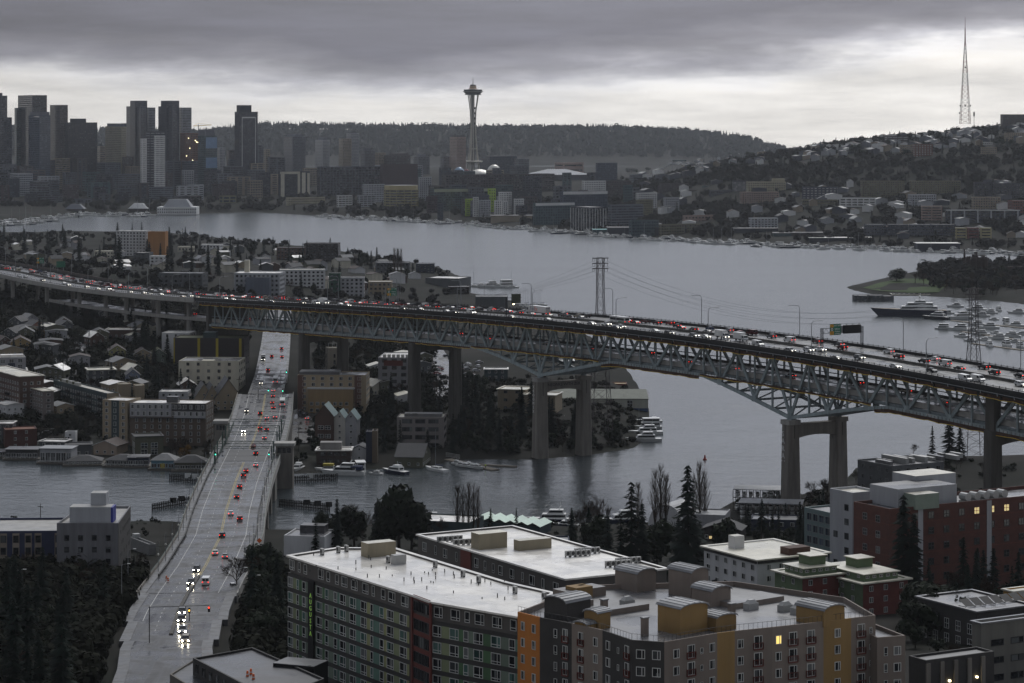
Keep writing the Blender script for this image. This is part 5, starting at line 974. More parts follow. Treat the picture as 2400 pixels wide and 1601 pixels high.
br.box(1, 6, 26, 4, 16, H - .8, H + 4.2, B_LGREY, 'plant_room', R_DARK); br.box(1, 20, 34, 14, 24, H - .8, H + 5.5, B_LGREY, 'plant_room', R_TAN); br.box(0, 4, 16, 8, 16, H - .8, H + 3.2, mat('pale green cladding', (.22, .27, .22), .7, .1, .5), 'plant_room', R_TAN)
for i in range(5): mb = MB(); mb.bar((0, -1.4, 1.6), (0, 1.4, 1.6), 1.1, M_AC, 10); mb.box(-1.2, 1.2, -1.2, 1.2, 0, .6, M_AC); a, d, L, an = br.edge(1); p = a + d * (28 + i * 3.2) + Vector((-d.y, d.x)) * 3; link('duct_fan', mb.mesh('duct_fan'), br.o, (p.x, p.y, H - .8), an)
poly, zb, zt = corner(1945, 1998, 2060, 1155, zt=46.5); b = Bld('office_building', 'pale lilac-grey clad office block joined to the red brick building', 'office building', poly, zb, zt, B_LGREY, R_TAN, .6); b.auto(0, 5, 1.8, 1.8, 4, 2, 1.5, 'two', W_DARK, None, skip=.4); b.auto(1, 5, 1.8, 1.8, 4, 2, 1.5, 'two', W_DARK)
poly, zb, zt = corner(1885, 1952, 2010, 1203, zt=34); b = Bld('glass_link', 'low glazed teal link building beside the lilac-grey block', 'link building', poly, zb, zt, mat('teal cladding', (.12, .17, .17), .5, .1, 1), R_GREY, .5); b.auto(0, 3, 2.3, 2.2, 3.4, 1, .6, 'two', W_GREY, GLASSB); b.auto(1, 3, 2.3, 2.2, 3.4, 1, .6, 'two', W_GREY, GLASSB)
poly, zb, zt = corner(2010, 2092, 2212, 1092, zt=14.0); b = Bld('warehouse', 'long flat grey waterside building cluttered with roof units beyond the brick building', 'warehouse', poly, 1, zt, mat('slate panels', (.11, .115, .12), .8, .15, .5), R_GREY, .6); b.auto(0, 5, 2, 1.6, 4, 2, 1, 'two', W_GREY); b.auto(1, 5, 2.2, 1.6, 4, 2, 1, 'two', W_GREY)
for i in range(16): b.box(1, 2 + i * 2.6, 3.6 + i * 2.6, 3 + 9 * R.random(), 5 + 9 * R.random() + 6, 12.4, 13.2 + 1.6 * R.random(), M_AC if i % 2 else R_GREY, 'roof_unit')
R_PALE = mat('weathered pale roof', (.3, .29, .27), .6, .3, .2, spec=.3, wet=.35)
# block at the lower left by the canal
z0_ = 30.0; poly = [(p.x, p.y) for p in (G(-130, 1246, z0_), G(248, 1243, z0_), G(262, 1212, z0_), G(-130, 1215, z0_))]
b = Bld('office_block', 'dark blue and tan striped office block with white roof in the lower left', 'office block', poly, 8, z0_, B_BLUE, R_PALE, .6); H = z0_ - 8
for i, px in enumerate((-95, -65, -35, 8, 37, 66, 89, 136, 166, 196, 215)):
    x = (px + 130) / 378 * b.edge(0)[2]; b.strip(0, x - 1.0, x + 1.0, 1, H - .7, B_TAN, .1, 'tan_pilaster')
    for k in range(5): b.put(0, x, H - 3.4 - 3.5 * k, winmesh(1.6, 2.1, 'hung', W_DARK), out=.12)
b.strip(1, .1, b.edge(1)[2] - .1, .5, H, B_LGREY, .05, 'grey_siding')
poly = [(p.x, p.y) for p in (G(133, 1222, 34), G(277, 1222, 34), G(306, 1182, 34), G(190, 1182, 34))]; b = Bld('office_block', 'grey stepped block with roof hut and dark side beside the blue-striped block', 'office block', poly, 6, 33.5, mat('weathered grey siding', (.17, .17, .18), .8, .25, .5, streak=True), R_PALE, .7); b.auto(0, 4, 1.4, 1.6, 3.4, 2, 2, 'hung', W_DARK); b.strip(1, .1, b.edge(1)[2] - .1, .5, 27.3, B_DARK, .06, 'dark_side'); b.auto(1, 3, .5, 1.3, 3.4, 3, 2, 'nar', W_DARK, skip=.3)
b.box(0, 3, 15, 4, 10, 27, 31.5, B_LGREY, 'roof_hut', R_PALE); b.box(0, 8.5, 13, 8, 13, 27, 35.0, B_LGREY, 'stair_head', R_PALE); b.box(0, 15, 15.6, 4, 10, 27, 31.4, mat('cobalt panel', (.02, .03, .25), .5, .1, 1), 'blue_panel')
poly, zb, zt = corner(300, 349, 366, 1276, zt=18.0); b = Bld('pump_house', 'small grey flat-roofed building with tall slit windows beside the canal', 'building', poly, zb, zt, mat('grey block', (.16, .16, .155), .8, .15, 1), R_GREY, .5); b.auto(0, 3, .9, 3.2, 5, 1.5, 1, 'one', W_DARK); b.auto(1, 3, .9, 3.2, 5, 1.5, 1, 'one', W_DARK); b.box(0, 1, 3, 1, 3, zt - zb - .5, zt - zb + 1, M_AC, 'roof_unit')
poly = [(p.x, p.y) for p in (G(400, 1565, 50), G(452, 1530, 50), G(592, 1516, 50), G(760, 1600, 50), G(700, 1680, 50))][::-1]
poly = [(p.x, p.y) for p in (G(452, 1542, 48), G(640, 1640, 48), G(760, 1590, 48), G(592, 1517, 48))]
b = Bld('flat_roofed_shop', 'low dark building with a wet flat roof and traffic barrels at the bottom edge', 'building', poly, 34, 48, B_DARK, R_DARK, .4); b.auto(0, 3.5, 1.5, 1.8, 3.4, 8, .8, 'two', W_DARK)
poly = [(p.x, p.y) for p in (G(398, 1580, 45), G(560, 1680, 45), G(640, 1650, 45), G(455, 1545, 45))]; b = Bld('terrace_annex', 'tan annex with a railed roof terrace at the bottom edge', 'building', poly, 30, 45, mat('mushroom stucco', (.13, .12, .1), .8, .1, .5), R_DARK, .3); b.auto(0, 3.2, 1.0, 1.7, 3.0, 9, 1, 'hung', W_WHITE)
p = G(622, 1610, 44); mb = MB(); mb.box(0, 8.5, 0, 6, 0, 5.2, M_BLACK, R_DARK); o = thing('equipment_box', 'large black equipment container on the street in front of the green-panelled block', 'container', G(640, 1620, 43), math.radians(-22)); mb.build('container_body', o)
mb = MB(); mb.box(.0, 8.5, 0, 6, 5.2, 5.3, R_GREY); mb.build('container_lid', o)
for x, m in ((4.2, M_ORSIGN), (4.2, M_WHITE), (5.6, M_WHITE), (6.6, M_WHITE)): mb = MB(); mb.box(x, x + .4, -.04, 0, 2.2 if m == M_WHITE else 2.9, 2.9 if m == M_WHITE else 3.5, m); mb.build('notice', o)
# right edge
poly, zb, zt = corner(2150, 2290, 2420, 1432, zt=40); b = Bld('studio_building', 'low dark building with pale roof edge and solar panels at the right', 'building', poly, zb, zt, B_DARK, R_GREY, .4, overhang=.5); b.auto(0, 4, 1.6, 2.4, 3.4, 2, .8, 'grid'); b.auto(1, 4, 1.6, 2.4, 3.4, 2, .8, 'grid')
for i in range(7): mb = MB(); mb.face([(0, 0, .3), (2.6, 0, .3), (2.6, 2.6, 1.6), (0, 2.6, 1.6)], M_BLACK); mb.box(0, .06, 0, 2.6, 0, .3, M_AC); a, d, L, an = b.edge(1); p = a + d * (1 + i * 2.9) + Vector((-d.y, d.x)) * 5; link('solar_panel', mb.mesh('solar_panel'), b.o, (p.x, p.y, zt - zb - .3), an)
poly, zb, zt = corner(2278, 2300, 2600, 1460, zt=53); b = Bld('white_building', 'white-walled flat-roofed building at the lower right edge', 'building', poly, 36, zt, mat('cream wall', (.17, .165, .145), .8, .15, .5, streak=True), R_GREY, .5, overhang=.3); b.auto(1, 5, 3.2, 1.3, 3.4, 2, 2.4, 'two', W_DARK)
poly, zb, zt = corner(2130, 2170, 2330, 1548, zt=52); b = Bld('parking_deck', 'dark colonnaded concrete deck with a few orange lamps at the lower right', 'parking deck', poly, 34, zt, B_DARK, R_DARK, .4); L = b.edge(1)[2]
for i in range(5): b.strip(1, i * L / 5, i * L / 5 + .9, 1, zt - 34 - .6, M_CONC, .3, 'column')
for i in (1, 3): b.strip(1, i * L / 5 + 2, i * L / 5 + 2.3, 13.6, 13.9, M_LIT, .4, 'lamp')
poly, zb, zt = corner(2352, 2375, 2470, 1385, zt=36); b = Bld('orange_house', 'orange house with white window frames at the right edge', 'house', poly, zb, zt, mat('amber siding', (.42, .22, .03), .8, .1, .6), R_TAN, .3, overhang=.5); b.auto(0, 3, 1.2, 1.6, 3, 1.2, .8, 'grid'); b.auto(1, 2.6, 1.2, 1.6, 3, 1.2, .8, 'grid')
# ---------------------------------------------------------------- the near south shore: houses, apartments, houseboats
C_ = {}
def cm(name, col, rough=.8): return mat(name, col, rough, .15, .4, streak=True)
K_CREAM = cm('cream siding', (.5, .47, .38)); K_BRN = cm('brown brick', (.07, .04, .03)); K_DBRN = cm('dark brown cladding', (.028, .022, .022)); K_BEIGE = cm('beige stucco', (.27, .22, .15)); K_SLATE = cm('slate siding', (.07, .075, .08)); K_TEAL = cm('dark teal siding', (.03, .05, .055)); K_MOSS = cm('moss roof', (.06, .065, .03)); K_YEL = cm('mustard strip', (.34, .27, .02)); K_BLUE = cm('sky blue siding', (.1, .2, .26)); K_NAVY = cm('navy cladding', (.015, .022, .045)); K_ORNG = cm('ochre-orange cladding', (.3, .13, .03)); K_LGR = cm('light grey siding', (.3, .3, .31)); K_SHING = cm('grey shingle roof', (.05, .05, .052)); K_BSHING = cm('brown shingle roof', (.05, .035, .03)); K_PALE = cm('pale shingle roof', (.16, .16, .16)); K_OLIVE = cm('olive siding', (.09, .09, .06)); K_RUST = cm('rusty roof', (.12, .045, .02)); K_TROOF = cm('teal metal roof', (.14, .2, .2), .5)
def fb(L, Rr, top, base, name, label, cat, wall, roof, depth=12, rot=0.0, pitch=3.6, w=1.4, h=1.4, fl=2.9, kind='two', frame=None, Y=None, parapet=.4, over=0.0, wins=(0, 1, 3), glass=None, group=None, phrase=None, skip=0.0, far=None):
    Y = Y or GT((L + Rr) / 2, base).y; poly, zb, zt = facing(L, Rr, top, Y, depth, rot); b = Bld(name, label, cat, poly, zb, max(zt, zb + 2.5), wall, roof, parapet, group, phrase, over)
    if far:
        for e in wins: b.far(e, max(1, int(b.edge(e)[2] / far[0])), max(1, int((b.h - 1.2) / far[1])), far[2], far[3], glass, 1.2, .7)
    else:
        for e in wins: b.auto(e, pitch, w, h, fl, max(1.0, (b.h - .9 - h) % fl), .5, kind, frame, glass, skip=skip)
    return b
def house(px, py, w, d, h, rise, wall, roof, rot, label, name='house', cat='house', group=None, phrase=None, wins=True, Y=None, z=None):
    p = GT(px, py) if Y is None else Vector(((px - 1200) / F * Y, Y, gz((px - 1200) / F * Y, Y))); p.z = (p.z if z is None else z) - .3; o = thing(name, label, cat, p, rot, group, phrase); mb = MB(); mb.box(-w / 2, w / 2, 0, d, -2, h, wall)
    for y in (0, d): mb.face([(-w / 2, y, h), (w / 2, y, h), (0, y, h + rise)], wall)
    mb.build('wall', o); mb = MB(); e = .55; s = rise / (w / 2)
    for q in (-1, 1):
        x = q * (w / 2 + e); zz = h - e * s; t = [(0, -e, h + rise + .03), (x, -e, zz + .03), (x, d + e, zz + .03), (0, d + e, h + rise + .03)]; mb.face(t if q < 0 else t[::-1], roof)
        mb.face([(0, -e, h + rise - .2), (x, -e, zz - .2), (x, -e, zz + .03), (0, -e, h + rise + .03)], W_WHITE if wins == 'trim' else roof); mb.face([(x, -e, zz - .2), (x, d + e, zz - .2), (x, d + e, zz + .03), (x, -e, zz + .03)], roof)
    mb.build('roof', o)
    if wins:
        n = max(1, int(w / 3)); 
        for k in range(max(1, int(h / 2.7))):
            for i in range(n): link('window', winmesh(1.1, 1.3, 'hung'), o, (-w / 2 + w * (i + .5) / n, -.02, .9 + 2.7 * k))
            for i in range(max(1, int(d / 3.5))): link('window', winmesh(1.1, 1.3, 'hung'), o, (-w / 2 - .02, d * (i + .5) / max(1, int(d / 3.5)), .9 + 2.7 * k), math.radians(-90))
        if rise > 2.2: link('window', winmesh(.9, 1.0, 'one'), o, (0, -.02, h + .3))
    return o
D15 = math.radians(15)
b = fb(-6, 60, 838, 895, 'modern_house', 'modern white-trimmed house with navy panels and a tilted roof at the left edge', 'house', K_LGR, R_WHITE, 12, D15, 4.5, 2.4, 1.9, 2.9, 'grid'); b.strip(0, b.edge(0)[2] * .38, b.edge(0)[2] * .62, 1, b.h - 3, K_NAVY, .1, 'navy_panel'); b.box(0, 2, b.edge(0)[2] - 1, 2, 8, b.h, b.h + 1.2, R_WHITE, 'raised_roof')
poly, zb, zt = corner(-40, 46, 103, 882, base=975); b = Bld('brick_apartments', 'brown brick apartment house with white windows and pale roof at the left edge', 'apartment house', poly, zb, zt, K_BRN, R_TAN, .3, overhang=.5)
for e in (0, 1): b.auto(e, 3.6, 1.7, 1.5, 2.9, 1.2, .6, 'two')
for k in range(4): b.balcony(0, b.edge(0)[2] * .7, 1.0 + 2.9 * k, 4, 1.2, W_DARK)
poly, zb, zt = corner(47, 102, 126, 916, base=985); b = Bld('apartment_house', 'taupe apartment house with balconies and pink-beige roof beside the brown brick one', 'apartment house', poly, zb, zt, cm('taupe stucco', (.14, .12, .11)), R_TAN, .25, overhang=.7)
for e in (0, 1): b.auto(e, 3.6, 1.9, 1.4, 2.8, 1.2, .6, 'two')
for k in range(4): b.balcony(0, b.edge(0)[2] * .4, 1.0 + 2.8 * k, 7, 1.3, W_DARK)
poly, zb, zt = corner(125, 250, 279, 922, base=985); b = Bld('apartment_house', 'long dark apartment house with balconies and a cluttered green-edged roof', 'apartment house', poly, zb, zt, K_TEAL, R_TAN, .5); b.auto(0, 3.4, 1.6, 1.6, 2.9, 1.2, .8); b.strip(1, .1, b.edge(1)[2] - .1, .2, b.h - .1, K_BEIGE, .05, 'beige_end')
for i in range(9): b.box(0, 4 + i * 3, 5.6 + i * 3, 2, 4, b.h - .4, b.h + .9, K_MOSS if i % 3 == 0 else M_AC, 'roof_planter')
for k in range(4):
    for i in range(5): b.balcony(0, b.edge(0)[2] * (i + .5) / 5, 1 + 2.9 * k, 3, 1.2, W_DARK)
for L, Rr, t_, bs in ((277, 307, 900, 945), (316, 339, 903, 945)): fb(L, Rr, t_, bs, 'stair_tower_house', 'beige windowless stair tower behind the white-topped apartments', 'tower', K_BEIGE, R_TAN, 7, D15, wins=(), group='beige stair towers', phrase='')
b = fb(237, 302, 938, 1040, 'apartment_house', 'beige and dark end wing of the white-topped waterside apartments', 'apartment house', K_BEIGE, R_WHITE, 14, math.radians(-18), 4.2, 1.5, 1.9, 3.0, 'two'); b.strip(0, b.edge(0)[2] * .36, b.edge(0)[2] * .66, .3, b.h - .1, K_TEAL, .08, 'dark_bay')
b = fb(302, 484, 945, 1045, 'apartment_house', 'wide waterside apartments with a white top storey, brown base and long roof deck', 'apartment house', cm('brown stucco', (.1, .075, .055)), R_WHITE, 16, math.radians(-6), 3.6, 1.25, 1.8, 3.0, 'two'); L = b.edge(0)[2]
b.strip(0, .1, L * .55, b.h - 6.2, b.h - .1, K_LGR, .05, 'grey_cladding'); b.strip(0, L * .55, L - .1, b.h - 3.6, b.h - .1, W_DARK, .05, 'dark_cladding'); b.strip(0, L * .58, L - .1, b.h - 6.9, b.h - 3.7, K_LGR, .05, 'grey_cladding')
for k in range(2):
    for i in range(13): b.put(0, L * (i + .5) / 13, b.h - 2.6 - 3.1 * k, winmesh(1.3, 1.9, 'two'), out=.08)
b.strip(0, .05, L - .05, b.h - 6.9, b.h - 6.6, W_DARK, 1.1, 'balcony_deck'); b.box(0, L * .45, L * .6, 5, 9, b.h - .3, b.h + 2.4, R_DARK, 'roof_hut')
b = fb(372, 440, 918, 960, 'apartment_house', 'pale block with a lit lamp behind the white-topped apartments', 'apartment house', K_LGR, R_WHITE, 12, 0, 3.2, 1.4, 1.6, 2.9, 'two')
def gabled_hall(px, py, w, label, gables=2, **k):
    o = house(px, py, w, 16, 6.5, 6.5, K_BEIGE, K_SHING, math.radians(12), label, 'tudor_house', 'house', wins='trim')
    return o
gabled_hall(478, 958, 9, 'half-timbered house with a steep dark gable beside the avenue'); gabled_hall(497, 960, 7, 'narrow half-timbered house with a pointed beige gable')
house(535, 962, 13, 18, 7, 9, K_BEIGE, mat('black slate', (.014, .016, .022), .6, .2, .6), math.radians(12), 'half-timbered hall with a huge dark slate roof beside the avenue', 'tudor_hall', 'house')
b = fb(418, 560, 846, 912, 'cream_building', 'cream two-storey building with ribbed grey roof strips', 'building', K_CREAM, R_GREY, 22, math.radians(-3), 5.5, 1.5, 1.6, 3.6, 'mid', W_DARK); b.box(0, b.edge(0)[2] * .38, b.edge(0)[2] * .58, -.1, 6, b.h - 4, b.h + .2, K_CREAM, 'cream_bay')
b = fb(406, 572, 792, 868, 'dark_lodge', 'dark brown building with mustard strips and planted roof terraces', 'building', K_DBRN, K_MOSS, 20, math.radians(-3), 6, 1.2, 1.4, 3.5, 'two', W_DARK, wins=(1,)); L = b.edge(0)[2]
for f in (.0, .36, .62, .95): b.strip(0, max(.02, f * L - .7), f * L + .7, .3, b.h - .3, K_YEL, .12, 'mustard_strip')
b.box(0, L * .42, L * .6, .5, 8, b.h - .3, b.h + 3.0, K_TEAL, 'stair_block')
fb(378, 446, 780, 842, 'white_apartments', 'white apartment house with dark glazed strip behind the dark brown building', 'apartment house', B_WHITE, R_WHITE, 14, math.radians(-8), 5, 1.1, 1.6, 3.0, 'mid', W_DARK)
fb(247, 327, 772, 800, 'flat_roofed_house', 'low brick building with white flat roof below the viaduct column', 'building', K_BRN, R_WHITE, 14, 0, over=.5); fb(208, 270, 866, 905, 'flat_roofed_house', 'house with a wide tan flat roof among dark trees', 'house', K_SLATE, R_TAN, 13, D15, 4, 1.4, 1.5, 2.8, over=.8)
for px, py, w, wl, rf, lab in ((20, 800, 9, K_SLATE, K_SHING, 'grey gabled house with skylights'), (60, 798, 10, K_OLIVE, K_PALE, 'olive gabled house with pale trim'), (90, 782, 9, cm('salmon siding', (.26, .13, .09)), K_SHING, 'salmon pink gabled house'), (120, 790, 9, cm('peach siding', (.27, .16, .08)), K_SHING, 'peach gabled house'), (48, 822, 11, cm('straw siding', (.28, .2, .09)), K_BSHING, 'straw yellow gabled house with white windows'), (12, 820, 8, K_BRN, K_BSHING, 'brown gabled house'), (312, 900, 7, cm('pale blue siding', (.16, .18, .24)), K_SHING, 'narrow pale blue gabled house'), (275, 842, 9, cm('lime siding', (.25, .24, .1)), K_BSHING, 'lime-trimmed house'), (335, 850, 10, K_BEIGE, K_BSHING, 'beige house with a cross gable'), (372, 850, 8, cm('pale green siding', (.1, .13, .1)), K_MOSS, 'pale green house with mossy roof'), (75, 766, 8, K_LGR, K_PALE, 'pale grey house'), (35, 772, 8, K_SLATE, K_SHING, 'slate house with two roof lights'), (150, 775, 9, K_BRN, K_SHING, 'dark brown house'), (440, 925, 9, K_BRN, R_WHITE, 'dark house with white roof'), (25, 930, 9, K_BRN, K_RUST, 'house with a rusty roof')):
    house(px, py, w, 12, 5.4, 2.8, wl, rf, math.radians(R.choice((-12, 12, 30))), lab, group='hillside houses below the viaduct', phrase='below the viaduct', wins='trim')
# houseboats
def houseboat(L, Rr, top, base, wall, roof, label, flat=True, gl=2.0, deck=True, rise=2.0):
    Y = F * ZC / (base - HY) + 3; k = F / Y; w = (Rr - L) / k; h = (base - top) / k - .8; c = ((L + Rr) / 2 - 1200) / k; o = thing('houseboat', label, 'houseboat', (c, Y, 0), math.radians(R.uniform(-8, 8)), 'houseboats moored along the far bank')
    mb = MB(); mb.box(-w / 2 - 1.2, w / 2 + 1.2, -2.2, 11, -.6, .75, mat('float deck', (.1, .09, .075), .8, .2, 1)); mb.build('float', o); hw = h if flat else h - rise
    mb = MB(); mb.box(-w / 2, w / 2, 0, 10, .75, .75 + hw, wall); mb.build('wall', o); mb = MB()
    if flat: mb.box(-w / 2 - .5, w / 2 + .5, -.7, 10.5, .75 + hw, 1.0 + hw, roof)
    else:
        P = [(-w / 2 - .6, -.6), (w / 2 + .6, -.6), (w / 2 + .6, 10.6), (-w / 2 - .6, 10.6)]; mb.prism(P, .75 + hw, .75 + hw + rise, roof, taper=.25)
    mb.build('roof', o); n = max(2, int(w / 2.2))
    for i in range(n): link('window', winmesh(w / n - .35, min(gl, hw - .5), 'mid'), o, (-w / 2 + w * (i + .5) / n, -.03, 1.0))
    if deck:
        mb = MB(); mb.box(-w / 2 - 1, w / 2 + 1, -2.1, -2.05, 1.55, 1.65, W_WHITE)
        for i in range(9): x = -w / 2 - 1 + (w + 2) * i / 8; mb.box(x - .04, x + .04, -2.1, -2.05, .75, 1.6, W_WHITE)
        mb.build('railing', o)
    return o
houseboat(13, 88, 1056, 1080, W_DARK, R_DARK, 'dark flat-roofed houseboat with a row of tall windows'); o = houseboat(93, 168, 1054, 1089, K_LGR, R_METAL, 'modern silver houseboat with a big white-framed glass front', True, 3.8); houseboat(155, 236, 1072, 1094, K_SLATE, K_SHING, 'low grey houseboat with hipped roof and white railing', False)
houseboat(247, 318, 1070, 1097, K_SLATE, K_SHING, 'slate houseboat with a white porthole cabin on deck', False); houseboat(300, 348, 1075, 1098, K_NAVY, R_DARK, 'navy flat-roofed houseboat with deck chairs'); o = houseboat(354, 408, 1068, 1104, K_BLUE, K_PALE, 'sky blue houseboat with yellow doors and hipped roof', False, 1.8, False, 2.4)
mb = MB(); mb.box(-.9, .9, -.12, -.02, .8, 2.9, K_YEL); mb.build('yellow_door', o)
houseboat(409, 484, 1072, 1107, K_OLIVE, K_SHING, 'olive houseboat with white balcony rail and rounded dark roof', False, 1.6, True, 2.6); houseboat(-40, 12, 1062, 1076, K_SLATE, R_DARK, 'grey houseboat at the left edge')
house(246, 1066, 11, 13, 4.6, 2.2, cm('buff siding', (.33, .26, .2)), K_BSHING, math.radians(-14), 'buff barn-like house with white roof edge behind the houseboats', wins='trim'); fb(317, 383, 1022, 1066, 'green_grey_house', 'grey-green house with a large grid window behind the houseboats', 'house', K_OLIVE, K_SHING, 12, D15, 4.5, 3.0, 2.4, 2.9, 'grid', over=.4)
fb(12, 86, 1006, 1048, 'boathouse', 'dark red boathouse with a rusty sloping roof', 'boathouse', cm('dark red siding', (.06, .02, .015)), K_RUST, 12, D15, 5, 1.2, 1.4, 3, wins=(0,)); fb(152, 177, 1012, 1042, 'white_shed', 'small white shed with one window behind the houseboats', 'shed', B_WHITE, R_GREY, 5, 0, 4, 1.1, 1.1, 3, wins=(0,)); fb(90, 152, 1034, 1062, 'low_house', 'low house with pale metal roof behind the houseboats', 'house', K_SLATE, R_WHITE, 9, math.radians(-10), wins=(0,), over=.5); fb(155, 214, 1042, 1066, 'low_house', 'low house with dark shingle roof beside the white shed', 'house', K_SLATE, K_SHING, 10, math.radians(10), wins=(0,), over=.6)
fb(-30, 28, 992, 1040, 'waterfront_house', 'pale-roofed waterfront house at the left edge', 'house', K_SLATE, R_WHITE, 10, 0, over=.5)
# right of the avenue
b = fb(697, 858, 879, 968, 'tan_apartments', 'broad tan apartment building with red-brown ends and grey flat roof', 'apartment building', cm('sandstone stucco', (.3, .24, .16)), R_GREY, 20, math.radians(-2), 4.6, 1.8, 1.7, 3.0, 'two'); L = b.edge(0)[2]
for x0, x1 in ((.0, .09), (.83, .93)): b.strip(0, x0 * L + .05, x1 * L, .3, b.h - .1, cm('rust stucco', (.14, .075, .055)), .08, 'rust_bay')
b.box(0, L * .17, L * .82, -4, 0, .1, b.h - 6.6, cm('yellow ochre stucco', (.29, .2, .1)), 'front_wing', R_TAN); b.strip(0, L * .15, L * .84, b.h - 6.7, b.h - 6.1, W_WHITE, 4.3, 'terrace_rail'); b.box(0, .3, L * .6, 5, 16, b.h - .3, b.h + 1.2, R_GREY, 'raised_roof')
for i in range(7): b.put(0, L * (.22 + .085 * i), 2.0, winmesh(1.7, 1.7, 'two'), out=4.02); b.put(0, L * (.22 + .085 * i), 5.2, winmesh(1.7, 1.7, 'two'), out=4.02)
b = fb(738, 782, 975, 1048, 'brick_gable_building', 'brick building with a wide gable and arched windows above the canal', 'building', K_BRN, K_SLATE, 14, math.radians(-4), 3.2, 2.6, 1.8, 3.9, 'grid', wins=(0,)); L = b.edge(0)[2]; a, d, _, an = b.edge(0); mb = MB(); mb.face([(0, 0, b.h), (L, 0, b.h), (L / 2, 0, b.h + 5)], K_BRN); mb.face([(-.4, -.4, b.h - .2), (L / 2, -.4, b.h + 5.2), (L / 2, 14, b.h + 5.2), (-.4, 14, b.h - .2)], K_TROOF); mb.face([(L / 2, -.4, b.h + 5.2), (L + .4, -.4, b.h - .2), (L + .4, 14, b.h - .2), (L / 2, 14, b.h + 5.2)], K_TROOF); link('gable_roof', mb.mesh('gable_roof'), b.o, (a.x, a.y, 0), an)
for i, (L_, R_) in enumerate(((783, 809), (809, 836))):
    p = GT((L_ + R_) / 2, 1047); house((L_ + R_) / 2, 1047, (R_ - L_) * p.y / F, 12, 13.2, 3.4, K_LGR if i else cm('white bay', (.42, .4, .36)), K_TROOF, math.radians(-4), ('grey' if i else 'cream') + ' narrow bay house with gable and teal roof beside the brick gable', 'bay_house', wins='trim')
b = fb(741, 822, 1055, 1092, 'waterfront_restaurant', 'dark wood waterfront restaurant with a white roof edge and terrace', 'restaurant', cm('dark timber', (.035, .022, .018)), R_WHITE, 12, 0, 3, 2.2, 1.6, 3, 'mid', W_DARK, wins=(0,), over=.6); b.box(0, 1.5, b.edge(0)[2] * .72, 2, 8, b.h, b.h + 3, cm('grey boards', (.2, .19, .18)), 'upper_storey')
house(842, 1080, 11, 10, 4.6, 2.6, B_WHITE, mat('navy shingle', (.015, .018, .028), .7, .1, 1), math.radians(-5), 'white waterfront house with navy roof and tall windows'); fb(872, 884, 1010, 1085, 'timber_tower', 'tall narrow timber-clad house beside a dark conifer', 'house', cm('stained timber', (.1, .075, .05)), R_DARK, 8, 0, wins=(0,)); fb(858, 872, 1012, 1083, 'timber_tower', 'tall narrow navy-clad house beside a dark conifer', 'house', K_NAVY, R_DARK, 8, 0, wins=(0,))
b = fb(930, 1040, 978, 1050, 'grey_office', 'grey office with white bands and dark windows above the canal', 'office', cm('taupe panels', (.2, .18, .17)), R_TAN, 16, math.radians(-3), 6, 4.6, 1.9, 3.6, 'mid', W_DARK); b.box(0, 3, 20, 4, 10, b.h - .3, b.h + 1.2, R_GREY, 'raised_roof')
house(1000, 1088, 20, 12, 4.8, 4.6, K_OLIVE, K_SHING, math.radians(82), 'long boathouse with a broad grey roof and two dormers at the dock', 'boathouse', 'boathouse')
b = fb(886, 962, 838, 925, 'white_office', 'white and grey three-storey building with bright roof behind the bridge pier', 'building', K_LGR, R_WHITE, 30, math.radians(-4), 5, 2.6, 1.8, 3.6, 'two', W_DARK); b.strip(0, 3, b.edge(0)[2] - 4, b.h - 4.4, b.h - 1.6, B_RED, .1, 'red_band')
for i in range(6): b.box(0, 2 + i * 2.4, 3.6 + i * 2.4, 4, 7, b.h - .4, b.h + 1.2, M_AC, 'roof_unit')
b = fb(768, 800, 815, 868, 'tan_tower', 'small tan tower house with an open roof frame', 'tower', cm('khaki tower stucco', (.26, .23, .18)), R_TAN, 7, D15, 4, 1.0, 2.2, 3.5, 'nar', W_DARK); mb = MB()
for x in (.4, 2.6, 5.2): mb.bar((x, .3, 0), (x, .3, 2.6), .12, W_WHITE)
mb.bar((.4, .3, 2.6), (5.2, .3, 2.6), .12, W_WHITE); a, d, _, an = b.edge(0); link('roof_frame', mb.mesh('roof_frame'), b.o, (a.x, a.y, b.h), an)
b = fb(1283, 1519, 934, 985, 'shipyard_hall', 'long cream and blue shipyard hall standing in the water by the point', 'shipyard hall', cm('pale cream siding', (.33, .33, .28)), cm('grey-green metal roof', (.16, .17, .14)), 26, math.radians(-3), 11, 2.8, 3.2, 8, 'grid', W_WHITE, Y=1310, over=.3, wins=(0,)); L = b.edge(0)[2]; b.strip(0, .05, L - .05, .2, b.h * .36, cm('harbour blue', (.03, .06, .13)), .06, 'blue_base')
a, d, _, an = b.edge(0); mb = MB(); mb.face([(-.3, -.3, 0), (L + .3, -.3, 0), (L - 1, 13, 3.6), (1, 13, 3.6)], cm('grey-green metal roof', (.16, .17, .14))); mb.face([(L + .3, 26.3, 0), (-.3, 26.3, 0), (1, 13, 3.6), (L - 1, 13, 3.6)], cm('grey-green metal roof', (.16, .17, .14))); mb.face([(L + .3, -.3, 0), (L + .3, 26.3, 0), (L - 1, 13, 3.6)], K_LGR); mb.face([(-.3, 26.3, 0), (-.3, -.3, 0), (1, 13, 3.6)], K_LGR); link('pitched_roof', mb.mesh('pitched_roof'), b.o, (a.x, a.y, b.h), an)
for L_, R_, t_, bs in ((1165, 1232, 912, 960), (1222, 1302, 925, 968)): fb(L_, R_, t_, bs, 'shipyard_shed', 'tan shipyard shed with pale sloping roof beside the bridge pier', 'shed', K_BEIGE, R_TAN, 16, math.radians(-14), 6, 1.8, 1.4, 4, 'two', W_DARK, wins=(0,), over=.6, group='shipyard sheds', phrase='')
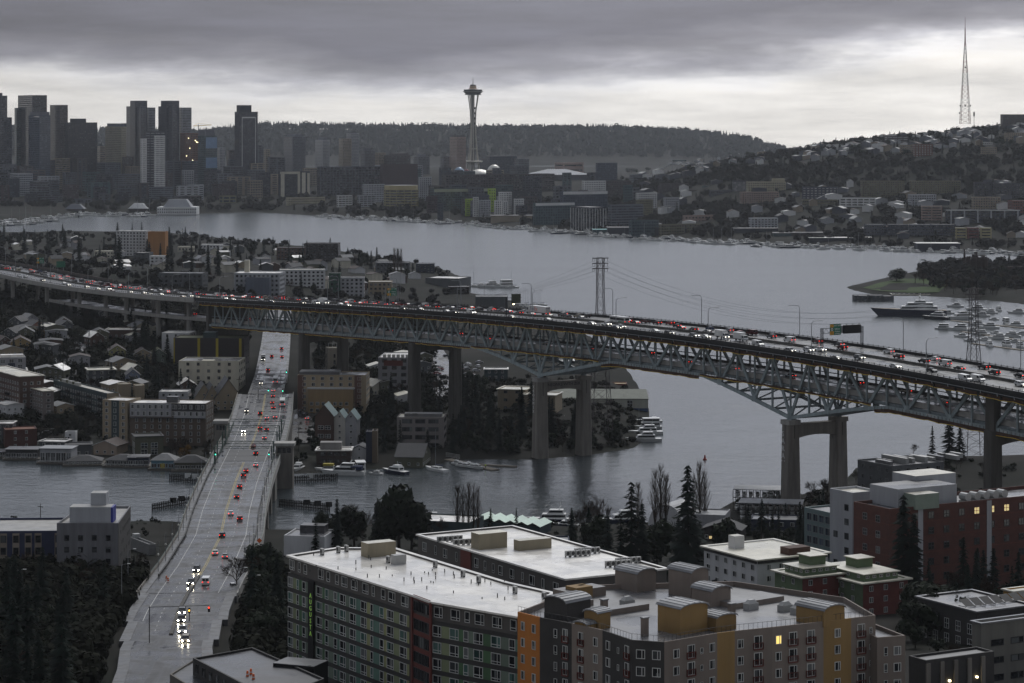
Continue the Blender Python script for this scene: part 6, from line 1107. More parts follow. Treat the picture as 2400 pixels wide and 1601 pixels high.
fb(1135, 1190, 865, 892, 'teal_shed', 'small pale-roofed teal shed under the bridge arch', 'shed', K_TEAL, R_WHITE, 10, 0, wins=(0,), over=.5); fb(1290, 1345, 882, 905, 'roof_shed', 'white-roofed shed behind the bridge portal', 'shed', K_SLATE, R_WHITE, 12, 0, wins=(), over=.5, Y=1500); fb(1400, 1470, 905, 935, 'work_barge', 'rust red deckhouse of a workboat behind the bridge', 'workboat', cm('rust red steel', (.13, .04, .03)), cm('buff deck', (.3, .22, .12)), 10, 0, 3, 1.2, 1.2, 3, Y=1420)
# ---- beyond the bridge
def wb(L, Rr, top, base, label, wall, roof, depth=14, rot=math.radians(-8), far=(3.4, 3.0, .5, .5), **k): return fb(L, Rr, top, base, 'lakeside_building', label, 'building', wall, roof, depth, rot, far=far, **k)
b = wb(270, 344, 541, 600, 'white five-storey hotel with a dark recess above the freeway', B_WHITE, R_WHITE, 16, math.radians(-12)); wb(346, 387, 543, 602, 'orange windowless end block of the white hotel', K_ORNG, R_GREY, 14, math.radians(-6), wins=())
wb(220, 275, 588, 605, 'low pale house with several roof levels below the hotel', K_CREAM, R_WHITE, 12); wb(312, 350, 592, 618, 'dark-fronted building with white roof below the hotel', K_SLATE, R_WHITE, 14); wb(350, 384, 600, 624, 'white gabled house below the orange block', B_WHITE, R_WHITE, 12)
b = wb(548, 656, 640, 690, 'white and grey storage building with a square clock tower', B_LGREY, R_WHITE, 26, math.radians(-4), wins=(0, 1)); b.box(0, 6, 9.5, 10, 14, b.h, b.h + 9, K_CREAM, 'clock_tower', R_WHITE)
wb(575, 632, 650, 694, 'blue-grey windowless hall in front of the clock tower', cm('blue-grey panels', (.11, .125, .16)), R_GREY, 14, 0, wins=()); wb(656, 762, 632, 672, 'white apartment row with grey top behind the truss bridge', B_WHITE, R_TAN, 14, math.radians(6)); wb(648, 716, 580, 610, 'dark brick apartment row beside the lake', K_BRN, R_GREY, 14, 0); wb(716, 793, 570, 612, 'tall dark brick apartment block beside the lake', K_DBRN, R_GREY, 16, math.radians(-4)); wb(797, 853, 650, 694, 'white and black shop with a tall white roof screen', K_LGR, R_WHITE, 12, 0); wb(771, 797, 640, 690, 'dark green building beside the white roof screen', cm('bottle green', (.03, .07, .05)), R_GREY, 12, 0)
wb(863, 918, 660, 690, 'low tan waterfront building beyond the truss bridge', K_BEIGE, R_TAN, 16, 0); wb(994, 1078, 652, 672, 'boat shed with a large pale pitched roof on the lake shore', K_SLATE, R_WHITE, 30, math.radians(-20), wins=()); wb(1114, 1190, 695, 722, 'grey boat shed beside the delivery truck', K_SLATE, R_GREY, 20, 0, wins=()); wb(975, 1018, 618, 640, 'dark blue waterfront house at the end of the point', K_NAVY, R_GREY, 14, 0); wb(467, 515, 573, 590, 'white boxy building near the lake', B_WHITE, R_WHITE, 14); wb(416, 450, 578, 590, 'flat-roofed pale house near the lake', K_CREAM, R_WHITE, 12); wb(370, 476, 640, 672, 'low dark building beside the freeway', K_SLATE, R_GREY, 16); wb(880, 960, 615, 640, 'cluster of grey waterfront sheds', K_SLATE, R_GREY, 18, 0); wb(1050, 1100, 672, 690, 'dark waterfront boathouse beyond the bridge', K_DBRN, R_DARK, 14, 0)
ew = random.Random(21)
for i in range(64):
    px = ew.uniform(20, 1000); lo = np.interp(px, [0, 400, 700, 1000], [560, 572, 600, 650]); py = ew.uniform(lo, np.interp(px, [0, 400, 1000], [612, 650, 690]))
    house(px, py, ew.uniform(8, 14), ew.uniform(9, 14), ew.uniform(4, 8), ew.uniform(1, 3), ew.choice([K_SLATE, K_LGR, K_BEIGE, K_BRN, K_CREAM, K_OLIVE, B_WHITE]), ew.choice([K_SHING, K_PALE, R_WHITE, R_GREY, K_BSHING]), math.radians(ew.choice((-60, 30, 10))), 'small gabled house among trees', group='houses between the freeway and the lake', phrase='between freeway and lake', wins=False)
for i in range(46):
    px, py = (ew.uniform(-10, 420), ew.uniform(750, 985)) if i < 34 else (ew.uniform(850, 1000), ew.uniform(830, 960)); p = GT(px, py)
    if p.z < 1.5 or abs(p.x - float(np.interp(p.y, _ub[:, 1], _ub[:, 0]))) < 30: continue
    house(px, py, ew.uniform(8, 13), ew.uniform(9, 13), ew.uniform(4.5, 7.5), ew.uniform(.6, 3), ew.choice([K_SLATE, K_LGR, K_BEIGE, K_BRN, K_CREAM, B_WHITE, K_OLIVE]), ew.choice([K_SHING, K_PALE, R_WHITE, R_TAN, K_BSHING]), math.radians(ew.choice((-12, 12, 30))), 'house tucked among trees', group='houses on the left bank', phrase='on the left bank slope', wins='trim')
# ---------------------------------------------------------------- downtown, the lake's far shore, the tower, the hill
T_ = {}
def tm(k):
    cols = {'navy': (.018, .021, .034), 'slate': (.036, .041, .058), 'grey': (.07, .077, .098), 'mid': (.11, .117, .138), 'pale': (.32, .33, .35), 'white': (.6, .6, .59), 'cream': (.34, .31, .22), 'yellow': (.32, .28, .15), 'rust': (.13, .06, .04), 'brown': (.055, .045, .048), 'plum': (.045, .025, .03), 'teal': (.04, .075, .085), 'blue': (.03, .045, .08), 'tan': (.24, .2, .15), 'green': (.28, .4, .04), 'pink': (.3, .22, .19), 'olive': (.14, .13, .08), 'red': (.15, .05, .04)}
    return mat('facade ' + k, cols[k], .7, .15, .05)
def glassk(k): return {'d': GLASS, 'b': GLASSB, 'l': glassmat('pale glass', (.1, .13, .18), (.25, .3, .36), .6, .15), 'w': glassmat('white glazing', (.2, .2, .21), (.4, .4, .4), .5, .3)}[k]
FT = mat('far roof', (.09, .09, .095), .6, .2, .05)
def tw(L, Rr, top, Y, wall, label, fl=3.6, cw=3.4, fw=.62, fh=.55, gl='d', split=.3, roof=None, base=None, name='tower_block', cat='tower', crown=None, group='downtown towers', phrase=None, wins=True):
    M_ = L + split * (Rr - L); poly, zb, zt = corner(L, M_, Rr, top, Y=Y); zb = max(zb, 0) if base is None else base
    b = Bld(name, label, cat, poly, zb, max(zt, zb + 4), tm(wall), roof or FT, .5, group, phrase)
    if wins:
        for e in (0, 1): b.far(e, max(1, int(b.edge(e)[2] / cw)), max(1, int((b.h - 2) / fl)), fw, fh, glassk(gl), 1.5, 1.0, 'window_grid')
    if crown: f0, f1, hh, k = crown; L1 = b.edge(1)[2]; L0_ = b.edge(0)[2]; b.box(1, L1 * f0, L1 * f1, 1.5, max(3, L0_ - 2), b.h - .4, b.h + hh, tm(k), 'crown')
    return b
DT = 4700
tw(-60, 17, 224, DT, 'slate', 'dark stepped tower cut by the left edge', crown=(.2, .8, 5, 'slate')); tw(-30, 28, 275, DT - 60, 'slate', 'lower balconied shoulder of the dark tower at the left edge', 3.2, 3, .7, .5); tw(34, 50, 253, DT + 90, 'teal', 'pale green slab beside the paired dark tower')
tw(42, 110, 223, DT + 40, 'navy', 'tallest dark paired tower with a crane on its roof', 3.6, 3, .6, .5, 'd', .5, crown=None); tw(67, 118, 270, DT - 120, 'blue', 'blue glass tower with a pale crown in front of the paired dark tower', 3.4, 2.6, .75, .6, 'b', .5, crown=(.05, .95, 6, 'mid'))
tw(117, 159, 246, DT + 60, 'brown', 'brown tower with a pale striped balcony side', 3.2, 3.2, .6, .5, 'd', .55); tw(153, 228, 287, DT - 20, 'navy', 'broad black tower with a stepped crown', 3.6, 3, .5, .45, 'd', .1, crown=(.15, .62, 7, 'navy')); tw(228, 247, 343, DT + 200, 'tan', 'tan banded office slab between the towers', 4, 40, .96, .45)
tw(247, 296, 297, DT - 40, 'cream', 'cream gridded apartment tower', 3.3, 3.2, .5, .62, 'd', .78, crown=(.3, .7, 6, 'mid')); tw(284, 300, 289, DT + 80, 'slate', 'narrow dark tower behind the cream gridded one')
tw(296, 342, 249, DT, 'grey', 'grey twin apartment tower, the one beside the cream tower', 3.0, 2.8, .55, .55, 'd', .72); tw(305, 345, 236, DT + 12, 'slate', 'setback top of the twin tower beside the cream tower', 3, 2.8, .4, .5); tw(340, 364, 252, DT + 40, 'pale', 'pale balconied flank of the twin tower beside the cream tower', 3, 2.4, .6, .6)
tw(371, 415, 249, DT - 30, 'grey', 'grey twin apartment tower, the one beside the rust building', 3.0, 2.8, .55, .55, 'd', .75); tw(377, 420, 236, DT - 18, 'slate', 'setback top of the twin tower beside the rust building', 3, 2.8, .4, .5); tw(418, 449, 252, DT + 10, 'pale', 'pale balconied flank of the twin tower beside the rust building', 3, 2.4, .6, .6)
tw(329, 344, 325, DT - 260, 'white', 'narrow white gridded slab', 3.2, 2.2, .5, .6, 'd', .3); tw(342, 388, 308, DT - 220, 'navy', 'dark block between two white gridded slabs', 4.5, 9, .8, .25, 'w', .2); tw(361, 387, 318, DT - 270, 'white', 'white gridded slab in front of the twin tower', 3.6, 2.6, .6, .62, 'd', .1)
b = tw(422, 466, 312, DT - 40, 'rust', 'unfinished rust red building dotted with work lamps', 3.4, 3, .55, .6); mb = MB(); rr = random.Random(4)
a, d, L, an = b.edge(1)
for i in range(12): x, z = L * rr.random(), b.h * (.35 + .6 * rr.random()); mb.box(x - .5, x + .5, -.5, -.1, z, z + .9, M_LIT)
link('work_lamps', mb.mesh('work_lamps'), b.o, (a.x, a.y, 0), an, 'stuff')
b = tw(464, 509, 318, DT - 160, 'teal', 'dark glass tower with three pale blue panels', 3.6, 2.8, .8, .6, 'b', .4, crown=(.0, .8, 11, 'mid'))
for z0, z1 in ((.78, .97), (.44, .62), (.08, .28)): b.strip(1, .4, b.edge(1)[2] - .3, b.h * z0, b.h * z1, mat('sky blue glass', (.14, .23, .36), .2, .15, .1), .2, 'blue_panel')
b = tw(550, 604, 262, DT - 100, 'slate', 'dark tower with a thin white outline and a square crown', 3.0, 2.6, .5, .5, 'd', .2, crown=(.08, .68, 12, 'navy')); L1 = b.edge(1)[2]
for x0, x1, z0, z1 in ((.14, .16, .12, .93), (.86, .88, .12, .93), (.14, .88, .92, .935)): b.strip(1, L1 * x0, L1 * x1 + .3, b.h * z0, b.h * z1, tm('white'), .5, 'white_outline')
mb = MB()
for k in range(int(b.h / 3.1)): mb.box(0, 3, -1.6, 0, 4 + k * 3.1, 4.5 + k * 3.1, tm('mid'))
a, d, L, an = b.edge(1); link('balconies', mb.mesh('balconies'), b.o, (a.x + d.x * (L1 - 2.5), a.y + d.y * (L1 - 2.5), 0), an, 'stuff')
tw(508, 528, 346, DT + 100, 'pale', 'pale slab beside the dark glass tower', 3, 2.6, .5, .6); tw(531, 550, 352, DT + 40, 'brown', 'small dark block left of the outlined tower', 3.2, 2.6); tw(600, 617, 340, DT + 60, 'mid', 'short balconied block right of the outlined tower'); tw(618, 633, 350, DT + 100, 'tan', 'short tan block right of the outlined tower')
tw(665, 716, 320, 5150, 'mid', 'grey apartment tower with rounded shoulders', 3, 2.6, .5, .6, 'd', .4, crown=(.2, .8, 5, 'mid')); tw(739, 773, 328, 5200, 'pale', 'pale apartment tower before the hazy hill', 3, 2.6, .5, .6, 'd', .5, crown=(.3, .7, 6, 'mid')); tw(794, 824, 325, 5150, 'tan', 'tan-shouldered apartment tower before the ridge', 3, 2.6, .5, .6); tw(812, 842, 313, 5180, 'pale', 'white-ribbed apartment tower before the ridge', 3, 2.4, .5, .7, crown=(.3, .7, 3, 'mid')); tw(845, 879, 352, 5100, 'mid', 'stepped grey apartment tower', 3, 2.6, .5, .6, crown=(.2, .6, 5, 'mid')); tw(879, 905, 358, 5080, 'tan', 'tan midrise with an open roof frame', 3.2, 3); tw(898, 962, 364, 5060, 'brown', 'broad dark midrise with a slanted roof screen', 3.2, 3, crown=(.3, .9, 4, 'brown')); tw(969, 1007, 367, 5200, 'mid', 'stepped grey midrise left of the needle tower', 3, 3, crown=(.3, .7, 5, 'mid')); tw(1054, 1092, 321, 5120, 'pink', 'pink-grey apartment tower beside the needle tower', 2.9, 2.6, .5, .6, 'd', .45, crown=(.15, .85, 3, 'brown')); tw(1032, 1056, 366, 5150, 'mid', 'low grey block beside the pink-grey tower', 3, 3); tw(1120, 1212, 366, 5350, 'slate', 'dark long office block right of the needle tower', 3.6, 3.4, .7, .6, 'b'); tw(1205, 1240, 372, 5300, 'mid', 'bushy-roofed low block right of the needle tower'); tw(1396, 1447, 382, 4900, 'blue', 'dark blue block beside the pale stadium', 3.4, 3, .8, .6, 'b', .1); tw(1300, 1368, 381, 5050, 'pink', 'long pinkish hall behind the arena', 8, 30, .9, .3)
# tower crane
o = thing('tower_crane', 'tall construction crane behind the rust red building', 'crane', D(465, 312, DT - 20)); mb = MB(); mb.bar((0, 0, -40), (0, 0, 16), .8, tm('mid')); mb.build('mast', o); mb = MB(); mb.bar((-9, 0, 13), (24, 0, 15), .7, M_YEL); mb.build('jib', o); mb = MB(); mb.bar((-9, 0, 13), (0, 0, 18), .3, M_YEL); mb.bar((0, 0, 18), (20, 0, 15), .25, M_YEL); mb.build('stay', o)
# the observation tower
def needle():
    Y = 5230; k = Y / F; cx = (1108.6 - 1200) * k; zg = gz(cx, Y); zt = lambda py: ZC - (py - HY) * k; o = thing('observation_tower', 'slender white observation tower with a flying-saucer top and flared legs', 'observation tower', (cx, Y, zg))
    M1 = mat('tower white steel', (.48, .46, .4), .6, .08, .1); M2 = mat('tower core', (.06, .055, .05), .7, .1, .1); M3 = mat('saucer dark', (.07, .075, .08), .5, .1, .1); M4 = mat('saucer gold', (.42, .3, .2), .6, .1, .1); z = lambda py: zt(py) - zg
    mb = MB(); mb.lathe([(3.3, 0), (3.1, z(222))], 8, M2); mb.build('core', o); mb = MB()
    for py in (256, 268, 280, 292): mb.box(2.6, 5.2, -1.4, 1.4, z(py), z(py) + 4.2, M2)
    mb.build('lift_cars', o)
    for j in range(3):
        a0 = math.radians(-100 + 120 * j)
        for s in (-1, 1):
            mb = MB(); pr = [(0, 15.0), (.26, 9.0), (.5, 5.6), (.66, 5.0), (.8, 6.0), (1.0, 11.0)]; zz = z(223)
            pts = [(r * math.cos(a0) - s * (1.2 + 1.3 * abs(f - .62) * 2) * math.sin(a0), r * math.sin(a0) + s * (1.2 + 1.3 * abs(f - .62) * 2) * math.cos(a0), f * zz) for f, r in pr]
            for p, q in zip(pts, pts[1:]): mb.bar(p, q, 1.0, M1, 6)
            mb.build('leg', o)
    mb = MB()
    for f, r in ((.16, 11), (.32, 8.4)): mb.lathe([(r * .5, f * z(223) - .7), (r, f * z(223) - .5), (r, f * z(223) + .7), (r * .5, f * z(223) + .8)], 9, M1)
    mb.build('leg_brace', o); K = k
    mb = MB(); mb.lathe([(8, z(223)), (16.5, z(222.5)), (17.5, z(221.2)), (15, z(220.4)), (17, z(218)), (20, z(215.6)), (21.5, z(214.6)), (18.5, z(213.6)), (19.4, z(210.4)), (19, z(210)), (8, z(209))], 28, M3); mb.build('saucer', o)
    mb = MB(); mb.lathe([(21.6, z(215.6)), (21.6, z(215.1)), (20.6, z(215))], 28, M1); mb.build('halo_ring', o); mb = MB()
    for j in range(24): a = 2 * math.pi * j / 24; mb.bar((18.5 * math.cos(a), 18.5 * math.sin(a), z(215.4)), (23.8 * math.cos(a), 23.8 * math.sin(a), z(215.5)), .35, M1, 4, .12)
    mb.build('halo_spikes', o, kind='stuff'); mb = MB(); mb.lathe([(11, z(209.6)), (8, z(207.6)), (7, z(206)), (7, z(202)), (5.8, z(201))], 20, M4); mb.build('upper_dome', o); mb = MB(); mb.lathe([(6.2, z(201.2)), (6, z(199)), (2, z(197.6))], 16, M3); mb.build('cap', o); mb = MB(); mb.bar((0, 0, z(198)), (0, 0, z(182)), .75, M2, 6, .3); mb.build('spire', o)
    mb = MB(); mb.lathe([(18, 24), (20, 25.5), (20, 27), (16, 27.6)], 20, M1); mb.build('skyline_deck', o)
needle()
# the crumpled metal museum and the arena
for i, (L_, R_, t_, k, lab) in enumerate(((1042, 1070, 398, 'tan', 'crumpled gold metal museum lobe'), (1062, 1090, 392, 'blue', 'crumpled blue metal museum lobe'), (1085, 1102, 396, 'red', 'crumpled red metal museum lobe'), (1098, 1150, 397, 'white', 'long sloping silver museum lobe'), (1140, 1176, 386, 'white', 'tall rounded white museum lobe'))):
    Y = 4950; kk = Y / F; w = (R_ - L_) * kk / 2; z1 = ZC - (t_ - HY) * kk; cx = ((L_ + R_) / 2 - 1200) * kk; zg = gz(cx, Y); mb = MB(); n = 14; h = z1 - zg; rr = random.Random(i)
    pr = [(w * (1 + .1 * math.sin(3 * f + i)), h * f) for f in (0, .35)] + [(w * math.sqrt(max(0, 1 - (f * .98) ** 2)) * (1 + .08 * rr.random()), h * (.35 + .65 * f)) for f in (.3, .55, .75, .9, 1)]; mb.lathe(pr, n, mat('museum ' + k, {'tan': (.35, .28, .18), 'blue': (.16, .24, .34), 'red': (.16, .04, .05), 'white': (.55, .53, .48)}[k], .35, .2, .05, metal=.3)); o = mb.build('museum_lobe', None, (cx, Y, zg)); tag(o, lab + ' below the needle tower', 'museum', 'crumpled museum lobes')
Y = 5000; kk = Y / F; o = thing('arena', 'low arena with a wide ribbed hyperbolic roof right of the needle tower', 'arena', ((1306 - 1200) * kk, Y, gz((1306 - 1200) * kk, Y))); mb = MB(); w = 58; mb.prism([(-w, -w * .6), (w, -w * .6), (w, w * .6), (-w, w * .6)], 0, 10, tm('mid')); mb.build('wall', o); mb = MB(); mb.prism([(-w - 4, -w * .6 - 4), (w + 4, -w * .6 - 4), (w + 4, w * .6 + 4), (-w - 4, w * .6 + 4)], 10, 20, tm('pale'), taper=.3); mb.build('roof', o); mb = MB()
for i in range(9): x = -w + 2 * w * i / 8; mb.bar((x, -w * .6 - 5, 10), (x * .3, 0, 20.5), .7, tm('white'))
mb.build('roof_ribs', o, kind='stuff')
# stadium arches far off
o = thing('stadium_frame', 'open white stadium roof frame on the hazy shore', 'stadium', D(1592, 392, 5200)); mb = MB()
for s in (-1, 1): mb.bar((-38, s * 8, -4), (-4, s * 8, 12), .9, tm('pale')); mb.bar((34, s * 8, -4), (4, s * 8, 12), .9, tm('pale'))
mb.box(-14, 14, -9, 9, 12, 15, tm('teal')); mb.build('roof_frame', o)
# nearer rows on the lake's far shore
rowk = dict(group='office blocks on the far lake shore', name='office_block', cat='office block')
tw(891, 979, 385, 4480, 'plum', 'plain dark plum office cube', 3.6, 4, .5, .5, 'd', .08, wins=False, **rowk); tw(743, 893, 391, 4450, 'grey', 'wide grey office with a regular square grid', 4.2, 6.2, .82, .8, 'd', .05, **rowk); tw(600, 634, 404, 4420, 'slate', 'dark office with a white frame edge', 3.8, 4, .7, .6, 'd', .1, **rowk)
b = tw(652, 727, 402, 4400, 'navy', 'dark office framed by tall pale yellow-white portals', 3.8, 3, .6, .6, 'd', .06, **rowk); L1 = b.edge(1)[2]
for x0, x1, z0, z1 in ((.02, .14, .04, .97), (.58, .66, .04, .97), (.0, .66, .9, .99), (.72, .84, .06, .95), (.9, .98, .12, .93)): b.strip(1, L1 * x0, L1 * x1, b.h * z0, b.h * z1, mat('ivory cladding', (.5, .47, .38), .7, .1, .1), .8, 'ivory_portal')
# round yellow office
o = thing('round_office', 'round yellow office building with dark window bands at the shore', 'office building', (lambda p: p)(Vector(((940 - 1200) / F * 4020, 4020, 1)))); w = 39 * 4020 / F; h = (501 - 432) * 4020 / F; mb = MB(); n = 14; P = [(w * math.cos(a), w * .8 * math.sin(a)) for a in np.linspace(0, 2 * math.pi, n, endpoint=False)]; mb.prism(P, 0, h, tm('yellow'), FT); mb.build('wall', o); mb = MB(); mb.prism([(x * 1.01, y * 1.01) for x, y in P], h - 7, h - .2, mat('mustard crown', (.36, .3, .15), .7, .1, .1)); mb.build('crown', o)
for r in range(9):
    mb = MB(); z = 3.2 + r * (h - 9) / 9; mb.prism([(x * 1.006, y * 1.006) for x, y in P], z, z + (h - 9) / 9 * .52, GLASS); mb.build('window_band', o)
mb = MB()
for x, y in P: mb.bar((x * 1.02, y * 1.02, 0), (x * 1.02, y * 1.02, h - 6), .6, tm('yellow'))
mb.build('ribs', o, kind='stuff')
tw(789, 826, 458, 4080, 'white', 'low white banded office beside the round one', 3.4, 6, .86, .5, 'd', .1, **rowk); tw(838, 880, 458, 4090, 'pale', 'low pale banded office hidden by trees', 3.4, 6, .86, .5, 'd', .1, **rowk); tw(850, 902, 432, 4250, 'pale', 'pale midrise with dark bay behind the round office', 3.3, 3, .6, .6, 'd', .1, **rowk); tw(670, 762, 463, 4180, 'cream', 'long cream low building at the shore', 4, 3.4, .5, .45, 'd', .05, **rowk)
b = tw(1008, 1163, 443, 3960, 'teal', 'long dark teal office with pale green top edge', 3.6, 4, .8, .6, 'd', .06, **rowk); b.strip(1, .2, b.edge(1)[2] - .2, b.h - 5, b.h - .5, mat('pale olive screen', (.3, .32, .22), .7, .1, .1), .6, 'roof_screen'); tw(1143, 1162, 442, 3930, 'green', 'bright lime green stair block', 4, 4, .4, .5, 'd', .1, **rowk); tw(1090, 1110, 466, 3800, 'green', 'bright lime green corner bay near the water', 3, 3, .5, .6, 'd', .1, **rowk)
for L_, R_, t_, w_ in ((1108, 1122, 462, 'white'), (1122, 1150, 469, 'pale'), (1158, 1176, 470, 'white'), (1178, 1190, 472, 'white'), (1168, 1200, 450, 'white'), (1200, 1236, 448, 'navy'), (1204, 1228, 466, 'white')): tw(L_, R_, t_, 3780 if t_ > 460 else 3860, w_, f"{'dark' if w_ == 'navy' else w_} apartment bay with punched windows", 3, 3, .5, .6, 'd', .1, group='white and navy apartment bays', phrase='right of the lime green corner', name='apartment_bay', cat='apartment block')
tw(1035, 1267, 410, 4250, 'brown', 'very long red-brown office with pale frames', 4, 5, .75, .65, 'd', .04, **rowk); tw(1225, 1270, 413, 4200, 'slate', 'dark cube with a pale outline', 4, 4, .7, .6, 'd', .15, **rowk); tw(980, 1012, 415, 4300, 'pale', 'white house-like block right of the plum cube', 3.4, 3.4, .5, .6, 'd', .1, **rowk)
b = tw(1313, 1424, 449, 3700, 'blue', 'long dark blue building with a white windowed top storey', 3.4, 4, .6, .6, 'b', .06, **rowk); b.strip(1, .2, b.edge(1)[2] - .2, b.h - 4.6, b.h - .3, tm('white'), .4, 'white_storey'); b = tw(1249, 1347, 476, 3560, 'teal', 'teal lakeside building with a white windowed top storey', 3.4, 4, .6, .6, 'b', .06, **rowk); b.strip(1, .2, b.edge(1)[2] - .2, b.h - 4, b.h - .3, tm('white'), .4, 'white_storey')
b = tw(1337, 1425, 486, 3420, 'navy', 'dark lakeside building with tall white vertical fins', 3.6, 3.2, .8, .7, 'd', .5, **rowk)
for e in (0, 1):
    for i in range(7): x = b.edge(e)[2] * (i + .1) / 7; b.strip(e, x, x + .6, .5, b.h - 2, tm('white'), .7, 'white_fin')
tw(1424, 1508, 480, 3480, 'mid', 'grey-blue stepped lakeside office', 3.6, 4, .85, .5, 'b', .1, **rowk); tw(1474, 1544, 517, 3260, 'teal', 'teal glass lakeside office behind the marina', 3.4, 3.6, .8, .6, 'b', .1, **rowk); tw(1544, 1640, 526, 3260, 'olive', 'low olive lakeside building', 3.4, 4, .6, .5, 'd', .05, **rowk); tw(1600, 1690, 505, 3420, 'pink', 'pinkish terraced building above the marina', 4, 5, .5, .4, 'd', .05, **rowk); tw(1490, 1530, 468, 3640, 'olive', 'tan square block above the teal office', 3.4, 3.4, .5, .5, 'd', .2, **rowk); tw(1410, 1480, 424, 4150, 'brown', 'brown midrise among trees', 3.2, 3.2, .5, .5, 'd', .1, **rowk); tw(1364, 1420, 424, 4000, 'white', 'white midrise with many dark windows', 3.2, 3.2, .5, .5, 'd', .1, **rowk); tw(1545, 1630, 430, 3950, 'brown', 'brick apartment row below the hill', 3, 3.2, .5, .5, 'd', .05, **rowk); tw(1490, 1540, 452, 3750, 'white', 'white and black midrise', 3, 4, .6, .5, 'd', .1, **rowk); tw(1662, 1730, 446, 3780, 'grey', 'long low building with a lit red roof lamp', 3.4, 3.4, .6, .5, 'd', .05, **rowk); tw(1555, 1592, 463, 3640, 'pale', 'pale low house block', 3, 3.4, .5, .5, 'd', .1, **rowk)
# waterside museum hall and pavilions on the far left shore
o = thing('museum_hall', 'white lakeside armoury hall with a broad hipped roof on piles', 'museum', D(414, 503, 4030)); o.location.z = .5; kk = 4030 / F; w = 92 * kk; mb = MB(); mb.box(-w / 2, w / 2, 0, 40, 0, 12, tm('white')); mb.build('wall', o); mb = MB(); mb.prism([(-w * .36, 4), (w * .36, 4), (w * .36, 36), (-w * .36, 36)], 12, 24, tm('pale'), FT, .62); mb.build('roof', o); mb = MB()
for i in range(18):
    for z in (2.5, 7): x = -w / 2 + w * (i + .5) / 18; mb.face([(x - .8, -.1, z), (x + .8, -.1, z), (x + .8, -.1, z + 2.6), (x - .8, -.1, z + 2.6)], GLASS)
mb.build('window_grid', o, kind='stuff'); mb = MB()
for i in range(20): x = -w / 2 + w * (i + .5) / 20; mb.bar((x, -1, -3), (x, -1, .3), .4, M_PILE)
mb.build('piles', o, kind='stuff')
for L_, R_, t_, lab in ((152, 198, 478, 'dark hipped-roof pavilion by the marina'), (34, 74, 490, 'dark pavilion at the left of the marina'), (300, 347, 476, 'white-roofed open pavilion near the armoury hall')):
    Y = 4060; kk = Y / F; w = (R_ - L_) * kk; o = thing('pavilion', lab, 'pavilion', (((L_ + R_) / 2 - 1200) * kk, Y, 1)); h = (500 - t_) * kk; mb = MB(); mb.box(-w * .42, w * .42, 0, 18, 0, h * .5, tm('brown')); mb.build('wall', o); mb = MB(); mb.prism([(-w / 2, -3), (w / 2, -3), (w / 2, 21), (-w / 2, 21)], h * .5, h, tm('white') if 'white' in lab else tm('mid'), taper=.45); mb.build('roof', o)
# dark midrise fabric between the shore and the towers
cr_ = random.Random(17); WK = ['navy', 'slate', 'slate', 'grey', 'grey', 'brown', 'mid', 'plum', 'teal', 'mid', 'pale', 'tan']
def fabric(n, x0, x1, t0, t1, y0, y1, phrase, wmin=18, wmax=60, kinds=WK):
    for i in range(n):
        L_ = x0 + (x1 - x0) * (i + cr_.random()) / n - 15; w_ = cr_.uniform(wmin, wmax); f = cr_.random(); k = cr_.choice(kinds)
        tw(L_, L_ + w_, t0 + (t1 - t0) * f + cr_.uniform(-6, 6), y1 + (y0 - y1) * f, k, {'navy': 'black', 'mid': 'grey', 'plum': 'plum'}.get(k, k) + ' office block', cr_.choice((3.4, 3.8, 4.2)), cr_.choice((3, 4, 7, 12)), cr_.choice((.6, .8, .9)), cr_.choice((.45, .55, .65)), cr_.choice('ddb'), cr_.choice((.1, .2, .35)), group='midrise blocks', phrase=phrase, name='midrise_block', cat='office block')
fabric(17, -20, 660, 372, 390, 4560, 4660, 'in the back downtown row', 26, 60); fabric(17, -20, 660, 396, 414, 4430, 4540, 'in the middle downtown row', 24, 60); fabric(15, -20, 600, 420, 440, 4300, 4400, 'in the front downtown row', 22, 60); fabric(10, -10, 560, 452, 468, 4200, 4260, 'just behind the marina', 20, 44, WK[:6] + ['olive', 'red'])
fabric(14, 700, 1240, 382, 400, 4700, 5000, 'behind the grid office', 20, 50); fabric(13, 980, 1700, 432, 462, 3800, 4000, 'around the long brown office', 16, 44); fabric(11, 1010, 1330, 455, 478, 3760, 3900, 'above the lime green bays', 14, 36); fabric(9, 1240, 1700, 404, 420, 4350, 4700, 'below the arena', 18, 50)
